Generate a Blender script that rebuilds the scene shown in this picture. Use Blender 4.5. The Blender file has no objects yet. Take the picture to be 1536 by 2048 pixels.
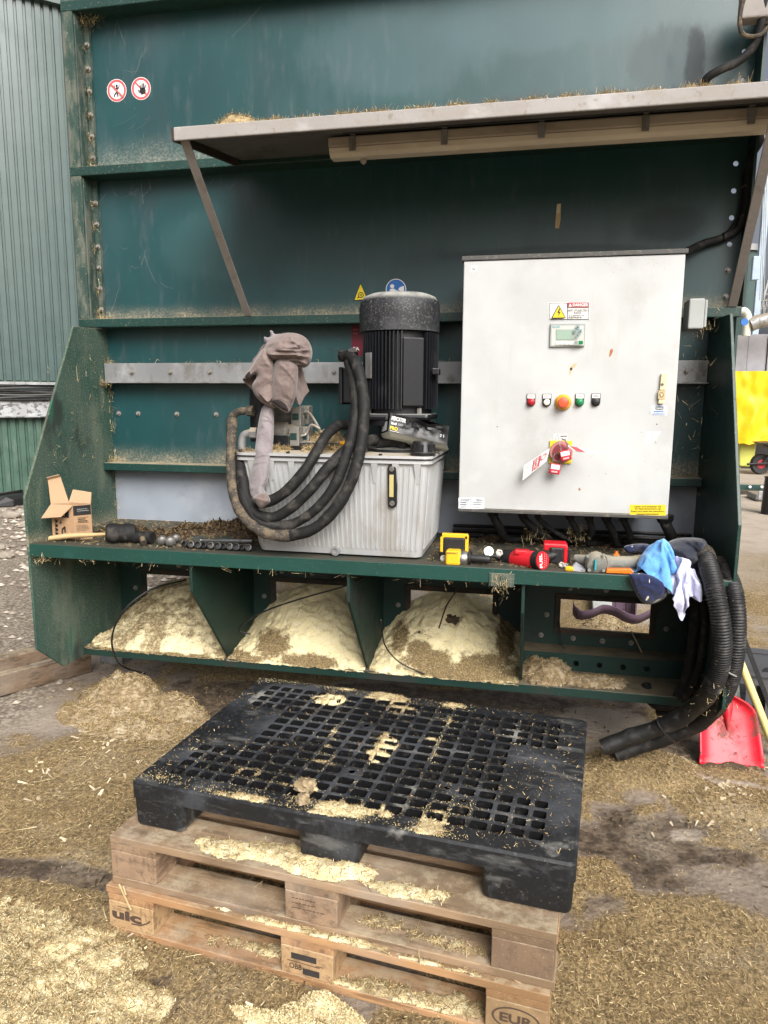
import bpy, bmesh, math, random
import numpy as np
from mathutils import Vector, Matrix, noise, geometry
random.seed(7); RNG = np.random.default_rng(7)
S = bpy.context.scene; COL = S.collection; R = math.radians; PI = math.pi

# ---------------------------------------------------------------- camera, world, sun, exposure
F_PX, YAW, PITCH, ROLL = 1431.758, 0.20705, 0.15637, 0.00590
CAM = Vector((0.295, -3.283, 1.479))
_cy, _sy, _cp, _sp = math.cos(YAW), math.sin(YAW), math.cos(PITCH), math.sin(PITCH)
FW = Vector((-_sy*_cp, _cy*_cp, -_sp)); _r = Vector((_cy, _sy, 0)); _u = _r.cross(FW)
RT = _r*math.cos(ROLL) + _u*math.sin(ROLL); UP = -_r*math.sin(ROLL) + _u*math.cos(ROLL)
cd = bpy.data.cameras.new("camera"); cam = bpy.data.objects.new("camera", cd); COL.objects.link(cam)
cd.sensor_fit = 'VERTICAL'; cd.sensor_height = 24.0; cd.lens = F_PX/2048*24.0
cd.clip_start = 0.05; cd.clip_end = 900
cam.matrix_world = Matrix(((RT.x, UP.x, -FW.x, CAM.x), (RT.y, UP.y, -FW.y, CAM.y), (RT.z, UP.z, -FW.z, CAM.z), (0, 0, 0, 1)))
S.camera = cam

SUN_EL, SUN_AZ = 39.0, 60.0          # elevation; azimuth of the sun measured from +X towards -Y (degrees)
SUN_DIR = Vector((math.cos(R(SUN_EL))*math.cos(R(-SUN_AZ)), math.cos(R(SUN_EL))*math.sin(R(-SUN_AZ)), math.sin(R(SUN_EL))))
w = bpy.data.worlds.new("World"); S.world = w; w.use_nodes = True
nt = w.node_tree; bg = nt.nodes["Background"]
sky = nt.nodes.new("ShaderNodeTexSky"); sky.sky_type = 'NISHITA'; sky.sun_disc = False
sky.sun_elevation = R(SUN_EL); sky.sun_rotation = R(90 + SUN_AZ)
sky.air_density = 0.6; sky.dust_density = 9.0; sky.ozone_density = 1.0
hs = nt.nodes.new('ShaderNodeHueSaturation'); hs.inputs['Saturation'].default_value = 0.45       # hazy, milky sky
nt.links.new(sky.outputs[0], hs.inputs['Color']); nt.links.new(hs.outputs[0], bg.inputs[0]); bg.inputs[1].default_value = 0.10
sl = bpy.data.lights.new("sun", 'SUN'); sl.energy = 2.7; sl.angle = R(40); sl.color = (1.0, 0.98, 0.945)
so = bpy.data.objects.new("sun", sl); COL.objects.link(so); so.rotation_euler = SUN_DIR.to_track_quat('Z', 'Y').to_euler()
S.view_settings.view_transform = 'Standard'; S.view_settings.look = 'None'
S.view_settings.exposure = 0.72; S.view_settings.gamma = 1.0
S.cycles.max_bounces = 6; S.cycles.diffuse_bounces = 4; S.cycles.use_denoising = True

# ---------------------------------------------------------------- helpers
def ray(px, py): return FW + RT*((px-768)/F_PX) + UP*((1024-py)/F_PX)
def at(px, py, Y): d = ray(px, py); return CAM + d*((Y-CAM.y)/d.y)
def atZ(px, py, Z): d = ray(px, py); return CAM + d*((Z-CAM.z)/d.z)
def atX(px, py, X): d = ray(px, py); return CAM + d*((X-CAM.x)/d.x)
def N3(x, y, z=0.0): return noise.noise(Vector((x, y, z)))
def fbm(x, y, z=0.0, o=4): return noise.fractal(Vector((x, y, z)), 0.9, 2.0, o)

class MB:
    """collects shapes in a bmesh; build() links it as one mesh object"""
    def __init__(s): s.bm = bmesh.new(); s.mi = 0; s.wall = None
    def face(s, vs):
        try:
            f = s.bm.faces.new(vs); f.material_index = s.mi; return f
        except ValueError: return None
    def poly(s, pts): return s.face([s.bm.verts.new(p) for p in pts])
    def box(s, x0, x1, y0, y1, z0, z1, M=None):
        P = [Vector(p) for p in ((x0,y0,z0),(x1,y0,z0),(x1,y1,z0),(x0,y1,z0),(x0,y0,z1),(x1,y0,z1),(x1,y1,z1),(x0,y1,z1))]
        s.hexa(P, M); return s
    def hexa(s, P, M=None):
        v = [s.bm.verts.new(M @ Vector(p) if M else p) for p in P]
        for q in ((0,3,2,1),(4,5,6,7),(0,1,5,4),(1,2,6,5),(2,3,7,6),(3,0,4,7)): s.face([v[i] for i in q])
        return s
    def prism(s, pts, ext):
        ext = Vector(ext); a = [s.bm.verts.new(p) for p in pts]; b = [s.bm.verts.new(Vector(p)+ext) for p in pts]; n = len(pts)
        s.face(a[::-1]); s.face(b)
        for i in range(n): s.face([a[i], a[(i+1) % n], b[(i+1) % n], b[i]])
        return s
    def tube(s, path, r, n=12, caps=True, sx=1.0, sz=1.0, closed=False):
        path = [Vector(p) for p in path]; L = len(path); rings = []
        up = Vector((0.13, 0.21, 0.97)); prev = None
        for i, p in enumerate(path):
            t = (path[(i+1) % L]-path[i-1]) if closed else (path[min(i+1, L-1)]-path[max(i-1, 0)])
            if t.length < 1e-9: t = Vector((0, 0, 1))
            t.normalize()
            if prev is None:
                a = up.cross(t)
                if a.length < .1: a = Vector((1, 0, 0)).cross(t)
            else: a = prev - t*prev.dot(t)
            a.normalize(); prev = a; b = t.cross(a)
            ri = r(i/(L-1)) if callable(r) else (r[i] if isinstance(r, (list, tuple)) else r)
            rings.append([s.bm.verts.new(p + (a*math.cos(2*PI*k/n)*sx + b*math.sin(2*PI*k/n)*sz)*ri) for k in range(n)])
        m = L if closed else L-1
        for i in range(m):
            A, B = rings[i], rings[(i+1) % L]
            for k in range(n): s.face([A[k], A[(k+1) % n], B[(k+1) % n], B[k]])
        if caps and not closed: s.face(rings[0][::-1]); s.face(rings[-1])
        return s
    def lathe(s, prof, o, axis=(0,0,1), n=24, caps=True):
        """prof: (radius, height) pairs along axis from o"""
        ax = Vector(axis).normalized(); a = ax.orthogonal().normalized(); b = ax.cross(a); o = Vector(o); rings = []
        for r, h in prof: rings.append([s.bm.verts.new(o + ax*h + (a*math.cos(2*PI*k/n)+b*math.sin(2*PI*k/n))*max(r, 1e-4)) for k in range(n)])
        for A, B in zip(rings, rings[1:]):
            for k in range(n): s.face([A[k], A[(k+1) % n], B[(k+1) % n], B[k]])
        if caps: s.face(rings[0][::-1]); s.face(rings[-1])
        return s
    def ball(s, c, r, sub=2, sc=(1,1,1), jit=0, seed=0):
        res = bmesh.ops.create_icosphere(s.bm, subdivisions=sub, radius=1.0)
        c = Vector(c)
        for v in res['verts']:
            p = v.co.copy(); k = 1 + (jit*fbm(p.x*1.7+seed, p.y*1.7, p.z*1.7, 3) if jit else 0)
            v.co = c + Vector((p.x*sc[0], p.y*sc[1], p.z*sc[2]))*r*k
        for f in {f for v in res['verts'] for f in v.link_faces}: f.material_index = s.mi
        return s
    def holestrip(s, o, U, V, nu, nv, hu, hv, depth, D, skip=None, rnd=.3, seg=8):
        """grid of nu x nv cells spanning vectors U, V from o, each with a hole of half-size fraction hu,hv; walls go along D*depth"""
        o, U, V, D = Vector(o), Vector(U), Vector(V), Vector(D)*depth
        cu, cv = U/nu, V/nv
        for i in range(nu):
            for j in range(nv):
                c = o + cu*(i+.5) + cv*(j+.5)
                P = lambda a, b: c + cu*a*.5 + cv*b*.5
                if skip and skip(i, j, c):
                    s.poly([P(-1,-1), P(1,-1), P(1,1), P(-1,1)]); continue
                if rnd >= 1:      # round hole
                    h = [(math.cos(2*PI*k/16)*hu, math.sin(2*PI*k/16)*hv) for k in range(16)]
                    q = []
                    for k in range(16):
                        a = 2*PI*k/16; m = max(abs(math.cos(a)), abs(math.sin(a))); q.append((math.cos(a)/m, math.sin(a)/m))
                    hvs = [s.bm.verts.new(P(*x)) for x in h]; ovs = [s.bm.verts.new(P(*x)) for x in q]; dvs = [s.bm.verts.new(P(*x)+D) for x in h]
                    for k in range(16):
                        l = (k+1) % 16; s.face([ovs[k], ovs[l], hvs[l], hvs[k]]); s.face([hvs[k], hvs[l], dvs[l], dvs[k]])
                    continue
                r1, r2 = hu*(1-rnd), hv*(1-rnd)
                h = [(hu,-r2),(hu,r2),(r1,hv),(-r1,hv),(-hu,r2),(-hu,-r2),(-r1,-hv),(r1,-hv)]
                o8 = [(1,-r2),(1,r2),(r1,1),(-r1,1),(-1,r2),(-1,-r2),(-r1,-1),(r1,-1)]
                co = [None,(1,1),None,(-1,1),None,(-1,-1),None,(1,-1)]
                hvs = [s.bm.verts.new(P(*x)) for x in h]; ovs = [s.bm.verts.new(P(*x)) for x in o8]; dvs = [s.bm.verts.new(P(*x)+D) for x in h]
                for k in range(8):
                    l = (k+1) % 8
                    if co[k]: s.face([ovs[k], s.bm.verts.new(P(*co[k])), ovs[l], hvs[l], hvs[k]])
                    else: s.face([ovs[k], ovs[l], hvs[l], hvs[k]])
                    f_ = s.face([hvs[k], hvs[l], dvs[l], dvs[k]])
                    if s.wall is not None: f_.material_index = s.wall
        return s
    def build(s, name, mat, parent=None, smooth=False, bevel=0, segs=2, local=False, fix=True):
        if fix: bmesh.ops.recalc_face_normals(s.bm, faces=s.bm.faces[:])
        me = bpy.data.meshes.new(name); s.bm.to_mesh(me); s.bm.free()
        return link(name, me, mat, parent, smooth, bevel, segs, local)

def link(name, me, mat, parent=None, smooth=False, bevel=0, segs=2, local=False):
    o = bpy.data.objects.new(name, me); COL.objects.link(o)
    for m in (mat if isinstance(mat, (list, tuple)) else [mat]): me.materials.append(m)
    if smooth:
        me.polygons.foreach_set('use_smooth', [True]*len(me.polygons)); me.set_sharp_from_angle(angle=R(smooth if smooth is not True else 40))
    if bevel:
        b = o.modifiers.new('edge', 'BEVEL'); b.width = bevel; b.segments = segs; b.limit_method = 'ANGLE'; b.angle_limit = R(35)
        b.harden_normals = False
    if parent:
        o.parent = parent
        if not local: o.matrix_parent_inverse = Matrix.Translation(-world_loc(parent))
    return o
def world_loc(p):
    return Vector(p.location) if p.type == 'EMPTY' else Vector((0, 0, 0))     # nested empties carry world positions too
def setp(o, label, cat, group=None, kind=None):
    if label: o['label'] = label
    if cat: o['category'] = cat
    if group: o['group'] = group
    if kind: o['kind'] = kind
    return o
def thing(name, label, cat, loc, group=None, rz=0):
    o = bpy.data.objects.new(name, None); COL.objects.link(o); o.location = loc; o.rotation_euler = (0, 0, rz); o.empty_display_size = .05
    return setp(o, label, cat, group)

def catmull(pts, n=6, closed=False):
    P = [Vector(p) for p in pts]; out = []; L = len(P)
    rng = range(L) if closed else range(L-1)
    for i in rng:
        g = (lambda k: P[k % L]) if closed else (lambda k: P[min(max(k, 0), L-1)])
        a, b, c, d = g(i-1), g(i), g(i+1), g(i+2)
        for k in range(n):
            t = k/n
            out.append(.5*((2*b)+(c-a)*t+(2*a-5*b+4*c-d)*t*t+(3*b-a-3*c+d)*t*t*t))
    if not closed: out.append(P[-1])
    return out

# ---------------------------------------------------------------- materials
class NT:
    def __init__(s, name):
        s.m = bpy.data.materials.new(name); s.m.use_nodes = True; s.t = s.m.node_tree
        s.b = s.t.nodes['Principled BSDF']; s.tc = None
    def n(s, ty, **k):
        q = s.t.nodes.new(ty)
        for a, v in k.items(): setattr(q, a, v)
        return q
    def inp(s, q, i, v):
        if hasattr(v, 'node'): s.t.links.new(v, q.inputs[i])
        else: q.inputs[i].default_value = v
    def co(s, stretch=None, rot=None, off=None):
        if s.tc is None: s.tc = s.n('ShaderNodeTexCoord').outputs['Object']
        if not (stretch or rot or off): return s.tc
        m = s.n('ShaderNodeMapping'); s.t.links.new(s.tc, m.inputs[0])
        if stretch: m.inputs['Scale'].default_value = stretch
        if rot: m.inputs['Rotation'].default_value = rot
        if off: m.inputs['Location'].default_value = off
        return m.outputs[0]
    def noise(s, scale, detail=4, rough=.6, stretch=None, off=None):
        q = s.n('ShaderNodeTexNoise'); q.inputs['Scale'].default_value = scale; q.inputs['Detail'].default_value = detail; q.inputs['Roughness'].default_value = rough
        s.t.links.new(s.co(stretch, None, off), q.inputs['Vector']); return q.outputs[0]
    def vor(s, scale, stretch=None):
        q = s.n('ShaderNodeTexVoronoi'); q.inputs['Scale'].default_value = scale; s.t.links.new(s.co(stretch), q.inputs['Vector']); return q.outputs
    def ramp(s, v, lo, hi, a=0.0, b=1.0):
        q = s.n('ShaderNodeMapRange'); q.interpolation_type = 'SMOOTHSTEP'
        s.inp(q, 0, v); q.inputs[1].default_value = lo; q.inputs[2].default_value = hi; q.inputs[3].default_value = a; q.inputs[4].default_value = b
        return q.outputs[0]
    def math(s, op, a, b=0.0):
        q = s.n('ShaderNodeMath', operation=op); s.inp(q, 0, a); s.inp(q, 1, b); return q.outputs[0]
    def mix(s, f, a, b):
        q = s.n('ShaderNodeMix', data_type='RGBA'); s.inp(q, 0, f)
        s.inp(q, 6, a if hasattr(a, 'node') else (*a, 1)); s.inp(q, 7, b if hasattr(b, 'node') else (*b, 1)); return q.outputs[2]
    def sep(s):
        q = s.n('ShaderNodeSeparateXYZ'); s.t.links.new(s.co(), q.inputs[0]); return q.outputs
    def normz(s):
        g = s.n('ShaderNodeNewGeometry'); q = s.n('ShaderNodeSeparateXYZ'); s.t.links.new(g.outputs['Normal'], q.inputs[0]); return q.outputs[2]
    def bump(s, h, strength, dist=.01):
        q = s.n('ShaderNodeBump'); q.inputs['Strength'].default_value = strength; q.inputs['Distance'].default_value = dist
        s.t.links.new(h, q.inputs['Height'])
        if s.b.inputs['Normal'].is_linked: s.t.links.new(s.b.inputs['Normal'].links[0].from_socket, q.inputs['Normal'])
        s.t.links.new(q.outputs[0], s.b.inputs['Normal'])
    def thin(s):
        a = s.n('ShaderNodeVertexColor', layer_name='depth'); v = s.n('ShaderNodeSeparateColor'); s.t.links.new(a.outputs[0], v.inputs[0])
        s.inp(s.b, 'Alpha', s.ramp(s.math('ADD', v.outputs[0], s.math('MULTIPLY', s.noise(260, 3, .8), 1.0)), .72, .80))
    def out(s, col, rough=.6, metal=0., spec=.5):
        s.inp(s.b, 'Base Color', col if hasattr(col, 'node') else (*col, 1)); s.inp(s.b, 'Roughness', rough); s.inp(s.b, 'Metallic', metal)
        s.inp(s.b, 'Specular IOR Level', spec); return s.m
DUST = (.33, .27, .18)
def mat(name, col, rough=.6, metal=0., spec=.5, layers=(), bump=(), up=None, z=(), spots=()):
    """layers: (colour, scale, lo, hi, amount[, stretch]); up: dust settled on upward faces (colour, amount); z: dust settled above ledges (z0, height, colour, amount)"""
    t = NT(name); c = (*col, 1); rg = rough
    q = t.n('ShaderNodeRGB'); q.outputs[0].default_value = c; c = q.outputs[0]
    v = t.noise(3.0, 3); c = t.mix(t.ramp(v, .3, .7, 0, .55), c, tuple(x*.72 for x in col))
    for L in layers:
        cl, sc, lo, hi, am = L[:5]; st = L[5] if len(L) > 5 else None
        f = t.ramp(t.noise(sc, 5, .62, st, (sc*.37, sc*.11, .3)), lo, hi, 0, am); c = t.mix(f, c, cl)
        rg = t.math('ADD', rg, t.math('MULTIPLY', f, .25))
    for cx, cz, rx, rz, cl, am, nz in spots:      # placed spots: stains, and panel patches painted as sky reflection
        xyz = t.sep(); a_ = t.math('DIVIDE', t.math('SUBTRACT', xyz[0], cx), rx); b_ = t.math('DIVIDE', t.math('SUBTRACT', xyz[2], cz), rz)
        d_ = t.math('SQRT', t.math('ADD', t.math('MULTIPLY', a_, a_), t.math('MULTIPLY', b_, b_)))
        f = t.math('MULTIPLY', t.ramp(t.math('ADD', d_, t.math('MULTIPLY', t.noise(nz, 6, .75, (1, 1, .5)), 1.1)), 1.15, 1.55, 1, 0), am); c = t.mix(f, c, cl); rg = t.math('ADD', rg, t.math('MULTIPLY', f, .2))
    zz = t.sep()[2] if z else None
    for z0, h, cl, am in z:
        g = t.ramp(zz, z0, z0+h, 1, 0); lo_ = t.ramp(zz, z0-.02, z0-.005, 0, 1)
        sp = t.ramp(t.noise(90, 3, .7), .42, .62); sp2 = t.ramp(t.noise(7, 4), .3, .7)
        f = t.math('MULTIPLY', t.math('MULTIPLY', t.math('MULTIPLY', g, g), lo_), t.math('MULTIPLY', t.math('ADD', t.math('MULTIPLY', sp, .7), .3), t.math('MULTIPLY', t.math('ADD', sp2, .35), am)))
        c = t.mix(f, c, cl); rg = t.math('ADD', rg, t.math('MULTIPLY', f, .4))
    if up:
        f = t.math('MULTIPLY', t.ramp(t.normz(), .35, .85), t.ramp(t.noise(14, 5, .7), .25, .6, .25, up[1])); c = t.mix(f, c, up[0]); rg = t.math('ADD', rg, t.math('MULTIPLY', f, .4))
    for sc, st in bump: t.bump(t.noise(sc, 4, .65), st, .004)
    return t.out(c, rg, metal, spec)
def plain(name, col, rough=.6, metal=0., spec=.4):
    return mat(name, col, rough, metal, spec, layers=[((.25, .22, .17), 30, .55, .85, .3)])

FIB = [((.30, .26, .18), 130, .60, .72, .55), ((.02, .02, .018), 60, .62, .75, .5)]
GREEN = (.006, .052, .044); GD = (.004, .034, .027)
M = {}
M['panel'] = mat('green_painted_panel', (.007, .048, .052), .38, spec=.6, layers=[
    ((.006, .026, .034), 1.6, .50, .66, .75, (1, 1, .35)), ((.028, .062, .076), 2.0, .50, .72, .4, (1.4, 1, .5)), ((.055, .075, .088), 26, .52, .75, .35, (1, 1, .25)),
    ((.25, .27, .24), 210, .66, .78, .5), ((.006, .012, .012), 5, .66, .74, .6, (3, 1, .5))],
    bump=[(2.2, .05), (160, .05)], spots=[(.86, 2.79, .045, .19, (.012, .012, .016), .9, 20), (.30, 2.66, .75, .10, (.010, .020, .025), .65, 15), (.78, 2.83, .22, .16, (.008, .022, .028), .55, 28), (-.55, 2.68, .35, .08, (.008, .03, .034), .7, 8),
    (.80, 2.20, .17, .09, (.010, .018, .024), .45, 16), (.35, 2.10, .55, .04, (.010, .022, .027), .45, 13), (-.15, 2.04, .35, .12, (.008, .024, .03), .4, 12), (-.35, 2.95, .5, .22, (.045, .09, .11), .35, 5), (.25, 3.02, .5, .15, (.04, .085, .105), .35, 6), (-1.2, 2.2, .35, .2, (.02, .075, .08), .35, 4)], z=[(1.165, .12, DUST, .7), (1.855, .10, DUST, .8), (2.545, .22, (.30, .30, .24), .7)])  # the pale bluish spots paint the sky's reflection into the colour
M['green'] = mat('green_painted_steel', (.005, .034, .028), .45, layers=[((.22, .21, .15), 120, .56, .72, .5), ((.010, .062, .05), 9, .55, .7, .5), ((.02, .02, .015), 20, .62, .74, .5)],
    bump=[(120, .06)], up=(DUST, .9))
M['green_dusty'] = mat('dusty_green_steel', (.010, .050, .034), .7, layers=[((.045, .075, .055), 4, .35, .6, .7), ((.17, .195, .15), 130, .50, .66, .6), ((.13, .15, .11), 7, .48, .66, .5, (1, 1, .35)), ((.34, .32, .25), 95, .64, .76, .6), ((.012, .06, .045), 1.6, .5, .66, .8, (2, 1, .4)), ((.008, .010, .009), 2.2, .57, .66, .75, (1, 1, .6)), ((.01, .09, .06), 3.4, .64, .7, .7, (1, 2, .5))], bump=[(150, .15)], up=(DUST, .9),
    z=[(.86, .10, DUST, .7)])
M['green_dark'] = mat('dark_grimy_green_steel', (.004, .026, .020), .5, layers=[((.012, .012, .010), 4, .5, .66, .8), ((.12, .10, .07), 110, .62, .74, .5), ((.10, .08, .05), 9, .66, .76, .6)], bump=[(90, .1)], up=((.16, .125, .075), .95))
M['rust_frame'] = mat('rusty_dark_steel', (.030, .022, .016), .75, layers=[((.08, .045, .02), 18, .5, .7, .8), ((.005, .02, .015), 7, .5, .65, .8)], bump=[(60, .2)], up=((.16, .125, .075), .8))
M['post'] = mat('dust_caked_post', (.016, .045, .036), .75, layers=[((.12, .125, .10), 22, .42, .62, .8, (1, 1, .3)), ((.36, .30, .20), 95, .6, .72, .6), ((.03, .028, .022), 12, .6, .7, .8)], bump=[(70, .25)], up=(DUST, .9))
M['galv'] = mat('galvanised_steel', (.29, .30, .31), .5, .55, layers=[((.15, .135, .115), 14, .46, .66, .75, (1, 1, .5)), ((.5, .51, .53), 6, .55, .75, .5), ((.12, .09, .06), 80, .66, .76, .5)], bump=[(80, .06)], up=(DUST, .9))
M['greyplate'] = mat('grey_coated_plate', (.26, .29, .335), .38, 0., layers=[((.36, .385, .42), 3, .5, .7, .5), ((.07, .06, .05), 55, .68, .76, .7), ((.07, .06, .05), 140, .68, .75, .6), ((.18, .18, .19), 8, .55, .75, .5)], bump=[(30, .03)])
M['steel'] = mat('bright_steel', (.34, .34, .34), .32, .9, layers=[((.12, .09, .06), 60, .45, .68, .8)])
M['bolt'] = mat('zinc_bolt', (.26, .25, .23), .5, .5, layers=[((.2, .15, .1), 50, .5, .7, .7)], up=(DUST, .8))
M['canopy'] = mat('weathered_canopy_sheet', (.29, .275, .265), .75, layers=[((.26, .235, .21), 16, .42, .64, .75, (.6, 1, 1.2)), ((.42, .415, .42), 5, .56, .72, .55), ((.16, .12, .08), 45, .58, .72, .55), ((.42, .38, .32), 190, .6, .72, .5)], bump=[(50, .2)], up=((.42, .34, .24), 1))
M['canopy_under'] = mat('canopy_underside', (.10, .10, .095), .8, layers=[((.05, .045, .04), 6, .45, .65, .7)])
M['strut'] = mat('weathered_flat_bar', (.25, .23, .215), .75, layers=[((.17, .15, .13), 18, .5, .7, .7), ((.36, .33, .30), 40, .6, .74, .5)], bump=[(70, .1)])
M['lamp_body'] = mat('grimy_lamp_housing', (.36, .32, .26), .65, layers=[((.21, .175, .135), 14, .5, .7, .65, (.4, 1, 1)), ((.42, .37, .28), 60, .58, .74, .5)], bump=[(60, .1)])
M['lamp_lens'] = mat('yellowed_lamp_diffuser', (.58, .53, .43), .4, layers=[((.40, .34, .25), 9, .5, .7, .6, (.4, 1, 1)), ((.62, .58, .46), 30, .6, .75, .4)])
M['cabinet'] = mat('grey_white_cabinet_paint', (.44, .455, .455), .5, layers=[((.31, .30, .26), 5, .55, .74, .5, (1, 1, .22)), ((.36, .35, .31), 1.6, .5, .75, .4), ((.31, .305, .285), 3.5, .52, .72, .5), ((.30, .27, .22), 150, .70, .78, .5), ((.42, .38, .30), 26, .70, .76, .6), ((.44, .45, .45), 7, .55, .7, .5)], bump=[(3, .03), (200, .02)])
M['cab_dark'] = mat('dark_cabinet_edge', (.06, .06, .058), .6, layers=[((.2, .17, .12), 60, .55, .72, .6)], up=(DUST, .6))
M['alu'] = mat('cast_aluminium', (.42, .43, .435), .5, .25, layers=[((.27, .255, .23), 9, .45, .66, .75, (1, 1, .35)), ((.10, .085, .07), 16, .62, .76, .6, (1, 1, .4)), ((.43, .435, .44), 20, .58, .74, .4), ((.14, .11, .08), 90, .66, .76, .6)], bump=[(90, .08)], up=((.42, .36, .26), .85))
M['blackpaint'] = mat('black_motor_paint', (.006, .007, .0095), .48, spec=.4, layers=[((.12, .115, .105), 170, .62, .76, .5), ((.022, .023, .026), 8, .5, .7, .6)], bump=[(160, .06)], up=((.20, .20, .185), .9))
M['blackplastic'] = mat('black_plastic', (.010, .010, .011), .42, spec=.35, layers=[((.12, .11, .09), 110, .6, .74, .4)], up=((.10, .09, .07), .5))
M['rubber'] = mat('dirty_black_rubber', (.009, .009, .009), .7, spec=.3, layers=[((.055, .050, .044), 22, .50, .70, .8), ((.20, .165, .11), 120, .66, .75, .6)], bump=[(35, .5), (110, .3)])
M['rubber_dirty'] = mat('straw_caked_rubber', (.035, .030, .025), .85, layers=[((.13, .10, .065), 26, .45, .62, .8), ((.24, .19, .11), 110, .55, .7, .7)], bump=[(60, .5)])
M['corr'] = mat('corrugated_hose_plastic', (.012, .012, .013), .5, spec=.35, layers=[((.085, .08, .072), 16, .52, .70, .7), ((.2, .18, .14), 90, .6, .74, .5)], bump=[(120, .1)])
M['tape'] = mat('wrapped_tape', (.009, .009, .009), .55, spec=.35, layers=[((.05, .044, .037), 18, .52, .7, .7), ((.15, .12, .08), 100, .62, .74, .5)], bump=[(45, .35), (160, .1)])
M['black'] = plain('black_print', (.012, .012, .013), .5)
M['white'] = plain('white_print', (.72, .72, .70), .5)
M['whiteblue'] = plain('cool_white_label', (.66, .70, .74), .5)
M['red'] = plain('sign_red', (.42, .035, .05), .5); M['pink'] = plain('faded_sign_red', (.52, .09, .10), .5)
M['yellow'] = plain('sign_yellow', (.72, .55, .02), .5); M['blue'] = plain('sign_blue', (.02, .13, .42), .5)
M['maroon'] = plain('maroon_plate', (.14, .012, .028), .4); M['grey'] = plain('mid_grey_plastic', (.30, .32, .31), .5)
M['screen'] = plain('lcd_screen', (.28, .38, .31), .2); M['teal'] = plain('teal_print', (.02, .28, .32), .5)
M['greenbtn'] = plain('green_button', (.01, .20, .07), .25); M['redlens'] = plain('red_lens', (.34, .012, .02), .2)
M['orange_red'] = plain('emergency_red', (.72, .09, .04), .35); M['amber'] = plain('amber_collar', (.66, .32, .02), .4)
M['lockred'] = mat('padlock_red', (.52, .012, .035), .35, layers=[((.7, .2, .2), 60, .65, .75, .3)])
M['hasp'] = plain('dull_red_hasp', (.25, .035, .045), .5); M['cream'] = plain('cream_plastic', (.58, .52, .33), .5)
M['lightgrey'] = plain('light_grey_plastic', (.48, .50, .46), .5); M['lens_white'] = plain('white_lens', (.60, .58, .52), .25)
M['rustspot'] = plain('rust_stain', (.33, .13, .04), .8); M['tan'] = plain('tan_stain', (.50, .38, .20), .8)
M['navyplastic'] = mat('black_pallet_plastic', (.010, .011, .013), .5, spec=.35, layers=[((.055, .06, .068), 4, .46, .66, .75, (1, 1, 1)), ((.27, .265, .24), 6, .60, .72, .7), ((.13, .13, .125), 16, .54, .68, .6, (.3, 1, 1)), ((.33, .29, .19), 170, .62, .74, .5), ((.04, .043, .05), 40, .5, .7, .5)], bump=[(130, .12), (6, .05)])
M['shelf'] = mat('grimy_green_shelf', (.005, .044, .034), .45, layers=[((.22, .21, .15), 120, .6, .74, .45), ((.010, .062, .05), 9, .55, .7, .5)], up=((.045, .036, .024), .97))
M['opening_shade'] = plain('cloth_opening_shade', (.018, .013, .013), .95)  # near-black colour that paints the shade in the hoodie openings
M['glovecard'] = mat('black_printed_card', (.008, .008, .009), .4, spec=.4, layers=[((.05, .05, .055), 7, .55, .72, .6)])
M['motorcap'] = mat('dusty_motor_cap', (.012, .0135, .017), .55, spec=.4, layers=[((.15, .15, .145), 130, .50, .68, .6), ((.05, .052, .056), 6, .45, .65, .7)], up=((.30, .30, .28), 1))
M['oldsteel'] = mat('old_dull_steel', (.10, .097, .092), .42, .6, layers=[((.04, .03, .02), 40, .5, .68, .7)])
def wood(name, base, dark, light, stretch, grey=.4):
    t = NT(name); st = stretch
    g = t.noise(9, 6, .65, st); c = t.mix(t.ramp(g, .32, .68), dark, base)
    c = t.mix(t.ramp(t.noise(34, 5, .7, st), .48, .64, 0, .7), c, tuple(x*.45 for x in dark))
    c = t.mix(t.ramp(t.noise(4.2, 4), .45, .7, 0, grey), c, (.30, .265, .225))
    c = t.mix(t.ramp(t.noise(2.6, 3, .5, None, (3, 1, 2)), .54, .66, 0, .75), c, tuple(x*.42 for x in base))
    c = t.mix(t.ramp(t.noise(140, 3, .7), .6, .74, 0, .45), c, light)
    c = t.mix(t.math('MULTIPLY', t.ramp(t.normz(), .4, .9), t.ramp(t.noise(16, 5, .75), .4, .66, .05, .6)), c, (.42, .36, .25))
    t.bump(t.noise(22, 6, .7, st), .5, .004); t.bump(t.noise(120, 3), .15, .003)
    return t.out(c, .82, 0, .25)
WX = (.12, 1, 1); WY = (1, .12, 1)
M['wood_x'] = wood('weathered_board_wood', (.33, .225, .135), (.18, .12, .075), (.45, .38, .27), WX)
M['wood_y'] = wood('weathered_stringer_wood', (.29, .195, .12), (.15, .10, .062), (.45, .38, .27), WY)
M['wood2_x'] = wood('warm_board_wood', (.42, .25, .12), (.26, .14, .07), (.5, .42, .28), WX, .25)
M['wood2_y'] = wood('warm_stringer_wood', (.42, .25, .12), (.26, .14, .07), (.5, .42, .28), WY, .25)
M['block'] = wood('end_grain_block', (.31, .21, .135), (.20, .135, .088), (.45, .38, .27), (1, .3, 1), .35)
M['block2'] = wood('pressed_wood_block', (.44, .30, .16), (.33, .21, .11), (.52, .44, .30), (1, 1, 1), .15)
M['plank'] = wood('old_timber_plank', (.17, .115, .075), (.075, .05, .032), (.36, .30, .2), (.3, .3, 1.2), .3)
M['handle'] = mat('wooden_handle', (.50, .36, .18), .55, layers=[((.33, .22, .10), 30, .5, .7, .6, (.2, 1, 1))])

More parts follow.
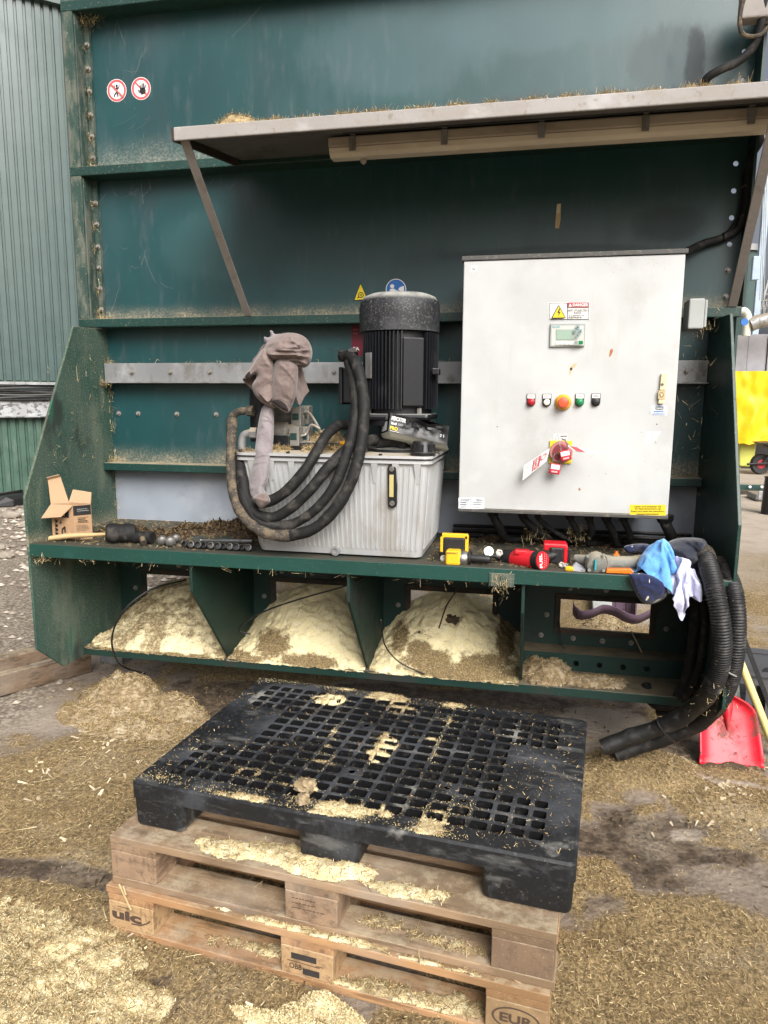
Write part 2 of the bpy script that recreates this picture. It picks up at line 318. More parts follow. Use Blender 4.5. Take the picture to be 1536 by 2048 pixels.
def meal(name, brown=.35, lo=.50, hi=.62, zfade=None, col=(.84, .73, .42), thin=False, spots=()):
    t = NT(name)
    c = t.mix(t.ramp(t.noise(38, 4, .7), .35, .7), col, (.82, .74, .50))
    c = t.mix(t.ramp(t.noise(220, 3, .7), .52, .7, 0, .55), c, (.48, .34, .13))
    f = t.ramp(t.noise(5.5, 5, .68, None, (1.3, .7, 2.1)), lo, hi, 0, 1)
    f = t.math('MULTIPLY', f, t.ramp(t.noise(60, 4, .75), .30, .55, .25, 1))
    if zfade:
        g = t.ramp(t.sep()[2], zfade[0], zfade[1], 1, 0); f = t.math('MAXIMUM', t.math('MULTIPLY', f, brown), t.math('MULTIPLY', t.ramp(t.math('ADD', t.math('MULTIPLY', g, .8), t.math('MULTIPLY', t.noise(6.5, 6, .75), 1.5)), 1.12, 1.32), .92))
    else: f = t.math('MULTIPLY', f, brown)
    for cx, cz, rx, rz in spots:
        xyz = t.sep(); a_ = t.math('DIVIDE', t.math('SUBTRACT', xyz[0], cx), rx); b_ = t.math('DIVIDE', t.math('SUBTRACT', xyz[2], cz), rz)
        d_ = t.math('SQRT', t.math('ADD', t.math('MULTIPLY', a_, a_), t.math('MULTIPLY', b_, b_)))
        f = t.math('MAXIMUM', f, t.ramp(t.math('ADD', d_, t.math('MULTIPLY', t.noise(22, 6, .8), 2.0)), 1.7, 2.1, .92, 0))
    b = t.mix(t.ramp(t.noise(150, 3, .7), .42, .62), (.10, .065, .03), (.27, .19, .09))
    c = t.mix(f, c, b)
    if thin: t.thin()
    t.bump(t.noise(55, 5, .75), .6, .010); t.bump(t.noise(260, 4, .8), .9, .004)
    return t.out(c, .95, 0, .1)
M['meal'] = meal('yellow_meal', .9, .62, .70, (.24, .34), spots=[(-.86, .36, .10, .06), (-.66, .31, .16, .035), (-.98, .30, .10, .02), (-.17, .38, .07, .035), (-.12, .345, .13, .05), (.10, .335, .14, .045), (-.28, .40, .05, .05), (.02, .31, .3, .03), (.20, .42, .05, .09)]); M['meal_brown'] = meal('brown_mixed_meal', .85, .46, .58, (.27, .33), (.84, .74, .46))
M['meal_floor'] = meal('spilled_meal_on_floor', .85, .44, .60, None, (.60, .50, .28), True); M['meal_thin'] = meal('thin_meal', .75, .50, .64, None, (.66, .54, .29), True)

def cloth_mat(name, col, col2, fine=400, pat=None):
    t = NT(name); c = t.mix(t.ramp(t.noise(9, 4), .35, .68), col, col2)
    c = t.mix(t.ramp(t.noise(fine, 2), .4, .65, 0, .35), c, tuple(x*.6 for x in col))
    if pat: c = t.mix(t.ramp(t.noise(pat[1], 1, .5, (1, 1, .45)), pat[2], pat[2]+.02), c, pat[0])
    t.bump(t.noise(26, 4, .6), .35, .01); t.bump(t.noise(fine, 2), .25, .002)
    t.inp(t.b, 'Sheen Weight', .25)
    return t.out(c, .9, 0, .15)
M['hoodie'] = cloth_mat('washed_pinkish_brown_cloth', (.15, .115, .105), (.195, .15, .135)); M['hoodie_grey'] = cloth_mat('inside_out_greyish_sleeve', (.185, .165, .17), (.24, .21, .215))
M['shirt'] = cloth_mat('sky_blue_cloth', (.10, .30, .66), (.16, .38, .72), 300); M['lilac'] = cloth_mat('pale_lilac_cloth', (.47, .48, .66), (.53, .54, .70), 300)
M['navyprint'] = cloth_mat('navy_printed_cloth', (.012, .018, .055), (.018, .024, .07), 300, ((.62, .58, .44), 48, .66)); M['navy'] = cloth_mat('navy_work_cloth', (.014, .017, .030), (.025, .028, .04), 300)
M['toolyellow'] = mat('tool_yellow', (.70, .42, .015), .4, layers=[((.2, .15, .05), 70, .58, .72, .6)]); M['toolred'] = mat('tool_red', (.55, .012, .022), .35, layers=[((.16, .04, .03), 70, .62, .74, .5)])
M['orange'] = mat('orange_plastic', (.78, .16, .01), .4, layers=[((.3, .1, .03), 60, .6, .74, .5)]); M['tooldark'] = mat('tool_dark_rubber', (.012, .012, .013), .5, spec=.4, layers=[((.13, .12, .10), 90, .58, .72, .5)])
M['toolgrey'] = mat('dusty_tool_grey', (.15, .155, .14), .7, layers=[((.26, .24, .20), 30, .5, .7, .6), ((.05, .05, .045), 12, .58, .7, .6)], up=(DUST, .5))
M['card'] = mat('brown_cardboard', (.36, .225, .125), .85, layers=[((.33, .20, .10), 14, .5, .7, .5), ((.5, .35, .21), 60, .55, .7, .3)]); M['card_in'] = mat('cardboard_inner_face', (.40, .265, .155), .85)
M['shovel'] = mat('red_shovel_plastic', (.55, .010, .026), .42, layers=[((.03, .02, .015), 55, .60, .64, .9), ((.07, .045, .03), 11, .57, .63, .85), ((.40, .02, .03), 6, .5, .7, .6), ((.6, .12, .12), 40, .6, .72, .3, (.3, 1, 1))], bump=[(60, .08)])
M['paleyellow'] = mat('pale_yellow_shaft', (.62, .55, .22), .5, layers=[((.2, .16, .06), 60, .64, .72, .7), ((.45, .38, .15), 9, .5, .7, .5)])
M['siloclad'] = mat('grey_green_cladding', (.058, .092, .088), .30, layers=[((.042, .072, .068), 1.2, .45, .65, .5), ((.30, .33, .29), 60, .68, .76, .4), ((.02, .02, .02), 30, .76, .77, 1)], bump=[(3, .03)])
M['siloclad2'] = mat('dark_green_base_cladding', (.035, .085, .06), .6, layers=[((.10, .14, .11), 20, .52, .7, .5, (1, 1, .2)), ((.02, .05, .035), 5, .5, .7, .6)])
M['roofwhite'] = plain('white_roof_membrane', (.7, .7, .68), .6)
M['tray'] = mat('perforated_tray_steel', (.36, .37, .38), .5, .3, layers=[((.06, .06, .06), 11, .53, .56, .85, (1, 1, 1.6)), ((.2, .2, .2), 3, .4, .7, .6)])
M['tarp'] = mat('yellow_tarpaulin', (.80, .50, .006), .38, layers=[((.62, .36, .005), 1.4, .5, .7, .6)], bump=[(1.2, .25)])
M['tub'] = plain('lime_yellow_tub', (.50, .50, .10), .5); M['concretegrey'] = mat('grey_concrete_panel', (.30, .30, .33), .7, layers=[((.22, .22, .23), 2, .45, .65, .6)])
M['paleblue'] = plain('pale_blue_steel', (.34, .42, .52), .5); M['tyre'] = mat('tyre_rubber', (.02, .02, .02), .8); M['rimred'] = plain('red_rim', (.45, .03, .05), .5)
M['strap'] = mat('purple_lifting_strap', (.085, .052, .08), .85, layers=[((.2, .12, .17), 200, .5, .7, .5)]); M['stone'] = mat('grey_brown_stone', (.26, .225, .18), .85, layers=[((.38, .34, .29), 20, .5, .7, .6)], bump=[(40, .3)])
M['greycrate'] = mat('dark_grey_crate_plastic', (.07, .072, .08), .5, layers=[((.2, .19, .17), 40, .6, .74, .5)])

# straw pieces: every little blade takes its own shade
def strawmat(name, cols):
    t = NT(name); g = t.n('ShaderNodeNewGeometry'); r = t.n('ShaderNodeValToRGB'); t.t.links.new(g.outputs['Random Per Island'], r.inputs[0])
    e = r.color_ramp.elements; e[0].position = 0; e[0].color = (*cols[0], 1); e[1].position = 1; e[1].color = (*cols[-1], 1)
    for i, c in enumerate(cols[1:-1]): q = e.new((i+1)/(len(cols)-1)); q.color = (*c, 1)
    return t.out(r.outputs[0], .85, 0, .2)
M['straw'] = strawmat('chopped_straw', [(.08, .054, .025), (.17, .116, .054), (.27, .188, .086), (.38, .27, .128), (.49, .365, .185), (.68, .56, .35)])
M['straw_pale'] = strawmat('pale_straw', [(.22, .16, .08), (.36, .27, .14), (.46, .37, .2), (.6, .5, .3)])
M['dirt_flakes'] = strawmat('dark_dirt_flakes', [(.02, .014, .008), (.06, .04, .02), (.11, .075, .04), (.2, .14, .07)])
M['web'] = plain('dusty_cobweb', (.22, .21, .18), .9)
# ---------------------------------------------------------------- ground: one sheet, finer near the machine
def axis(lo, hi, step, outer): return np.array([-v for v in outer[::-1] if -v < lo-.01] + list(np.arange(lo, hi+1e-6, step)) + [v for v in outer if v > hi+.01])
OUT = [2.6, 3.2, 4, 5, 6.5, 8, 10, 13, 17, 23, 32, 50, 90, 200, 420]
GX = axis(-2.5, 2.0, .03, OUT); GY = axis(-2.3, 2.6, .03, OUT)
# blobs on the floor: centre (photo pixel laid down to the floor), radii in m, height, straw, mud, pale concrete
FLOOR = [(200,1600,.55,.55,.02,1,.0,0), (300,1750,.4,.3,.015,.9,.1,0), (25,1440,.30,.16,0,.15,.1,.6), (110,1762,.42,.06,-.004,.25,.75,.1), (70,1840,.3,.12,.01,1,.2,0),
    (1270,1690,.20,.26,-.006,.12,.72,.1), (1230,1860,.10,.2,-.004,.2,.6,.1), (1410,1708,.15,.055,-.004,.0,.75,.5), (1440,1850,.10,.06,-.004,.2,.7,.1), (1370,1670,.05,.03,0,.0,.0,1), (1430,1570,.26,.06,0,.05,0,1), (1365,1500,.14,.09,.005,.1,1,0), (1290,1545,.22,.16,.05,1,.15,0),
    (1480,1610,.25,.13,.03,1,0,0), (1400,1900,.30,.22,.012,.8,.1,0), (1200,2000,.35,.2,.02,1,.05,0), (1000,1420,.6,.22,0,.1,.85,.2), (500,1400,.5,.28,0,.35,.75,.1), (760,1390,.3,.12,0,.1,.9,0), (1200,1440,.25,.15,0,.1,.35,.5),
    (330,1985,.14,.07,-.006,.25,.9,0), (470,1990,.2,.1,.01,.9,.2,0), (1500,1150,.5,.5,.01,.8,0,.2), (1510,1240,.35,.3,0,.35,.1,.7), (1510,1340,.3,.2,.0,.6,.1,.4)]
FB = [(atZ(a, b, 0), rx, ry, h, s_, m_, c_) for a, b, rx, ry, h, s_, m_, c_ in FLOOR]
def floor(x, y):
    n = fbm(x*2.3, y*2.3, 1, 4); n2 = fbm(x*9, y*9, 4, 3)
    st, mu, co, h = .52+1.3*n+.45*n2, .3+.45*fbm(x*1.7, y*1.7, 9, 3), .2, 0.0
    wob = .35*n+.12*n2
    for p, rx, ry, hh, s_, m_, c_ in FB:
        d = math.hypot((x-p.x)/rx, (y-p.y)/ry)+wob
        k = max(0., min(1., (1.25-d)/.6)); k = k*k*(3-2*k)
        if k > 0: st += (s_-st)*k; mu += (m_-mu)*k; co += (c_-co)*k; h += hh*k
    gr = 0.
    far = max(0., min(1., (y-.9)/.6))
    if far: st += far*(.55+.5*n-st); mu += far*(.12-mu); co += far*(.6-co)
    f2 = max(0., min(1., (y-4.2+.8*n)/.6)); st *= 1-f2*.85; co += f2*(.9-co); mu *= 1-f2*.8
    gr = max(0., min(1., (-1.95-.12*y-x+.25*n)/.25)) if y < 9 else (1. if x < -4 else 0)
    if y < -.9: gr *= max(0., min(1., (y+1.3)/.4))
    st *= 1-gr*.75; mu *= 1-gr
    st = max(0., min(1., st)); near = 1. if abs(x) < 3 and -3 < y < 3 else .3
    h += (.010*n+.006*n2)*near*(.35+st) + st*.006*near*fbm(x*30, y*30, 2, 2) + gr*.008*near*n2
    return h, st, max(0., min(1., mu)), max(0., min(1., co)), gr
FV = np.array([[floor(x, y) for x in GX] for y in GY])      # ny, nx, 5
FV[:, :, 0] = np.where((np.abs(GX)[None, :] > 30) | (np.abs(GY)[:, None] > 30), 0, FV[:, :, 0])
def samp(x, y, ch=0):
    i = np.clip(np.searchsorted(GX, x)-1, 0, len(GX)-2); j = np.clip(np.searchsorted(GY, y)-1, 0, len(GY)-2)
    u = (x-GX[i])/(GX[i+1]-GX[i]); v = (y-GY[j])/(GY[j+1]-GY[j])
    return (FV[j, i, ch]*(1-u)+FV[j, i+1, ch]*u)*(1-v)+(FV[j+1, i, ch]*(1-u)+FV[j+1, i+1, ch]*u)*v
def grid_mesh(name, X, Y, Z):
    ny, nx = Z.shape; me = bpy.data.meshes.new(name)
    co = np.empty((ny, nx, 3)); co[..., 0] = X if X.ndim == 2 else X[None, :]; co[..., 1] = Y if Y.ndim == 2 else Y[:, None]; co[..., 2] = Z
    i = np.arange((ny-1)*(nx-1)); a = (i//(nx-1))*nx+i % (nx-1)
    me.from_pydata(co.reshape(-1, 3).tolist(), [], np.stack([a, a+1, a+nx+1, a+nx], 1).tolist()); return me
def attr(me, name, cols):
    at_ = me.color_attributes.new(name, 'FLOAT_COLOR', 'POINT'); at_.data.foreach_set('color', np.ascontiguousarray(cols, dtype=np.float32).ravel())
def groundmat():
    t = NT('yard_floor'); a = t.n('ShaderNodeVertexColor', layer_name='cover'); s = t.n('ShaderNodeSeparateColor'); t.t.links.new(a.outputs[0], s.inputs[0])
    st, mu, co = s.outputs[0], s.outputs[1], s.outputs[2]; gr = a.outputs['Alpha']
    base = t.mix(t.ramp(t.noise(5, 6, .7), .35, .7), (.17, .13, .10), (.235, .19, .15))
    base = t.mix(co, base, t.mix(t.ramp(t.noise(4, 6, .75), .4, .7), (.40, .345, .28), (.31, .26, .205)))
    mud = t.mix(t.ramp(t.noise(16, 5, .75), .4, .65), (.055, .04, .028), (.15, .11, .075))
    base = t.mix(t.ramp(t.math('ADD', t.math('MULTIPLY', mu, .9), t.noise(11, 6, .8)), .85, 1.15), base, mud)
    sc = t.mix(t.ramp(t.noise(120, 4, .8, (1, .35, 1)), .4, .62), (.11, .077, .038), (.31, .222, .108))
    sc = t.mix(t.ramp(t.noise(150, 4, .8, (.35, 1, 1)), .5, .66, 0, .7), sc, (.46, .355, .195))
    sc = t.mix(t.ramp(t.noise(4, 4), .5, .72, 0, .5), sc, (.13, .088, .04))
    c = t.mix(t.ramp(t.math('ADD', t.math('MULTIPLY', st, .95), t.math('MULTIPLY', t.noise(46, 5, .8), .8)), .70, 1.05), base, sc)
    c = t.mix(t.math('MULTIPLY', t.ramp(t.noise(2.1, 6, .75, None, (4, 2, 1)), .50, .68), t.ramp(t.noise(75, 4, .8), .38, .6, .05, .4)), c, (.42, .36, .27))
    v = t.vor(46); gv = t.mix(t.ramp(v[0], .05, .6), (.36, .31, .245), (.16, .13, .10)); gv = t.mix(t.ramp(t.noise(30, 3, .7), .45, .65, 0, .6), gv, (.44, .38, .30))
    c = t.mix(gr, c, gv)
    t.bump(t.noise(90, 5, .8), .7, .012); t.bump(v[0], .4, .01)
    return t.out(c, t.ramp(mu, .3, 1, .95, .55), 0, .25)
gm = grid_mesh('ground', GX, GY, FV[:, :, 0]); attr(gm, 'cover', FV[:, :, 1:5].reshape(-1, 4))
ground = link('ground', gm, groundmat(), smooth=True); ground['kind'] = 'structure'

def strands(name, P, ln, wd, mt, tilt=.25, curl=.0, par=None):
    """many little blades: P (n,3) centres, ln, wd lengths and widths, lying with random headings"""
    n = len(P); a = RNG.uniform(0, 2*PI, n); e = RNG.normal(0, tilt, n); ln = np.broadcast_to(ln, n); wd = np.broadcast_to(wd, n)
    d = np.stack([np.cos(a)*np.cos(e), np.sin(a)*np.cos(e), np.sin(e)], 1); b = np.stack([-np.sin(a), np.cos(a), RNG.normal(0, .5, n)], 1); b /= np.linalg.norm(b, axis=1)[:, None]
    hl = d*(ln/2)[:, None]; hw = b*(wd/2)[:, None]
    V = np.stack([P-hl-hw, P+hl-hw*.5, P+hl+hw*.5, P-hl+hw], 1).reshape(-1, 3)
    me = bpy.data.meshes.new(name); me.vertices.add(4*n); me.vertices.foreach_set('co', V.astype(np.float32).ravel())
    me.loops.add(4*n); me.loops.foreach_set('vertex_index', np.arange(4*n, dtype=np.int32)); me.polygons.add(n)
    me.polygons.foreach_set('loop_start', np.arange(0, 4*n, 4, dtype=np.int32)); me.polygons.foreach_set('loop_total', np.full(n, 4, dtype=np.int32)); me.update(calc_edges=True)
    return link(name, me, mt, par)
# loose straw all over the floor
def floor_pts(n, x0, x1, y0, y1, power=2.2, ch=1):
    x = RNG.uniform(x0, x1, n); y = RNG.uniform(y0, y1, n); keep = RNG.random(n) < np.clip(samp(x, y, ch), .02, 1)**power
    x, y = x[keep], y[keep]; return np.stack([x, y, samp(x, y)+.002+RNG.random(len(x))*.007], 1)
P = np.concatenate([floor_pts(260000, -2.4, 1.9, -2.2, .3), floor_pts(45000, -2.4, 3.0, .3, 4.2)])
o = strands('loose_straw', P, RNG.gamma(1.7, .0040, len(P))+.0022, RNG.uniform(.0007, .0021, len(P)), M['straw'], .25)
setp(o, 'chopped golden straw strewn over the yard floor', 'straw', kind='stuff')
P = floor_pts(800, -2.4, 1.9, -2.2, .3); o = strands('long_straw', P, RNG.uniform(.03, .085, len(P)), RNG.uniform(.0014, .0028, len(P)), M['straw_pale'], .12)
setp(o, 'longer pale stalks among the chopped straw', 'straw', kind='stuff')
P = floor_pts(9000, -2.2, 1.8, -2.0, .6, 1.6, 2); o = strands('dirt_crumbs', P, RNG.gamma(2.5, .004, len(P))+.003, RNG.uniform(.003, .008, len(P)), M['dirt_flakes'], .5)
setp(o, 'dark crumbs of muck on the concrete', 'dirt', kind='stuff')
P = np.concatenate([floor_pts(260, -2.2, 1.7, -2.0, .2), np.array([(p.x+RNG.normal(0, .14), p.y+RNG.normal(0, .09), .02) for p in [atZ(x, y, 0) for x, y in ((200, 1470), (280, 1500), (330, 1440), (120, 1560), (1380, 1640), (1500, 1590))] for _ in range(26)])])
P[:, 2] = samp(P[:, 0], P[:, 1])+.004; o = strands('pale_flakes', P, RNG.gamma(3, .006, len(P))+.006, RNG.uniform(.006, .016, len(P)), strawmat('pale_husk_flakes', [(.16, .11, .06), (.40, .33, .23), (.55, .47, .33), (.66, .58, .40)]), .35); setp(o, 'pale husk flakes lying among the straw', 'flakes', kind='stuff')

def heap(name, mt, blobs, z0, res=.008, clip=None, crumb=.006, edge=.35, par=None, eps=.0035, base=None, thick=True, seed=0, smooth=True):
    """heaps: blobs (x, y, rx, ry, h) merged into one uneven mound lying on z0 (or on base(x, y))"""
    x0 = min(b[0]-b[2]*1.35 for b in blobs); x1 = max(b[0]+b[2]*1.35 for b in blobs); y0 = min(b[1]-b[3]*1.35 for b in blobs); y1 = max(b[1]+b[3]*1.35 for b in blobs)
    X = np.arange(x0, x1, res); Y = np.arange(y0, y1, res); idx = {}; vs = []; H = np.zeros((len(Y), len(X)))
    for j, y in enumerate(Y):
        for i, x in enumerate(X):
            h = 0
            w_ = edge*fbm(x*7+seed, y*7, 3, 4)+edge*.35*fbm(x*28, y*28, seed, 3)
            for bx, by, rx, ry, hh in blobs:
                d = math.hypot((x-bx)/rx, (y-by)/ry); d += w_*min(1, d*1.2)
                if d < 1: h = max(h, hh*(1-d*d)**1.4) if d > 0 else hh
            if h > 0:
                f_ = fbm(x*22, y*22, seed, 3); h = h*(.95+.08*f_)+crumb*.5*min(1, h/.02)*f_-max(0, .004-h*.35)*(.9+.9*abs(N3(x*50, y*50, seed)))
            if h < eps or (clip and not clip(x, y, h)): h = 0
            H[j, i] = h
    fs = []
    def vid(j, i):
        if (j, i) not in idx:
            x, y = X[i], Y[j]; idx[j, i] = len(vs); vs.append((x, y, (base(x, y) if base else z0)+(H[j, i] if H[j, i] > 0 else -.001)))
        return idx[j, i]
    for j in range(len(Y)-1):
        for i in range(len(X)-1):
            q = ((j, i), (j, i+1), (j+1, i+1), (j+1, i))
            if sum(H[a] > 0 for a in q) >= 2: fs.append([vid(*a) for a in q])
    me = bpy.data.meshes.new(name); me.from_pydata(vs, [], fs); dp_ = np.zeros((len(vs), 4)); dp_[:, 3] = 1
    for (j, i), k in idx.items(): dp_[k, :3] = min(1, H[j, i]/.009)
    attr(me, 'depth', dp_)
    return link(name, me, mt, par, smooth=180 if smooth else False), (X, Y, H)
def on_heap(g, n, z0, base=None, lo=.004):
    X, Y, H = g; j, i = np.nonzero(H > lo); k = RNG.integers(0, len(j), n); r = X[1]-X[0]
    x = X[i[k]]+RNG.uniform(-r, r, n)*.5; y = Y[j[k]]+RNG.uniform(-r, r, n)*.5
    z = np.array([base(a, b) for a, b in zip(x, y)]) if base else z0
    return np.stack([x, y, z+H[j[k], i[k]]+.002], 1)
def fl(x, y): return float(samp(np.array([x]), np.array([y]))[0])
def wb(*L): return [(atZ(a, b, z).x, atZ(a, b, z).y, rx, ry, h) for a, b, z, rx, ry, h in L]

# cream heap in the near left corner, clump before the pallets, straw mound by the hopper corner
B = wb((60,1970,.02,.34,.17,.055), (150,1915,.02,.24,.12,.05), (40,1870,.01,.22,.09,.035), (235,1995,.02,.16,.10,.045), (120,2045,.02,.30,.15,.055), (-60,1920,.02,.3,.2,.05))
o, g = heap('spilled_meal_heap', M['meal_floor'], B, 0, .0065, crumb=.016, base=fl, seed=2)
setp(o, 'broad heap of cream coloured meal on the floor in the near left corner', 'meal heap')
P = on_heap(g, 24000, 0, fl, .002); P[:, 2] -= .001; M['grains'] = strawmat('meal_grains_mixed', [(.20, .14, .07), (.42, .33, .16), (.60, .49, .26), (.72, .61, .36), (.78, .70, .46)])
o = strands('meal_grains', P, RNG.gamma(2, .0011, len(P))+.001, RNG.gamma(2, .0008, len(P))+.0008, M['grains'], .5); setp(o, 'coarse grains of meal over the cream heap in the near corner', 'meal', kind='stuff')
P = on_heap(g, 9000, 0, fl); o = strands('straw_on_meal', P, RNG.gamma(3, .004, len(P))+.003, RNG.uniform(.001, .0024, len(P)), M['straw'], .35); setp(o, 'bits of straw mixed into the cream meal heap', 'straw', kind='stuff')
B = wb((640,2005,.02,.07,.045,.045), (590,2035,.01,.06,.05,.03), (690,2040,.01,.07,.04,.025), (560,2050,.0,.2,.03,.015))
o, g = heap('meal_clump', M['meal_floor'], B, 0, .005, crumb=.012, base=fl, seed=5); setp(o, 'small cream clump lying against the front of the lowest pallet', 'meal heap')
P = on_heap(g, 5000, 0, fl, .002); o = strands('meal_grains', P, RNG.uniform(.0018, .0055, len(P)), RNG.uniform(.0015, .004, len(P)), M['grains'], .5); setp(o, 'coarse grains of meal on the small clump before the pallets', 'meal', kind='stuff')
B = [(-1.57, -.36, .26, .16, .185), (-1.30, -.40, .17, .12, .13), (-1.62, -.47, .26, .12, .08), (-1.4, -.54, .36, .13, .05)]
o, g = heap('straw_mound', None, B, 0, .012, crumb=.030, base=fl, seed=8, edge=.06)
o.data.materials.clear(); o.data.materials.append(mat('dusty_straw_mound', (.20, .145, .075), .95, layers=[((.36, .29, .19), 40, .42, .62, .8), ((.48, .41, .30), 6, .52, .68, .75), ((.06, .04, .02), 70, .58, .7, .7)], bump=[(70, .4), (160, .4)]))
setp(o, 'mound of dusty chopped straw on the floor under the left end of the hopper', 'straw heap')
P = on_heap(g, 16000, 0, fl); o = strands('straw_on_mound', P, RNG.gamma(3, .0045, len(P))+.004, RNG.uniform(.001, .0024, len(P)), M['straw'], .35); setp(o, 'chopped straw covering the mound by the hopper', 'straw', kind='stuff')
# ---------------------------------------------------------------- the hopper
HB = thing('feed_hopper', 'tall dark green steel hopper end with bolted flanges, tool shelf and four discharge bays', 'hopper', (-.4, 0, 0))
XL, XR = -1.80, .985
def hpart(name, m, f, bevel=.0, smooth=False, label=None):
    b = MB(); f(b); o = b.build(name, M[m], HB, smooth, bevel)
    if label: o['label'] = label
    return o
for z0, z1 in ((2.522, 3.228), (1.832, 2.522), (1.60, 1.832), (1.141, 1.60), (3.228, 3.7)):
    hpart('wall_panel', 'panel', lambda b: b.box(-1.83, 1.0, 0, .008, z0, z1))
hpart('wall_panel', 'greyplate', lambda b: b.box(-1.805, .992, .002, .012, .856, 1.141), label='plain grey panel behind the tool shelf')
for z0, z1 in ((2.502, 2.543), (1.812, 1.853), (3.206, 3.25)):
    hpart('flange', 'green', lambda b: b.box(-1.889, 1.0825, -.102, -.0004, z0, z1), .004)
hpart('flange', 'green', lambda b: b.box(-1.7995, .9845, -.10, -.0004, 1.122, 1.160), .004)
# right edge strip with open bolt holes: the sky shows through
hpart('bolt_flange', 'panel', lambda b: (b.holestrip((1.0, 0, 1.853), (.083, 0, 0), (0, 0, 13*.1035), 1, 13, .0105*2/.083, .0105*2/.1035, .008, (0, 1, 0), rnd=1,
      skip=lambda i, j, c: j < 1), b.holestrip((1.0, 0, 1.853+13*.1035), (.083, 0, 0), (0, 0, 4*.1035), 1, 4, .0105*2/.083, .0105*2/.1035, .008, (0, 1, 0), rnd=1)))
hpart('edge_plate', 'green_dark', lambda b: b.box(1.083, 1.093, -.10, .02, 1.853, 3.7))
hpart('edge_plate', 'green', lambda b: b.box(1.066, 1.076, -.10, .05, .25, 1.811))
hpart('post', 'post', lambda b: (b.box(-1.887, -1.832, -.10, -.088, 1.854, 3.7), b.box(-1.836, -1.828, -.0875, -.001, 1.854, 3.7), b.box(-1.8275, -1.803, -.022, -.001, 1.854, 3.7)), .002)
def gusset(x, t, top):
    pts = [(x, 0, 1.81), (x, -top, 1.80), (x, -.67, 1.06), (x, -.66, .39), (x, -.49, .247), (x, 0, .25)]
    hpart('gusset', 'green_dusty' if x < 0 else 'green', lambda b: b.prism(pts, (t, 0, 0)), .002)
gusset(XL-.012, .012, .27); gusset(XR, .012, .33)
hpart('shelf', 'shelf', lambda b: (b.box(XL+.001, XR-.001, -.655, -.0005, .850, .862), b.box(XL+.001, XR-.001, -.668, -.6555, .806, .8625)), .0025)
for x in (-1.067, -.4, .272):
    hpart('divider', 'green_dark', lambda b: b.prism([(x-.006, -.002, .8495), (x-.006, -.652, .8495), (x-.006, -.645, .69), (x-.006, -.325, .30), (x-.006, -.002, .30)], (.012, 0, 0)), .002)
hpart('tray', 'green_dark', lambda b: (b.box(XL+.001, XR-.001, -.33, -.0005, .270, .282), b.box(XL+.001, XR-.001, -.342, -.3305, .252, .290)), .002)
# lower wall with the four discharge openings
WIN = [(-1.655, -1.265), (-.945, -.555), (-.262, .128), (.437, .830)]; WZ = (.44, .58)
def lower(b):
    xs = [XL-.008] + [v for w_ in WIN for v in w_] + [XR+.008]
    for i in range(0, len(xs), 2): b.box(xs[i], xs[i+1], 0, .012, .25, .8615)
    for x0, x1 in WIN: b.box(x0, x1, 0, .012, .25, WZ[0]); b.box(x0, x1, 0, .012, WZ[1], .8615)
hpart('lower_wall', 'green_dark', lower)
for x0, x1 in WIN:
    hpart('opening_frame', 'rust_frame', lambda b: (b.box(x0-.024, x1+.024, -.010, -.0006, WZ[1], WZ[1]+.024), b.box(x0-.024, x1+.024, -.010, -.0006, WZ[0]-.024, WZ[0]), b.box(x0-.024, x0, -.010, -.0006, WZ[0], WZ[1]), b.box(x1, x1+.024, -.010, -.0006, WZ[0], WZ[1])), .002)
def chan(b):
    b.box(.279, XR-.001, -.12, -.0006, .352, .362)
    b.box(.279, .46, -.12, -.113, .283, .3515); b.box(.86, XR-.001, -.12, -.113, .283, .3515)
    b.holestrip((.46, -.12, .283), (.40, 0, 0), (0, 0, .0685), 4, 1, .26, .42, .007, (0, 1, 0), rnd=1)
    b.box(.46, .86, -.07, -.06, .283, .3515)
hpart('holed_channel', 'green_dark', chan, .0)
hpart('crossbar', 'galv', lambda b: (b.box(-1.797, .983, -.05, -.0006, 1.556, 1.645), b.box(-1.797, .983, -.085, -.0006, 1.549, 1.5555)), .0015)
for x0 in (-2.06,): hpart('support_foot', 'galv', lambda b: (b.box(x0, x0+.14, .16, .26, 0, .075), b.box(x0+.03, x0+.11, .18, .24, .075, .26)), .003)
# bolts
def bolt(p, r=.0078, m='bolt', ln=.012, ax=(0, -1, 0)):
    b = MB(); b.lathe([(r*1.55, 0), (r*1.55, .003)], p, ax, 14); a = Vector(p)+Vector(ax)*.003; b.lathe([(r, 0), (r, ln*.8), (r*.75, ln)], a, ax, 6); return b.build('bolt', M[m], HB)
bolt0 = bolt((-1.79, -.0225, 0))
def cp(p):
    o = bolt0.copy(); COL.objects.link(o); o.parent = HB; o.matrix_parent_inverse = Matrix.Translation(-HB.location); o.location = Vector(p)-Vector((-1.79, -.0225, 0)); return o
first = True
spots = [(-1.812, -.0225, z) for z in [at(165, y, -.022).z for y in (92, 140, 185, 232, 275, 318)] + [at(175, y, -.022).z for y in (408, 450, 495, 537, 578, 620)]]
spots += [(x, -.0505, 1.602) for x in (-1.645, -1.44, -1.235, -1.03, -.62, .9)] + [(x, -.0005, 1.40) for x in (-1.76, -1.653, -1.443, -1.234, -1.03, -.82)]
spots += [(1.0415, -.0005, 1.853+.1035*.5), (1.0415, -.0005, 1.853+1.5*.1035)]
for x0, x1 in WIN: spots += [(x0+f*(x1-x0), -.0105, .635) for f in (.1, .5, .9)] + [(x0-.06, -.0005, .5)]
spots += [(.50, -.0005, .395), (.63, -.0005, .392), (.755, -.0005, .392), (.355, -.0005, .40)] + [(XR-.085, -.0005, .47)]
for k, p in enumerate(spots):
    if k == 0: bolt0.location = Vector(p)-Vector((-1.79, -.0225, 0)); continue
    cp(p)
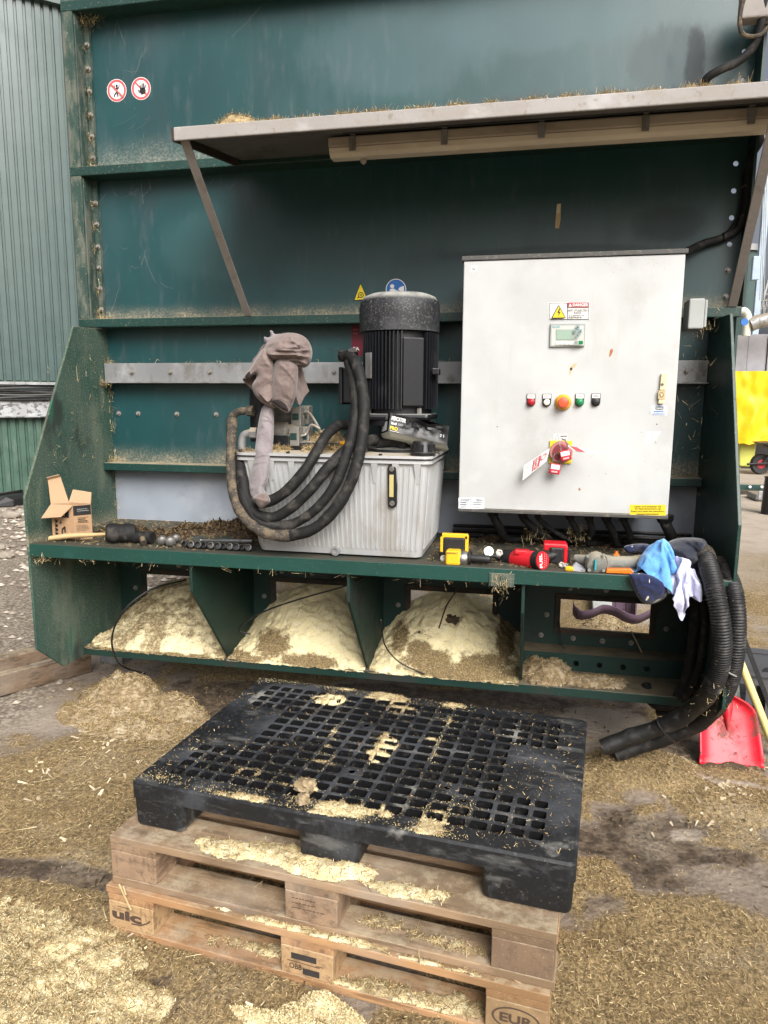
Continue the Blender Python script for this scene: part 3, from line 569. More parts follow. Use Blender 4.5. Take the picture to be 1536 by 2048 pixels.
hpart('bracket', 'post', lambda b: (b.box(at(978, 1150, -.67).x, at(1029, 1150, -.67).x, -.672, -.6685, .795, .845)), .001)
# chalky muck in the bays
def bay(name, m, x0, x1, peak, xc, label, crater=None, seed=0, rear=.45):
    nx, ny = 110, 130; X = np.linspace(x0, x1, nx); Y = np.linspace(-.345, rear, ny); Z = np.zeros((ny, nx))
    for j, y in enumerate(Y):
        t = min(1., (y+.345)/.36); prof = t**.62 if y < .03 else 1-.45*((y-.03)/(rear-.03))**1.2
        for i, x in enumerate(X):
            u = (x-xc)/((x1-x0)*.5); side = max(0., 1-abs(u)**2.3*(1.05-.35*t))
            z = .284+peak*prof*(.2+.8*side)*(.7+.3*side) + .018*fbm(x*6, y*6, seed, 4)*min(1, t*4) + .010*fbm(x*26, y*26, seed, 3)+.003*N3(x*90, y*90, seed)
            if -.03 < y < .05: z = min(z, .578)
            if crater:
                d = math.hypot((x-crater[0])/.052, (y-crater[1])/.075)+.45*fbm(x*18, y*18, 5, 3)
                if d < 1: z -= .03*(1-d*d)
            Z[j, i] = max(z, .283)
    o = link(name, grid_mesh(name, X, Y, Z), M[m], smooth=180); setp(o, label, 'meal heap', 'meal heaps in the hopper bays')
    k = RNG.integers(0, nx*ny*6//10, 9000); P = np.stack([X[k % nx]+RNG.uniform(-.004, .004, 9000), Y[k//nx]+RNG.uniform(-.003, .003, 9000), Z[k//nx, k % nx]+.001], 1)
    s = strands('meal_grains', P, RNG.gamma(2, .0009, 9000)+.001, RNG.gamma(2, .0007, 9000)+.0008, M['grains'], .6); setp(s, 'coarse grains on the meal in ' + label.split(' in ')[-1], 'meal', kind='stuff')
    n = 5200 if 'brown' in m else 3000; k = RNG.integers(0, nx*ny*6//10, n); jj, ii = k//nx, k % nx
    if 'brown' not in m: q = np.array([fbm(X[i_]*7, Y[j_]*7, 2, 3)+(.34-Z[j_, i_])*2.2 > .12 for j_, i_ in zip(jj, ii)]) | (RNG.random(n) < .06); jj, ii = jj[q], ii[q]
    P = np.stack([X[ii]+RNG.uniform(-.003, .003, len(ii)), Y[jj]+RNG.uniform(-.003, .003, len(ii)), Z[jj, ii]+.003], 1)
    s = strands('straw_on_meal', P, RNG.gamma(3, .0045, len(P))+.004, RNG.uniform(.001, .0024, len(P)), M['straw'], .4)
    setp(s, 'straw bits on the meal in ' + label.split(' in ')[-1], 'straw', kind='stuff')
bay('meal_heap', 'meal_brown', -1.79, -1.075, .275, -1.40, 'brown streaked meal heap in the first bay beside the left gusset', None, 3)
bay('meal_heap', 'meal', -1.06, -.408, .30, -.72, 'smooth cream meal heap in the second bay, left of the middle divider', (-.722, -.09), 6)
bay('meal_heap', 'meal', -.392, .264, .29, -.06, 'cream meal heap with a dark hollow in the third bay, under the hydraulic tank', (-.048, -.10), 9)
o, g = heap('straw_pile', None, [(.39, -.20, .12, .13, .075), (.55, -.24, .22, .07, .03), (.33, -.13, .07, .1, .06)], .283, .008, crumb=.014, seed=4)
o.data.materials.clear(); o.data.materials.append(bpy.data.materials['dusty_straw_mound']); setp(o, 'small straw pile on the tray of the fourth bay beside its divider', 'straw heap')
P = on_heap(g, 2600, .283); s = strands('straw_on_tray', P, RNG.gamma(3, .0045, len(P))+.004, RNG.uniform(.001, .0022, len(P)), M['straw'], .4); setp(s, 'straw bits on the fourth bay tray', 'straw', kind='stuff')
# straw tufts caught on ledges, bolts and edges
L = []
def tuft(p, n, r, sx=1, sz=1): L.append(np.array(p)+RNG.normal(0, 1, (n, 3))*np.array([r*sx, r*.5, r*sz]))
for p in spots[:12]: tuft((p[0]-.012, p[1]-.012, p[2]-.008), int(RNG.integers(14, 60)), .011, 1, 1.2)
tuft((-1.79, -.04, 1.862), 120, .018, 1.6, .4); tuft((-1.79, -.04, 2.552), 150, .02, 1.6, .5); tuft((-1.78, -.03, 1.650), 130, .018, 1.4, .8); tuft((-1.77, -.06, 1.168), 200, .022, 1.5, .6); tuft((-1.79, -.09, 1.548), 130, .014, 1.6, .5)
tuft((-1.79, -.05, 3.19), 200, .03, 1.5, .7)
for k in range(70): tuft((RNG.uniform(-1.8, .98), RNG.uniform(-.09, -.03), RNG.choice([1.168, 1.65, 1.65, 1.168, 1.86])), 5, .013, 2, .3)
for k in range(40): tuft((RNG.uniform(-1.75, .95), -.665, .80), 3, .014, 1.5, .6)
tuft((at(1003, 1150, -.67).x, -.676, .815), 90, .016, 1.2, 1); tuft((at(1003, 1150, -.67).x, -.67, .785), 40, .02, 1, 1.2); tuft((-1.76, -.668, .80), 60, .02, 1.6, .6)
for k in range(45): tuft((RNG.uniform(.84, .975), RNG.uniform(-.3, -.02), RNG.uniform(.9, 1.82)), 4, .02, 1, 1)
for k in range(46): tuft((XL+.004, RNG.uniform(-.5, -.02), RNG.uniform(.9, 1.75)), 3, .012, .1, 1)
for k in range(30): tuft((-1.79, -.02, RNG.uniform(.9, 1.55)), 8, .013, .8, 1.4)
P = np.concatenate(L); o = strands('straw_tufts', P, RNG.gamma(3, .006, len(P))+.006, RNG.uniform(.0009, .0019, len(P)), M['straw_pale'], .8); setp(o, 'dry straw tufts caught on the hopper bolts and ledges', 'straw', kind='stuff')
# thin dusty webs
b = MB()
for k in range(70):
    x, z = (RNG.uniform(-1.8, -1.5), RNG.uniform(1.9, 3.2)) if k < 34 else (RNG.uniform(-1.7, .95), RNG.choice([1.80, 2.49, 1.53, 3.18]))
    a = RNG.normal(0, 1); p = Vector((x, -.004-RNG.random()*.03, z)); q = p+Vector((RNG.normal(0, .05), RNG.uniform(-.02, .0), -abs(RNG.normal(.05, .04)))); b.tube([p, (p+q)/2+Vector((0, 0, -.008)), q], .0003, 3)
o = b.build('cobwebs', M['web'], fix=False); setp(o, 'dusty cobweb threads under the hopper flanges', 'cobweb', kind='stuff')

# ---------------------------------------------------------------- canopy over the controls and its tube light
CN = thing('canopy', 'weathered grey brown canopy sheet held out from the hopper on two flat struts', 'canopy', (0, -.1, 1.853))
b = MB(); x0, x1 = -1.045, 1.30
b.hexa([(x0, -.685, 2.447), (x1, -.685, 2.447), (x1, -.101, 2.532), (x0, -.101, 2.532), (x0, -.685, 2.457), (x1, -.685, 2.457), (x1, -.101, 2.5425), (x0, -.101, 2.5425)])
o = b.build('roof_sheet', M['canopy'], CN, bevel=.002)
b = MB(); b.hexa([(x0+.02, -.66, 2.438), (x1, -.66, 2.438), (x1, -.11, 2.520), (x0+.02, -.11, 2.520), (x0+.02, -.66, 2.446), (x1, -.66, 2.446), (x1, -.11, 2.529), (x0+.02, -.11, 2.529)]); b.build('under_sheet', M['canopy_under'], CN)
b = MB(); b.box(x0, x1, -.697, -.6855, 2.411, 2.4585); b.build('front_lip', M['canopy'], CN, bevel=.004)
b = MB(); b.hexa([(x0-.012, -.69, 2.412), (x0-.001, -.69, 2.412), (x0-.001, -.101, 2.50), (x0-.012, -.101, 2.50), (x0-.012, -.69, 2.457), (x0-.001, -.69, 2.457), (x0-.001, -.101, 2.541), (x0-.012, -.101, 2.541)]); b.build('side_lip', M['rust_frame'], CN)
for a, c in (((-1.015, -.104, 1.855), (-1.012, -.683, 2.425)), ((1.046, -.104, 1.855), (1.00, -.683, 2.425))):
    a, c = Vector(a), Vector(c); d = (c-a).normalized(); n_ = Vector((1, 0, 0)).cross(d).normalized(); X_ = Vector((.017, 0, 0)); T = n_*.004
    b = MB(); b.hexa([a-X_-T, a+X_-T, a+X_+T, a-X_+T, c-X_-T, c+X_-T, c+X_+T, c-X_+T]); b.build('strut', M['strut'], CN, bevel=.001)
TL = thing('tube_light', 'long grimy cream tube light slung under the canopy front', 'light', (.3, -.47, 2.4))
b = MB(); b.box(-.515, 1.28, -.50, -.41, 2.418, 2.455); b.build('housing', M['lamp_body'], TL, bevel=.006)
b = MB()
prof = [(-.497, 2.4175), (-.413, 2.4175), (-.417, 2.397), (-.432, 2.386), (-.478, 2.386), (-.493, 2.397)]
b.prism([(-.512, y, z) for y, z in prof], (1.79, 0, 0)); b.build('diffuser', M['lamp_lens'], TL, bevel=.003)
for px in (705, 889, 1083, 1290, 1500):
    x = at(px, 265, -.5).x; b = MB(); b.box(x-.012, x+.012, -.507, -.5005, 2.400, 2.452); b.box(x-.009, x+.009, -.51, -.407, 2.4555, 2.4625); b.build('clip', M['galv'], TL, bevel=.001)
b = MB(); x = at(727, 318, -.45).x; b.lathe([(.012, 0), (.012, .012), (.004, .02)], (x, -.45, 2.3855), (0, 0, -1), 10); b.build('end_knob', M['lamp_body'], TL)
b = MB(); b.tube([(-.45, -.515, 2.462), (.2, -.52, 2.458), (.8, -.515, 2.463), (1.3, -.52, 2.46)], .006, 8); b.build('lead', M['blackplastic'], TL)
# muck and straw on the canopy
cz = lambda x, y: 2.457+(y+.685)/.584*.0855
B = [(at(475, 240, -.6).x, -.62, .095, .06, .05), (at(1130, 190, -.6).x, -.6, .02, .02, .03), (at(1283, 180, -.6).x, -.6, .03, .02, .02), (at(905, 210, -.6).x, -.6, .015, .02, .02)] + [(x, -.65, .09, .035, .011) for x in np.arange(-.8, 1.2, .13)]
o, g = heap('canopy_muck', None, B, 0, .009, crumb=.012, base=cz, seed=12); o.data.materials.clear(); o.data.materials.append(mat('dry_canopy_muck', (.40, .31, .17), .95, layers=[((.2, .14, .07), 60, .5, .65, .8)], bump=[(80, .8)]))
setp(o, 'dry muck and straw lying along the top of the canopy', 'muck', kind='stuff')
P = on_heap(g, 2500, 0, cz); P[:, 2] += .003; o = strands('canopy_straw', P, RNG.gamma(3, .006, len(P))+.006, RNG.uniform(.001, .002, len(P)), M['straw_pale'], .6); setp(o, 'straw bits on the canopy', 'straw', kind='stuff')
# ---------------------------------------------------------------- flat printed signs: layers of polygons 0.6 mm apart
_TX = {}
def text_geo(s, bold=.0):
    if (s, bold) not in _TX:
        cu = bpy.data.curves.new('lettering', 'FONT'); cu.body = s; cu.size = 1; cu.offset = bold; cu.resolution_u = 3
        o = bpy.data.objects.new('lettering', cu); COL.objects.link(o); dg = bpy.context.evaluated_depsgraph_get()
        me = bpy.data.meshes.new_from_object(o.evaluated_get(dg)); V = [(v.co.x, v.co.y) for v in me.vertices]; Fc = [list(p.vertices) for p in me.polygons]
        bpy.data.objects.remove(o); bpy.data.curves.remove(cu); bpy.data.meshes.remove(me)
        xs = [v[0] for v in V]; ys = [v[1] for v in V]; x0, x1, y0, y1 = min(xs), max(xs), min(ys), max(ys)
        _TX[s, bold] = ([((x-x0)/(x1-x0), (y-y0)/(y1-y0)) for x, y in V], Fc)
    return _TX[s, bold]
class Decal:
    def __init__(s, f, base=1): s.f = f; s.l = base; s.b = MB(); s.ms = []
    def _m(s, m):
        if m not in s.ms: s.ms.append(m)
        s.b.mi = s.ms.index(m)
    def poly(s, pts, m): s._m(m); s.b.poly([s.f(u, v, s.l) for u, v in pts]); s.l += 1; return s
    def rect(s, u0, v0, u1, v1, m): return s.poly([(u0, v0), (u1, v0), (u1, v1), (u0, v1)], m)
    def circ(s, u, v, ru, rv, m, n=32): return s.poly([(u+ru*math.cos(2*PI*k/n), v+rv*math.sin(2*PI*k/n)) for k in range(n)], m)
    def ring(s, u, v, ru, rv, wu, wv, m, n=32):
        s._m(m)
        for k in range(n):
            c0, s0, c1, s1 = math.cos(2*PI*k/n), math.sin(2*PI*k/n), math.cos(2*PI*(k+1)/n), math.sin(2*PI*(k+1)/n)
            s.b.poly([s.f(u+ru*c0, v+rv*s0, s.l), s.f(u+ru*c1, v+rv*s1, s.l), s.f(u+(ru-wu)*c1, v+(rv-wv)*s1, s.l), s.f(u+(ru-wu)*c0, v+(rv-wv)*s0, s.l)])
        s.l += 1; return s
    def line(s, pts, w_, m):
        s._m(m)
        for (a, b), (c, d) in zip(pts, pts[1:]):
            L = math.hypot(c-a, d-b) or 1; nx, ny = -(d-b)/L*w_/2, (c-a)/L*w_/2
            s.b.poly([s.f(a+nx, b+ny, s.l), s.f(c+nx, d+ny, s.l), s.f(c-nx, d-ny, s.l), s.f(a-nx, b-ny, s.l)])
        s.l += 1; return s
    def text(s, t, u0, vb, u1, vt, m, bold=.0, rot=0):
        """lettering stretched into the box; vb = baseline side, vt = top side"""
        s._m(m); V, Fc = text_geo(t, bold)
        def q(x, y):
            if rot == 90: x, y = 1-y, x
            return s.f(u0+(u1-u0)*x, vb+(vt-vb)*y, s.l)
        vs = [s.b.bm.verts.new(q(x, y)) for x, y in V]
        for fc in Fc: s.b.face([vs[k] for k in fc])
        s.l += 1; return s
    def lines(s, u0, v0, u1, v1, n, m, fill=.45):
        """rows of print too small to read in the photo"""
        s._m(m); h = (v1-v0)/n
        for k in range(n):
            u = u0
            e = u0+(u1-u0)*RNG.uniform(.7, 1)
            while u < e:
                w_ = (u1-u0)*RNG.uniform(.06, .16); a = v0+h*(k+.5-fill/2); c = v0+h*(k+.5+fill/2)
                s.b.poly([s.f(u, a, s.l), s.f(min(u+w_, e), a, s.l), s.f(min(u+w_, e), c, s.l), s.f(u, c, s.l)]); u += w_+(u1-u0)*.03
        s.l += 1; return s
    def build(s, name, parent=None): return s.b.build(name, [M[m] for m in s.ms], parent, fix=False)
def onY(Y): return lambda u, v, l: at(u, v, Y-l*.0006)
def quadmap(a, b, c, d, th=.0006):
    """u,v in 0..1 on the quad a (0,0) b (1,0) c (1,1) d (0,1)"""
    a, b, c, d = Vector(a), Vector(b), Vector(c), Vector(d); n = (b-a).cross(d-a).normalized()
    if n.dot(CAM-a) < 0: n = -n
    return lambda u, v, l: (a*(1-u)+b*u)*(1-v)+(d*(1-u)+c*u)*v+n*th*l

# signs stuck on the hopper panels
d = Decal(onY(0)).circ(233.5, 181, 19.5, 23, 'white').ring(233.5, 181, 18.5, 22, 4.2, 4.8, 'pink')
d.circ(233.5, 171.5, 2.2, 2.4, 'black').line([(233.5, 174), (234, 184)], 3.4, 'black').line([(228, 170), (229.5, 176), (233.5, 177), (237.5, 175), (238.5, 169)], 1.5, 'black').line([(234, 184), (229.5, 188), (228.5, 193)], 1.9, 'black').line([(234.5, 184), (235, 191), (236.5, 193)], 1.9, 'black').line([(226, 194), (241, 192)], .8, 'grey').line([(221, 168), (246, 194)], 3.2, 'pink')
setp(d.build('prohibition_sign'), 'round red and white sign of a climbing figure struck through', 'sign')
d = Decal(onY(0)).circ(282, 177, 19.5, 23, 'white').ring(282, 177, 18.5, 22, 4.2, 4.8, 'pink').line([(269, 163), (295, 191)], 3.2, 'pink')
d.poly([(280, 176), (289, 175), (292, 181), (290, 187), (283, 189), (279, 183)], 'black').line([(281, 178), (280.5, 170)], 1.9, 'black').line([(284, 177), (284, 166)], 2, 'black').line([(286.5, 177), (287.5, 166)], 2, 'black').line([(289, 177), (291, 169)], 1.9, 'black').line([(281, 184), (276, 179.5)], 2.2, 'black').ring(276, 182, 3.2, 3.6, .7, .7, 'grey', 12)
setp(d.build('prohibition_sign'), 'round red and white sign with a black raised hand', 'sign')
d = Decal(onY(0)).poly([(721, 565), (736.5, 599.5), (706.5, 602)], 'black').poly([(721.2, 568), (734, 598), (709, 600)], 'yellow').ring(721.5, 590, 6, 6, 1.6, 1.6, 'black', 14).line([(718, 594), (714, 596)], 1.6, 'black').ring(721.5, 590, 2.4, 2.4, 1, 1, 'black', 10)
setp(d.build('warning_sign'), 'yellow warning triangle on the panel behind the motor top', 'sign')
d = Decal(onY(0)).circ(792, 579, 20.5, 21.5, 'white').circ(792, 579, 19, 20, 'blue').circ(784.5, 572.5, 4.2, 4.2, 'white').poly([(778, 590), (780, 578), (788, 577), (794, 582), (800, 574), (808, 572), (808, 590)], 'white').line([(790, 575), (800, 583)], 2, 'blue')
setp(d.build('mandatory_sign'), 'round blue and white sign half hidden behind the motor cap', 'sign')
d = Decal(onY(0)).rect(703, 645, 742, 712, 'maroon').rect(714, 647, 719, 651, 'white').lines(706, 657, 719, 661, 1, 'pink', .7).lines(706, 665, 717, 669, 1, 'pink', .7).text('EA', 706, 701, 719, 694, 'white', .02)
setp(d.build('maker_plate'), 'dark maroon plate with white letters partly hidden by the motor', 'sign')
d = Decal(onY(0)).poly([(1114, 408), (1122, 407), (1121, 440), (1118, 457), (1110, 456), (1112, 430)], 'tan').poly([(1114.5, 409), (1121.5, 408), (1119.5, 425), (1112.5, 428)], 'cream')
setp(d.build('tape_strip'), 'short strip of old cream tape on the green panel above the cabinet', 'tape')

# ---------------------------------------------------------------- control cabinet
CB = thing('control_cabinet', 'white steel control cabinet with push buttons, display and isolator mounted on the hopper', 'cabinet', (.4, -.13, 1.03))
CY = -.42; c00, c10, c11, c01 = at(915, 1023, CY), at(1334, 1037, CY), at(1373, 500, CY), at(929, 516, CY)
x0, x1, z0, z1 = .001, .801, 1.034, 2.017
b = MB(); b.box(x0+.006, x1-.006, CY+.026, -.125, z0+.004, z1-.006); body = b.build('body', M['cab_dark'], CB, bevel=.003)
b = MB(); b.box(x0, x1, CY, CY+.024, z0+.012, z1-.014); door = b.build('door', M['cabinet'], CB, bevel=.004, segs=3)
b = MB(); b.box(x0-.008, x1+.008, CY-.006, -.12, z1-.0125, z1+.004); b.build('drip_cap', M['cab_dark'], CB, bevel=.002)
b = MB(); b.box(x0-.001, x1+.001, CY-.004, CY+.024, z0-.002, z0+.011); b.build('bottom_rail', M['cab_dark'], CB, bevel=.002)
for x in (-.03, .80): 
    b = MB(); b.box(x-.0, x+.03, -.124, -.002, 1.25, 1.29); b.box(x, x+.03, -.124, -.002, 1.80, 1.84); b.build('wall_bracket', M['galv'], CB)
b = MB(); jx = at(1368, 620, -.33).x+.012; b.box(jx, jx+.055, -.36, -.25, 1.745, 1.855); jb = b.build('junction_box', M['grey'], CB, bevel=.005)
b = MB(); b.box(jx+.0555, jx+.066, -.355, -.255, 1.75, 1.85); b.build('lid', M['grey'], jb, bevel=.004)
D = lambda: Decal(onY(CY), 1)
def stick(d, name, par=door): return d.build(name, par)
d = D().rect(1097.5, 604.5, 1179.5, 639.5, 'white').rect(1099.3, 605.8, 1178, 606.7, 'black').rect(1099.3, 638, 1178, 639, 'black').rect(1099.3, 605.8, 1100.2, 639, 'black').rect(1134.6, 606, 1135.6, 639, 'black').rect(1177.2, 606, 1178, 639, 'black')
d.rect(1136, 605, 1178, 614.5, 'red').poly([(1140.5, 606.5), (1143.8, 613), (1137.3, 613.2)], 'white').text('DANGER', 1145.5, 612.8, 1176.5, 606.6, 'white', .03)
d.text('RISK OF ELECTRIC', 1137, 622.5, 1176, 618.3, 'black', .02).text('SHOCK', 1148, 628, 1163, 624, 'black', .02).lines(1137, 630, 1175, 636.5, 2, 'black', .5)
d.poly([(1117.5, 609), (1132, 636), (1102.5, 637)], 'black').poly([(1117.5, 612), (1129.5, 634.6), (1105, 635.4)], 'yellow').poly([(1118.5, 617), (1114.5, 626), (1117.5, 625.3), (1116, 633), (1121.5, 623.5), (1118.3, 624), (1120.5, 617)], 'black'); stick(d, 'danger_sign')
d = D().rect(942, 531, 954.5, 543.5, 'white').line([(944, 535), (947, 540), (949, 535)], 1.1, 'black').text('V', 948, 541, 951, 537, 'black').line([(949, 540), (953, 540)], 1, 'grey'); stick(d, 'sticker')
d = D().rect(917, 995.5, 968.5, 1017.5, 'whiteblue').lines(921, 997, 945, 1002, 2, 'black', .5).lines(921, 1003, 934, 1016, 3, 'black', .35).lines(947, 1003, 965, 1016, 3, 'grey', .35).line([(952, 997), (955, 1001), (957, 997.5)], 1, 'black').line([(957, 1000), (966, 1000)], 1, 'black').line([(917, 1003), (968, 1003.5)], .6, 'grey').line([(917, 1008), (968, 1008.5)], .6, 'grey').line([(942, 996), (942, 1017)], .6, 'grey'); stick(d, 'rating_label')
d = D().rect(1259.5, 1009.5, 1331.5, 1031, 'yellow')
for k, s_ in enumerate(('Lesen und beachten Sie', 'die Betriebsanleitung!', 'Read and obey the operation', 'manual instructions!')):
    w_ = (54, 52, 66, 44)[k]; v = 1014.6+k*4.9; d.text(s_, 1295.5-w_/2, v+.3, 1295.5+w_/2, v-3.4, 'black', .015)
stick(d, 'instruction_label')
d = D().rect(1108, 868, 1135.5, 880, 'white').poly([(1114.5, 869.5), (1119.5, 878.5), (1109.8, 878.7)], 'black').poly([(1114.5, 871.3), (1118, 877.6), (1111.2, 877.8)], 'white').text('DANGER', 1120.5, 874, 1134.5, 870.5, 'black', .02).text('400 volts', 1122, 879, 1133, 876, 'black', .01); stick(d, 'danger_label')
d = D().rect(1303, 811.5, 1334, 830.5, 'whiteblue').rect(1304, 812.3, 1333, 813, 'blue').rect(1311, 813.5, 1327, 819, 'black').lines(1312, 814.5, 1326, 818, 1, 'white', .6).lines(1308, 820.5, 1330, 824, 1, 'blue', .6).lines(1305, 825, 1332, 829.5, 2, 'blue', .4); stick(d, 'supplier_label')
d = D().poly([(1291.5, 863.5), (1322, 863), (1318, 872), (1313, 885.5), (1291, 885.5)], 'white').ring(1296, 867.5, 2.6, 2.6, .8, .8, 'grey', 12).lines(1300, 866, 1312, 870, 1, 'grey', .4).lines(1293, 872, 1311, 884, 4, 'grey', .3).poly([(1322, 863), (1318, 872), (1313, 885.5), (1309, 882)], 'lightgrey'); stick(d, 'torn_label')
# stains
def blot(pts, m): d = D(); d.l = .5; d.poly(pts, m); stick(d, 'stain')
def blob(x, y, rx, ry, n=9): return [(x+rx*math.cos(2*PI*k/n)*RNG.uniform(.5, 1.15), y+ry*math.sin(2*PI*k/n)*RNG.uniform(.5, 1.15)) for k in range(n)]
blot([(1218, 713), (1220, 700), (1225, 697), (1226, 703), (1222, 711), (1219, 714)], 'rustspot'); blot([(1138, 743), (1141, 734), (1147, 728), (1155, 726), (1150, 733), (1146, 737), (1143, 742), (1140, 752)], 'tan'); blot(blob(1142, 738, 3, 3), 'rustspot'); blot(blob(1159, 979, 3, 4), 'rustspot')
for k in range(26): x, y = RNG.uniform(960, 1320), RNG.uniform(800, 1000); blot(blob(x, y, RNG.uniform(.6, 2.2), RNG.uniform(.5, 1.6), 6), RNG.choice(['grey', 'tan', 'black']))
for k in range(22): x, y = RNG.uniform(1200, 1330), RNG.uniform(515, 545); blot(blob(x, y, RNG.uniform(.6, 2.6), RNG.uniform(.4, 1.2), 6), RNG.choice(['grey', 'grey', 'tan']))
# display
b = MB(); p, q = at(1099, 694, CY), at(1171, 647, CY); b.box(p.x, q.x, CY-.010, CY-.0004, p.z, q.z); disp = b.build('text_display', M['grey'], door, bevel=.002)
d = Decal(onY(CY-.010)).rect(1103, 651, 1167.5, 690.5, 'lightgrey').rect(1105, 652, 1119.5, 655.5, 'teal').text('SIEMENS', 1106, 655, 1118.5, 652.7, 'white', .01).rect(1112, 659, 1147, 680, 'grey').rect(1113, 660, 1146, 679, 'screen')
for k in range(4): d.rect(1112+k*8.9, 682, 1119+k*8.9, 689, 'white').text('F%d' % (k+1), 1113.7+k*8.9, 687.2, 1117.3+k*8.9, 683.8, 'grey')
for x, y in ((1155.5, 654), (1150, 662), (1160.5, 662), (1155, 670)): d.rect(x-3.6, y-3.4, x+3.6, y+3.6, 'teal').rect(x-3.0, y-2.8, x+3.0, y+3.0, 'grey').poly([(x, y-1.8), (x+1.8, y+1.5), (x-1.8, y+1.5)], 'black')
d.rect(1149, 681.5, 1156, 689, 'grey').text('ESC', 1150, 686.5, 1155, 684, 'black').rect(1157, 681.5, 1166, 689, 'greenbtn').text('OK', 1159.5, 686.8, 1163.5, 684, 'black'); d.build('screen_face', disp)
# push buttons
for px, py, m, dome in ((1062, 803.5, 'redlens', 1), (1093.5, 803.5, 'lens_white', 0), (1159, 803.5, 'greenbtn', 1), (1191.5, 803, 'black', 0)):
    c = at(px, py, CY); o_ = bpy.data.objects.new('push_button', None); COL.objects.link(o_); o_.location = c; o_.parent = CB; o_.matrix_parent_inverse = Matrix.Translation(-CB.location)
    b = MB(); W_ = .0165
    pts = [(c.x-W_, CY-.0005, c.z+.030), (c.x+W_, CY-.0005, c.z+.030)]+[(c.x+W_*math.cos(a), CY-.0005, c.z-.002-W_*math.sin(a)) for a in np.linspace(0, PI, 13)]
    b.prism(pts, (0, -.005, 0)); pl = b.build('label_holder', M['black'], o_, bevel=.001)
    d = Decal(lambda u, v, l: Vector((c.x+u, CY-.0056-l*.0005, c.z+v))).rect(-.0142, .013, .0142, .028, 'white').lines(-.011, .025, .011, .016, 2, 'black', .45); d.build('label', o_)
    b = MB(); b.lathe([(.0148, 0), (.0148, .006), (.013, .007)], (c.x, CY-.0058, c.z-.0015), (0, -1, 0), 24); b.build('bezel', M['black' if m in ('black', 'lens_white') else m], o_, smooth=True)
    b = MB(); b.lathe([(.0125, 0), (.0125, .006), (.010, .0105), (.005, .0125)] if dome else [(.0118, 0), (.0118, .003), (.0105, .004)], (c.x, CY-.0118, c.z-.0015), (0, -1, 0), 24); b.build('lens', M[m], o_, smooth=True)
c = at(1126, 805, CY); o_ = bpy.data.objects.new('emergency_stop', None); COL.objects.link(o_); o_.location = c; o_.parent = CB; o_.matrix_parent_inverse = Matrix.Translation(-CB.location)
b = MB(); b.lathe([(.030, 0), (.031, .003), (.029, .010), (.022, .017)], (c.x, CY-.0006, c.z), (0, -1, 0), 32); b.build('collar', M['amber'], o_, smooth=True)
b = MB(); b.lathe([(.012, 0), (.012, .012), (.020, .013), (.0205, .024), (.017, .031), (.009, .0335)], (c.x, CY-.0178, c.z), (0, -1, 0), 32); b.build('mushroom_head', M['orange_red'], o_, smooth=True)
# isolator with hasp
c = at(1121, 904, CY); o_ = bpy.data.objects.new('isolator_switch', None); COL.objects.link(o_); o_.location = c; o_.parent = CB; o_.matrix_parent_inverse = Matrix.Translation(-CB.location)
b = MB(); p, q = at(1097.5, 926.5, CY), at(1144.5, 881.5, CY); b.box(p.x, q.x, CY-.008, CY-.0005, p.z, q.z); b.build('mounting_plate', M['yellow'], o_, bevel=.003)
b = MB(); b.lathe([(.036, 0), (.036, .012), (.030, .016), (.029, .026), (.020, .028)], (c.x, CY-.0085, c.z), (0, -1, 0), 32); b.build('rotary_knob', M['hasp'], o_, smooth=True)
b = MB(); b.lathe([(.041, .0), (.043, .004), (.041, .008)], (c.x+.001, CY-.018, c.z+.001), (0, -1, .1), 32); b.build('lockout_ring', plain('dusty_pink_ring', (.42, .16, .15), .6), o_, smooth=True)
b = MB(); b.box(c.x-.012, c.x+.022, CY-.044, CY-.037, c.z-.008, c.z+.006); b.build('knob_grip', M['rustspot'], o_, bevel=.002)
# latch
b = MB(); p, q = at(1315.5, 807.5, CY), at(1334, 747.5, CY); b.hexa([Vector(v) for v in ((p.x, CY-.012, p.z), (q.x-.006, CY-.012, p.z), (q.x-.006, CY-.0005, p.z), (p.x, CY-.0005, p.z), (p.x+.004, CY-.012, q.z), (q.x-.001, CY-.012, q.z), (q.x-.001, CY-.0005, q.z), (p.x+.004, CY-.0005, q.z))]); lat = b.build('latch', M['cream'], door, bevel=.002)
d = Decal(onY(CY-.0122)).rect(1316.5, 779.5, 1331, 780.3, 'black').ring(1324.5, 769, 3.6, 3.6, 1.2, 1.2, 'black', 4).circ(1324.5, 769, 1.2, 1.2, 'black', 8).poly([(1317, 781), (1330.5, 781), (1329.5, 798), (1316, 798)], 'tan').ring(1323, 789.5, 4.2, 5, .9, .9, 'black', 14).circ(1323, 789.5, 2, 3, 'cream', 10); d.build('latch_face', lat)
# padlocks
def padlock(cx, cy, Y, ang, label):
    c = at(cx, cy, Y); t = thing('padlock', label, 'padlock', c, 'red padlocks on the isolator'); Mx = Matrix.Translation(c) @ Matrix.Rotation(R(ang), 4, 'Y')
    b = MB(); b.box(-.020, .020, -.010, .010, -.021, .019, Mx); bd = b.build('body', M['lockred'], t, bevel=.004)
    f = lambda u, v, l: Mx @ Vector((u, -.0105-l*.0004, v))
    d = Decal(f).rect(-.0165, -.002, .0165, .015, 'white').lines(-.014, .013, .014, .001, 3, 'grey', .35).rect(-.012, -.016, .012, -.007, 'pink').text('DANGER', -.011, -.0145, .011, -.0085, 'white', .02); d.build('label', bd)
    b = MB(); b.tube([Mx @ Vector(v) for v in catmull([(-.013, 0, .0195), (-.013, 0, .045), (-.008, .002, .056), (0, .004, .060), (.008, .002, .056), (.013, 0, .045), (.013, 0, .0195)], 4)], .0028, 8); b.build('shackle', M['steel'], t, smooth=True)
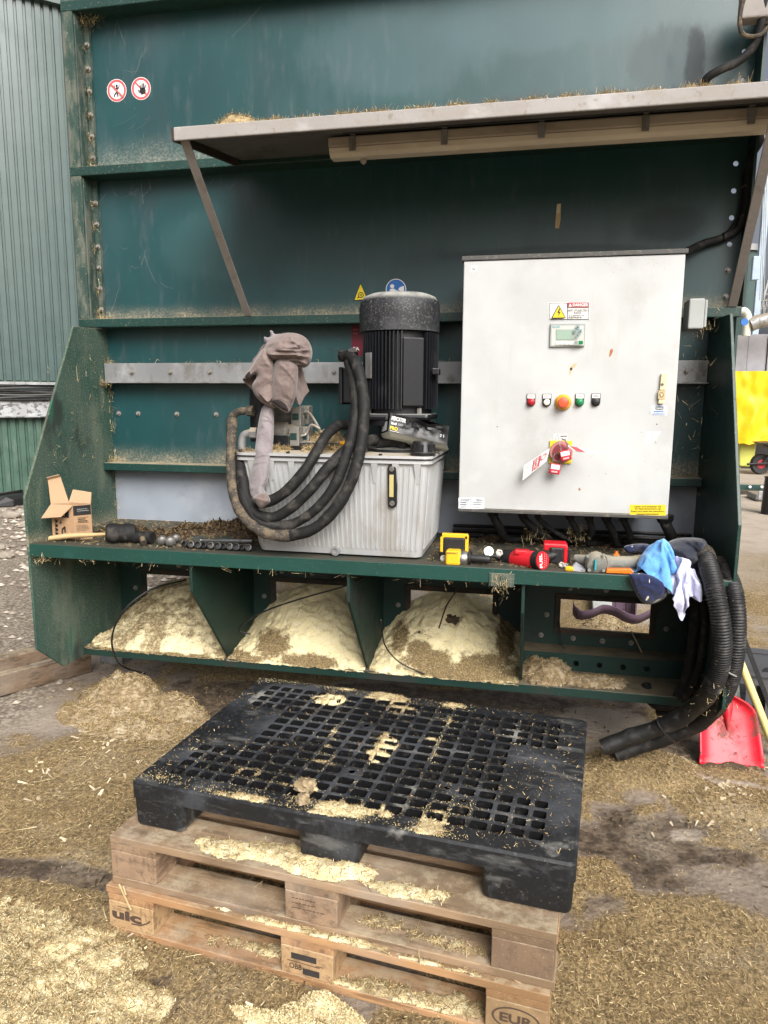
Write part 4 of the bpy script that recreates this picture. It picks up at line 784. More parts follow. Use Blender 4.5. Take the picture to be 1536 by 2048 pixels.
padlock(1110, 937, CY-.042, 8, 'lower red padlock hanging from the isolator, white label on it')
padlock(1131, 910, CY-.058, -14, 'upper red padlock locked across the isolator knob')
def tag(q, Ys, label, prt):
    P = [at(x, y, Y) for (x, y), Y in zip(q, Ys)]; n = (P[1]-P[0]).cross(P[3]-P[0]).normalized()
    t = thing('lockout_tag', label, 'tag', P[0], 'lockout tags on the isolator'); b = MB(); b.prism(P, n*.0012); b.build('card', M['white'], t)
    d = Decal(quadmap(*P, .0012), 1.4); prt(d); d.build('print', t)
tag([(1048, 931), (1100, 896), (1093, 922), (1045, 961)], (CY-.045, CY-.055, CY-.06, CY-.05), 'white lockout tag with a red panel hanging left of the isolator', lambda d: (d.rect(.38, .08, .68, .92, 'red').text('DO NOT', .42, .12, .50, .88, 'white', .02, 90).text('OPERATE', .53, .12, .62, .88, 'white', .02, 90).ring(.82, .42, .12, .22, .03, .06, 'red', 16).lines(.06, .15, .32, .85, 4, 'grey', .3)))
tag([(1133, 890), (1178, 899), (1202, 910), (1150, 903)], (CY-.05, CY-.10, CY-.15, CY-.09), 'lockout tag seen nearly edge on, sticking out right of the isolator', lambda d: (d.rect(.1, .1, .45, .9, 'pink'), d.lines(.5, .2, .9, .8, 3, 'grey', .3)))
# cables out of the cabinet floor
GL = [(985, 1012, .018), (1045, 1110, .016), (1075, 1150, .010), (1140, 1165, .013), (1178, 1172, .014), (1213, 1235, .015), (1247, 1265, .013), (1330, 1345, .022)]
for k, (a, e, r_) in enumerate(GL):
    p = at(a, 1033, -.30); p.z = 1.032; q = at(e, 1092, -.22); pts = [p, p+Vector((.004, 0, -.035)), p+Vector((.015+.3*(q.x-p.x), .02, -.085)), Vector((q.x, -.20, .882+r_*.3)), Vector((q.x+.09, -.15, .864+r_)), Vector((q.x+.28, -.12, .864+r_))]
    if k > 6: pts = pts[:4]
    t = thing('cabinet_cable', ['thick black cable curving down from the left end of the cabinet floor', 'second black cable from the left, sweeping right under the cabinet', 'thin black cable under the cabinet, third from the left', 'straw caked cable hanging under the middle of the cabinet', 'black cable just right of the straw caked one under the cabinet', 'black cable curving right below the yellow cabinet label', 'short black cable near the right end of the cabinet floor', 'thick grey cable at the right corner of the cabinet going down behind the blue cloth'][k], 'cable', p, 'cables under the cabinet')
    b = MB(); b.tube(catmull(pts, 6), r_, 10); b.build('sheath', M['rubber' if k % 3 else 'tape'], t, smooth=True)
    b = MB(); b.lathe([(r_*1.5, 0), (r_*1.5, .018), (r_*1.25, .03), (r_*1.1, .036)], p+Vector((0, 0, .001)), (0, 0, -1), 6); b.build('gland', M['blackplastic'], t)
for k, (z, y) in enumerate(((.885, -.05), (.905, -.035), (.87, -.09))):
    b = MB(); b.tube(catmull([(-.06, y, z), (.2, y-.01, z+.004), (.5, y, z-.002), (.75, y-.012, z+.003), (.97, y, z)], 6), .010-.002*k, 8); o = b.build('power_cable', M['blackplastic'], smooth=True)
    setp(o, ('black cable lying along the back of the shelf, lowest on the wall', 'black cable along the foot of the grey plate, above the other two', 'thin black cable lying on the shelf in front of the two along the plate')[k], 'cable', 'cables along the shelf back')
P = np.concatenate([np.array([at(x, 1060+RNG.uniform(-15, 20), -.27) for _ in range(70)])+RNG.normal(0, .014, (70, 3)) for x in (1085, 1145, 1165, 1060)]+[np.array([at(1400+RNG.normal(0, 15), 655+RNG.normal(0, 8), -.25) for _ in range(90)])])
o = strands('straw_tufts', P, RNG.gamma(3, .006, len(P))+.006, .0014, M['straw_pale'], .9); setp(o, 'straw caught among the cables under the cabinet', 'straw', kind='stuff')
# long conduit on the right and the socket box at the top
t = thing('conduit', 'thick black cable running down the right edge of the hopper into the cabinet', 'cable', at(1500, 330, -.05))
b = MB(); b.tube(catmull([at(1534, -20, -.16), at(1524, 40, -.15), at(1508, 90, -.13), at(1478, 122, -.12), at(1440, 140, -.12), at(1413, 158, -.10), at(1408, 185, -.06), at(1440, 200, -.05), at(1490, 230, -.045), at(1520, 275, -.045), at(1502, 315, -.045), at(1496, 370, -.04), at(1490, 425, -.035), at(1472, 462, -.03), at(1440, 478, -.03), at(1405, 488, -.05), at(1370, 505, -.14)], 6), .016, 10); b.build('sheath', M['rubber'], t, smooth=True)
b = MB(); b.tube(catmull([at(1508, 300, -.03), at(1487, 350, -.02), at(1480, 420, -.02), at(1458, 462, -.02), at(1420, 480, -.03), at(1372, 498, -.13)], 6), .006, 8); b.build('thin_lead', M['blackplastic'], t, smooth=True)
for px, py in ((1490, 372), (1485, 432), (1449, 474), (1410, 487)):
    c = at(px, py, -.035); b = MB(); b.lathe([(.0185, -.004), (.0185, .004)], c, (.5, 0, -1) if py < 450 else (1, 0, .2), 14); b.build('cable_tie', M['black'], t)
b = MB(); p, q = at(1478, 45, -.14), at(1536, -30, -.14); b.box(p.x, q.x+.1, -.17, -.105, p.z, q.z); o = b.build('socket_box', M['strut'], bevel=.006); setp(o, 'dust caked box at the top right hopper edge, cable hanging below it', 'junction box')
b = MB(); b.tube(catmull([at(1490, -10, -.17), at(1480, 30, -.17), at(1482, 62, -.16), at(1495, 72, -.15), at(1520, 70, -.15), at(1540, 50, -.15)], 6), .008, 8); o = b.build('cable', M['rubber_dirty'], smooth=True); setp(o, 'straw coated thin cable looping below the dusty box', 'cable')
# ---------------------------------------------------------------- hydraulic power pack
HP = thing('hydraulic_power_pack', 'ribbed aluminium oil tank carrying an upright black finned electric motor', 'power pack', (-.46, -.35, .862))
def loft(b, sec):
    """sec: list of (z, x0, x1, y0, y1, corner radius)"""
    rings = []
    for z, x0, x1, y0, y1, r in sec:
        ring = []
        for cx, cy, a0 in ((x1-r, y1-r, 0), (x0+r, y1-r, 90), (x0+r, y0+r, 180), (x1-r, y0+r, 270)):
            for k in range(5): a = R(a0+k*22.5); ring.append(b.bm.verts.new((cx+r*math.cos(a), cy+r*math.sin(a), z)))
        rings.append(ring)
    n = len(rings[0])
    for A, B in zip(rings, rings[1:]):
        for k in range(n): b.face([A[k], A[(k+1) % n], B[(k+1) % n], B[k]])
    b.face(rings[0][::-1]); b.face(rings[-1])
b = MB(); loft(b, [(.872, -.785, -.122, -.598, -.13, .03), (.90, -.795, -.118, -.603, -.125, .03), (1.235, -.845, -.098, -.618, -.10, .02), (1.238, -.868, -.082, -.632, -.085, .03), (1.252, -.868, -.082, -.632, -.085, .03)])
# casting ribs on the front and the right end
nr = 33
for k in range(nr):
    f = (k+.5)/nr; xb, xt = -.775+f*.645, -.835+f*.728
    if abs(f-.80) < .055: pass
    b.hexa([(xb-.0035, -.607, .90), (xb+.0035, -.607, .90), (xb+.0035, -.59, .90), (xb-.0035, -.59, .90), (xt-.0035, -.6225, 1.222), (xt+.0035, -.6225, 1.222), (xt+.0035, -.60, 1.222), (xt-.0035, -.60, 1.222)])
for k in range(18):
    f = (k+.5)/18; yb, yt = -.575+f*.42, -.59+f*.46
    b.hexa([(-.125, yb-.003, .90), (-.1135, yb-.003, .90), (-.1135, yb+.003, .90), (-.125, yb+.003, .90), (-.106, yt-.003, 1.222), (-.0935, yt-.003, 1.222), (-.0935, yt+.003, 1.222), (-.106, yt+.003, 1.222)])
for k in range(9):
    x = -.80+k*.083
    b.hexa([(x-.006, -.618, 1.16), (x+.006, -.618, 1.16), (x+.006, -.60, 1.16), (x-.006, -.60, 1.16), (x-.013, -.632, 1.237), (x+.013, -.632, 1.237), (x+.013, -.60, 1.237), (x-.013, -.60, 1.237)])
tank = b.build('oil_tank', M['alu'], HP, smooth=30)
b = MB(); loft(b, [(1.2525, -.872, -.078, -.637, -.08, .035), (1.257, -.872, -.078, -.637, -.08, .035)]); b.build('gasket', M['black'], tank)
b = MB(); loft(b, [(1.2575, -.87, -.08, -.634, -.082, .035), (1.267, -.87, -.08, -.634, -.082, .035)]); lid = b.build('tank_lid', M['alu'], HP, smooth=30)
for x, y in [(-.85, -.615), (-.65, -.618), (-.45, -.618), (-.28, -.618), (-.10, -.615), (-.10, -.35), (-.10, -.12), (-.85, -.35)]:
    b = MB(); b.lathe([(.008, 0), (.008, .006)], (x, y, 1.2675), (0, 0, 1), 6); b.build('lid_bolt', M['black'], lid)
# sight gauge
d = .655; fx = lambda px, py: at(px, py, -.634)
b = MB(); c0, c1 = fx(783, 938), fx(784, 1007); r = .0175; pts = [(c0.x+r*math.cos(a), -.612, c0.z+r*math.sin(a)) for a in np.linspace(0, PI, 10)]+[(c1.x+r*math.cos(a), -.612, c1.z+r*math.sin(a)) for a in np.linspace(PI, 2*PI, 10)]
b.prism(pts, (0, -.018, 0)); gz = b.build('level_gauge', M['blackplastic'], HP, bevel=.003)
b = MB(); b.box(c0.x-.0085, c0.x+.0085, -.636, -.6305, c1.z+.024, c0.z-.022); b.build('sight_glass', plain('oily_sight_glass', (.42, .36, .16), .15), gz, bevel=.002)
for c in (c0, c1): b = MB(); b.lathe([(.010, 0), (.010, .004), (.005, .0045), (.005, .002)], (c.x, -.6305, c.z), (0, -1, 0), 14); b.build('gauge_screw', M['steel'], gz)
b = MB(); c = at(672, 1111, -.60); b.lathe([(.019, 0), (.019, .012), (.011, .013), (.010, .006)], (c.x, -.600, .885), (0, -1, 0), 20); b.build('drain_plug', M['galv'], HP, smooth=True)
# filler cap
b = MB(); c = at(846, 905, -.575); b.lathe([(.048, 0), (.05, .012), (.044, .020), (.040, .050), (.036, .056), (.01, .057)], (c.x, -.575, 1.267), (0, 0, 1), 28)
for k in range(8): a = 2*PI*k/8; b.box(-.009, .009, .041, .047, .014, .044, Matrix.Translation((c.x, -.575, 1.267)) @ Matrix.Rotation(a, 4, 'Z'))
b.build('filler_cap', M['blackplastic'], HP, smooth=35)
# motor: bell housing, finned body, fan cover, terminal box
mx, my = -.263, -.34
b = MB(); b.lathe([(.13, 0), (.13, .012), (.085, .02), (.085, .10), (.145, .108), (.145, .128)], (mx, my, 1.267), (0, 0, 1), 28); b.build('bell_housing', M['blackpaint'], HP, smooth=35)
mo = bpy.data.objects.new('motor', None); COL.objects.link(mo); mo.location = (mx, my, 1.395); mo.parent = HP; mo.matrix_parent_inverse = Matrix.Translation(-HP.location)
b = MB(); b.box(mx-.145, mx+.145, my-.145, my+.145, 1.396, 1.422); b.build('mounting_flange', M['blackpaint'], mo, bevel=.02)
b = MB(); b.lathe([(.135, 0), (.135, .32)], (mx, my, 1.4225), (0, 0, 1), 40)
for k in range(64):
    a = 2*PI*(k+.5)/64; deg = math.degrees(a) % 360
    if 285 < deg < 318 or 172 < deg < 215: continue
    # parallel-looking cooling fins
    Mx = Matrix.Translation((mx, my, 0)) @ Matrix.Rotation(a, 4, 'Z')
    b.box(.130, .160, -.0024, .0024, 1.44, 1.74, Mx)
b.build('finned_body', M['blackpaint'], mo, smooth=30)
Mx = Matrix.Translation((mx, my, 0)) @ Matrix.Rotation(R(301), 4, 'Z'); b = MB(); b.box(.12, .163, -.043, .043, 1.452, 1.715, Mx); b.build('foot_pad', M['blackpaint'], mo, bevel=.004)
b = MB(); b.lathe([(.162, 0), (.164, .06), (.164, .092), (.159, .118), (.146, .138), (.118, .149), (.05, .153)], (mx, my, 1.745), (0, 0, 1), 48); b.build('fan_cover', M['motorcap'], mo, smooth=40)
b = MB(); b.box(mx-.225, mx-.12, my-.06, my+.075, 1.462, 1.602); tb = b.build('terminal_box', M['blackpaint'], mo, bevel=.006)
b = MB(); b.box(mx-.240, mx-.2255, my-.066, my+.081, 1.456, 1.608); b.build('lid', M['blackpaint'], tb, bevel=.004)
Mx = Matrix.Translation((mx, my, 0)) @ Matrix.Rotation(R(232), 4, 'Z'); b = MB(); b.box(.16, .164, -.018, .018, 1.56, 1.66, Mx); b.build('nameplate', M['galv'], mo, bevel=.001)
Mx = Matrix.Translation((mx, my, 0)); b = MB(); b.box(.15, .178, -.10, -.05, 1.575, 1.60, Mx); b.build('lifting_lug', M['blackpaint'], mo, bevel=.004)
for k in range(4):
    a = R(45+90*k); b = MB(); b.lathe([(.010, 0), (.010, .022)], (mx+.16*math.cos(a)*.9, my+.16*math.sin(a)*.9, 1.4225), (0, 0, 1), 6); b.build('flange_bolt', M['bolt'], mo)
# valve group at the left of the lid
b = MB()
for (px, py, Y, r, ln) in ((545, 865, -.40, .042, .15), (560, 835, -.30, .045, .16)):
    c = at(px, py, Y); b.lathe([(r*.8, 0), (r, .01), (r, ln*.7), (r*.8, ln*.75), (r*.7, ln)], c-Vector((.04, 0, 0)), (1, 0, .02), 22)
b.build('filter_body', M['bolt'], HP, smooth=35)
for (px, py, Y) in ((592, 872, -.42), (596, 833, -.34), (612, 872, -.36), (612, 830, -.28)):
    c = at(px, py, Y); b = MB(); b.box(c.x-.022, c.x+.022, c.y-.03, c.y+.03, c.z-.04, c.z+.04); o_ = b.build('valve_block', M['bolt'], HP, bevel=.003)
    b = MB(); b.box(c.x-.014, c.x+.014, c.y-.0335, c.y-.0305, c.z-.014, c.z+.014); b.build('plug', M['green'], o_, bevel=.002)
b = MB(); b.box(-.80, -.50, -.44, -.24, 1.268, 1.30); b.box(-.77, -.70, -.46, -.38, 1.27, 1.33); b.build('manifold', M['blackpaint'], HP, bevel=.005)
b = MB(); c = at(518, 800, -.45); b.lathe([(.05, 0), (.05, .26), (.04, .27)], (c.x, -.42, 1.30), (0, 0, 1), 20); b.build('return_filter', M['blackpaint'], HP, smooth=35)
for k, pts in enumerate(([at(640, 858, -.40), at(622, 850, -.40), at(612, 868, -.40), at(600, 872, -.42)], [at(650, 880, -.36), at(632, 846, -.36), at(618, 826, -.34), at(606, 826, -.33)])):
    b = MB(); b.tube(catmull(pts, 5), .006, 8); b.build('copper_pipe', M['bolt'], HP, smooth=True)
# fittings at the left end
for k, (p, Y) in enumerate((([(500, 822), (478, 823), (466, 832), (463, 850)], -.50), ([(507, 866), (492, 868), (485, 878), (484, 905)], -.55))):
    b = MB(); b.tube(catmull([at(x, y, Y) for x, y in p], 5), .016, 12); e = at(*p[-1], Y); b.lathe([(.022, -.03), (.022, .0), (.019, .012)], e, (0, 0, 1), 6); e = at(*p[0], Y); b.lathe([(.023, -.012), (.023, .016)], e, (1, 0, 0), 6); b.build('elbow_fitting', M['rubber_dirty' if k == 0 else 'galv'], HP, smooth=35)
# muck on the lid
o, g = heap('lid_muck', bpy.data.materials['dry_canopy_muck'], [(at(640, 865, -.40).x, -.36, .12, .09, .07), (-.55, -.45, .2, .12, .012), (-.75, -.5, .12, .1, .01)], 1.267, .010, crumb=.02, seed=21); setp(o, 'nest of straw and muck on the oil tank lid beside the valves', 'muck', kind='stuff')
P = np.concatenate([on_heap(g, 2600, 1.267), np.array([(-.87+RNG.random()*.12, -.63+RNG.random()*.1, 1.268) for _ in range(160)])]); P[:, 2] += RNG.random(len(P))*.012
o = strands('straw_on_lid', P, RNG.gamma(3, .006, len(P))+.006, RNG.uniform(.0009, .002, len(P)), M['straw'], .6); setp(o, 'straw tangled on the oil tank lid', 'straw', kind='stuff')

# ---------------------------------------------------------------- hydraulic hoses
def hose(name, label, cat, pts, r, m, wob=.06, n=12, group=None, seg=8):
    P = catmull(pts, seg); b = MB(); L = len(P); sd = RNG.uniform(0, 50)
    rr = [r*(1+wob*fbm(i*.22+sd, sd, 0, 3)) for i in range(L)]; b.tube(P, rr, n); o = b.build(name, M[m], smooth=True)
    return setp(o, label, cat, group)
HG = 'wrapped hydraulic hoses looped in front of the oil tank'
A = lambda L: [at(x, y, Y) for x, y, Y in L]
hose('hydraulic_hose', 'outermost straw caked hydraulic hose dropping from the left elbow', 'hose', A([(464, 838, -.50), (463, 880, -.54), (463, 930, -.60), (468, 985, -.68), (485, 1030, -.72), (515, 1058, -.72), (548, 1070, -.71), (585, 1071, -.70)]), .0215, 'rubber_dirty', .18, group=HG)
hose('hydraulic_hose', 'lowest wrapped hose, sweeping up the right to the top of the bundle', 'hose', A([(575, 1072, -.70), (622, 1060, -.705), (660, 1030, -.70), (692, 985, -.69), (713, 930, -.67), (725, 870, -.64), (728, 810, -.61), (723, 765, -.58), (714, 732, -.55), (703, 715, -.50), (690, 712, -.46)]), .0225, 'rubber', .13, group=HG)
hose('hydraulic_hose', 'wrapped hose just inside the lowest one, beside it up to the motor', 'hose', A([(481, 905, -.57), (482, 950, -.64), (489, 1000, -.70), (515, 1040, -.70), (550, 1052, -.69), (590, 1046, -.69), (635, 1015, -.69), (672, 965, -.68), (694, 905, -.65), (708, 850, -.62), (712, 800, -.58), (706, 755, -.54), (697, 725, -.50)]), .0205, 'rubber', .13, group=HG)
hose('hydraulic_hose', 'second loop hose rising to the lid edge near the tank middle', 'hose', A([(486, 955, -.66), (492, 995, -.69), (512, 1028, -.70), (545, 1035, -.69), (580, 1017, -.69), (618, 982, -.69), (655, 937, -.67), (690, 902, -.62), (722, 886, -.54), (750, 878, -.45)]), .0215, 'rubber', .09, group=HG)
hose('hydraulic_hose', 'innermost loop hose going up over the lid to the valves', 'hose', A([(482, 968, -.65), (490, 990, -.67), (510, 1005, -.68), (540, 1002, -.68), (575, 980, -.68), (608, 943, -.67), (632, 905, -.63), (655, 868, -.56), (680, 850, -.46), (705, 853, -.38)]), .0215, 'rubber', .09, group=HG)
b = MB(); c = at(690, 712, -.455); b.lathe([(.024, -.01), (.024, .02), (.02, .022)], c, (-1, .5, 0), 8); b.lathe([(.024, -.012), (.024, .012)], at(703, 708, -.48), (-.6, .3, .7), 8); b.tube(catmull([at(700, 708, -.48), at(688, 706, -.47), at(655, 695, -.46)], 5), .0016, 6); o = b.build('hose_coupling', M['blackplastic'], smooth=35); setp(o, 'black hose couplings with a cut cable tie beside the motor', 'coupling')
b = MB(); b.tube(catmull([at(755, 888, -.42), at(790, 885, -.42), at(812, 893, -.42)], 5), .022, 12); b.lathe([(.027, -.012), (.027, .012)], at(806, 891, -.42), (1, 0, -.2), 20); o = b.build('short_hose', M['rubber'], smooth=True); setp(o, 'short black hose with a clamp lying on the tank lid under the glove box', 'hose')
b = MB(); p = at(688, 885, -.40); b.box(p.x-.012, p.x+.012, -.42, -.38, p.z-.008, p.z+.006); o = b.build('lid_tag', M['amber'], bevel=.002); setp(o, 'small orange tag on the tank lid between the hoses', 'tag')
# glove box on the lid
G = thing('glove_box', 'dented black cardboard glove box lying tilted on the oil tank lid', 'box', at(840, 880, -.42))
F0, F1, F2, F3 = at(781, 826, -.520), at(899, 852, -.495), at(894, 889, -.505), at(777, 862, -.535)
bk = Vector((-.050, .10, -.012)); B0, B1, B2, B3 = [v+bk for v in (F0, F1, F2, F3)]
b = MB()
nu, nv = 22, 8; V = [[None]*(nv+1) for _ in range(nu+1)]
for i in range(nu+1):
    for j in range(nv+1):
        u, v = i/nu, j/nv; p = (F0*(1-u)+F1*u)*(1-v)+(F3*(1-u)+F2*u)*v
        k = math.sin(PI*u)*math.sin(PI*v); p = p+Vector((0, 1, .3))*(.022*k*abs(fbm(u*4, v*2, 3, 2))*2+.006*k); p.z -= .010*math.exp(-((u-.66)/.12)**2)*(1-v)
        V[i][j] = b.bm.verts.new(p)
for i in range(nu):
    for j in range(nv): b.face([V[i][j], V[i+1][j], V[i+1][j+1], V[i][j+1]])
b.poly([F0, F1, B1, B0]); b.poly([F0, F3, B3, B0]); b.poly([F1, F2, B2, B1]); b.poly([B0, B1, B2, B3])
b.build('carton', M['glovecard'], G, smooth=25)
b = MB(); lo = Vector((.0, .012, -.05)); b.prism([F3+Vector((0, .002, -.0008)), F2+Vector((0, .002, -.0008)), B2+Vector((0, -.01, -.004)), B3+Vector((0, -.01, -.004))], (.003, .03, -.022)); b.build('under_face', M['lightgrey'], G)
d = Decal(quadmap(F0, F1, F2, F3), 3).text('MERCATOR', .03, .36, .27, .14, 'white', .03).text('ideal', .03, .60, .12, .46, 'white', .02).text('GRIP', .15, .60, .23, .48, 'grey', .01).text('PRO', .02, .90, .15, .70, 'yellow', .03).rect(.02, .95, .18, .97, 'white').text('200', .86, .70, .89, .54, 'white').text('S', .915, .68, .935, .54, 'white')
for u in (.60, .68, .74): pass
d.build('lettering', G)
d = Decal(quadmap(B0, F0, F3, B3), 2)
for k in range(5): d.rect(.06+.18*k, .45, .20+.18*k, .95, 'whiteblue').rect(.06+.18*k, .08, .20+.18*k, .34, 'pink' if k == 2 else 'grey')
d.build('end_print', G)
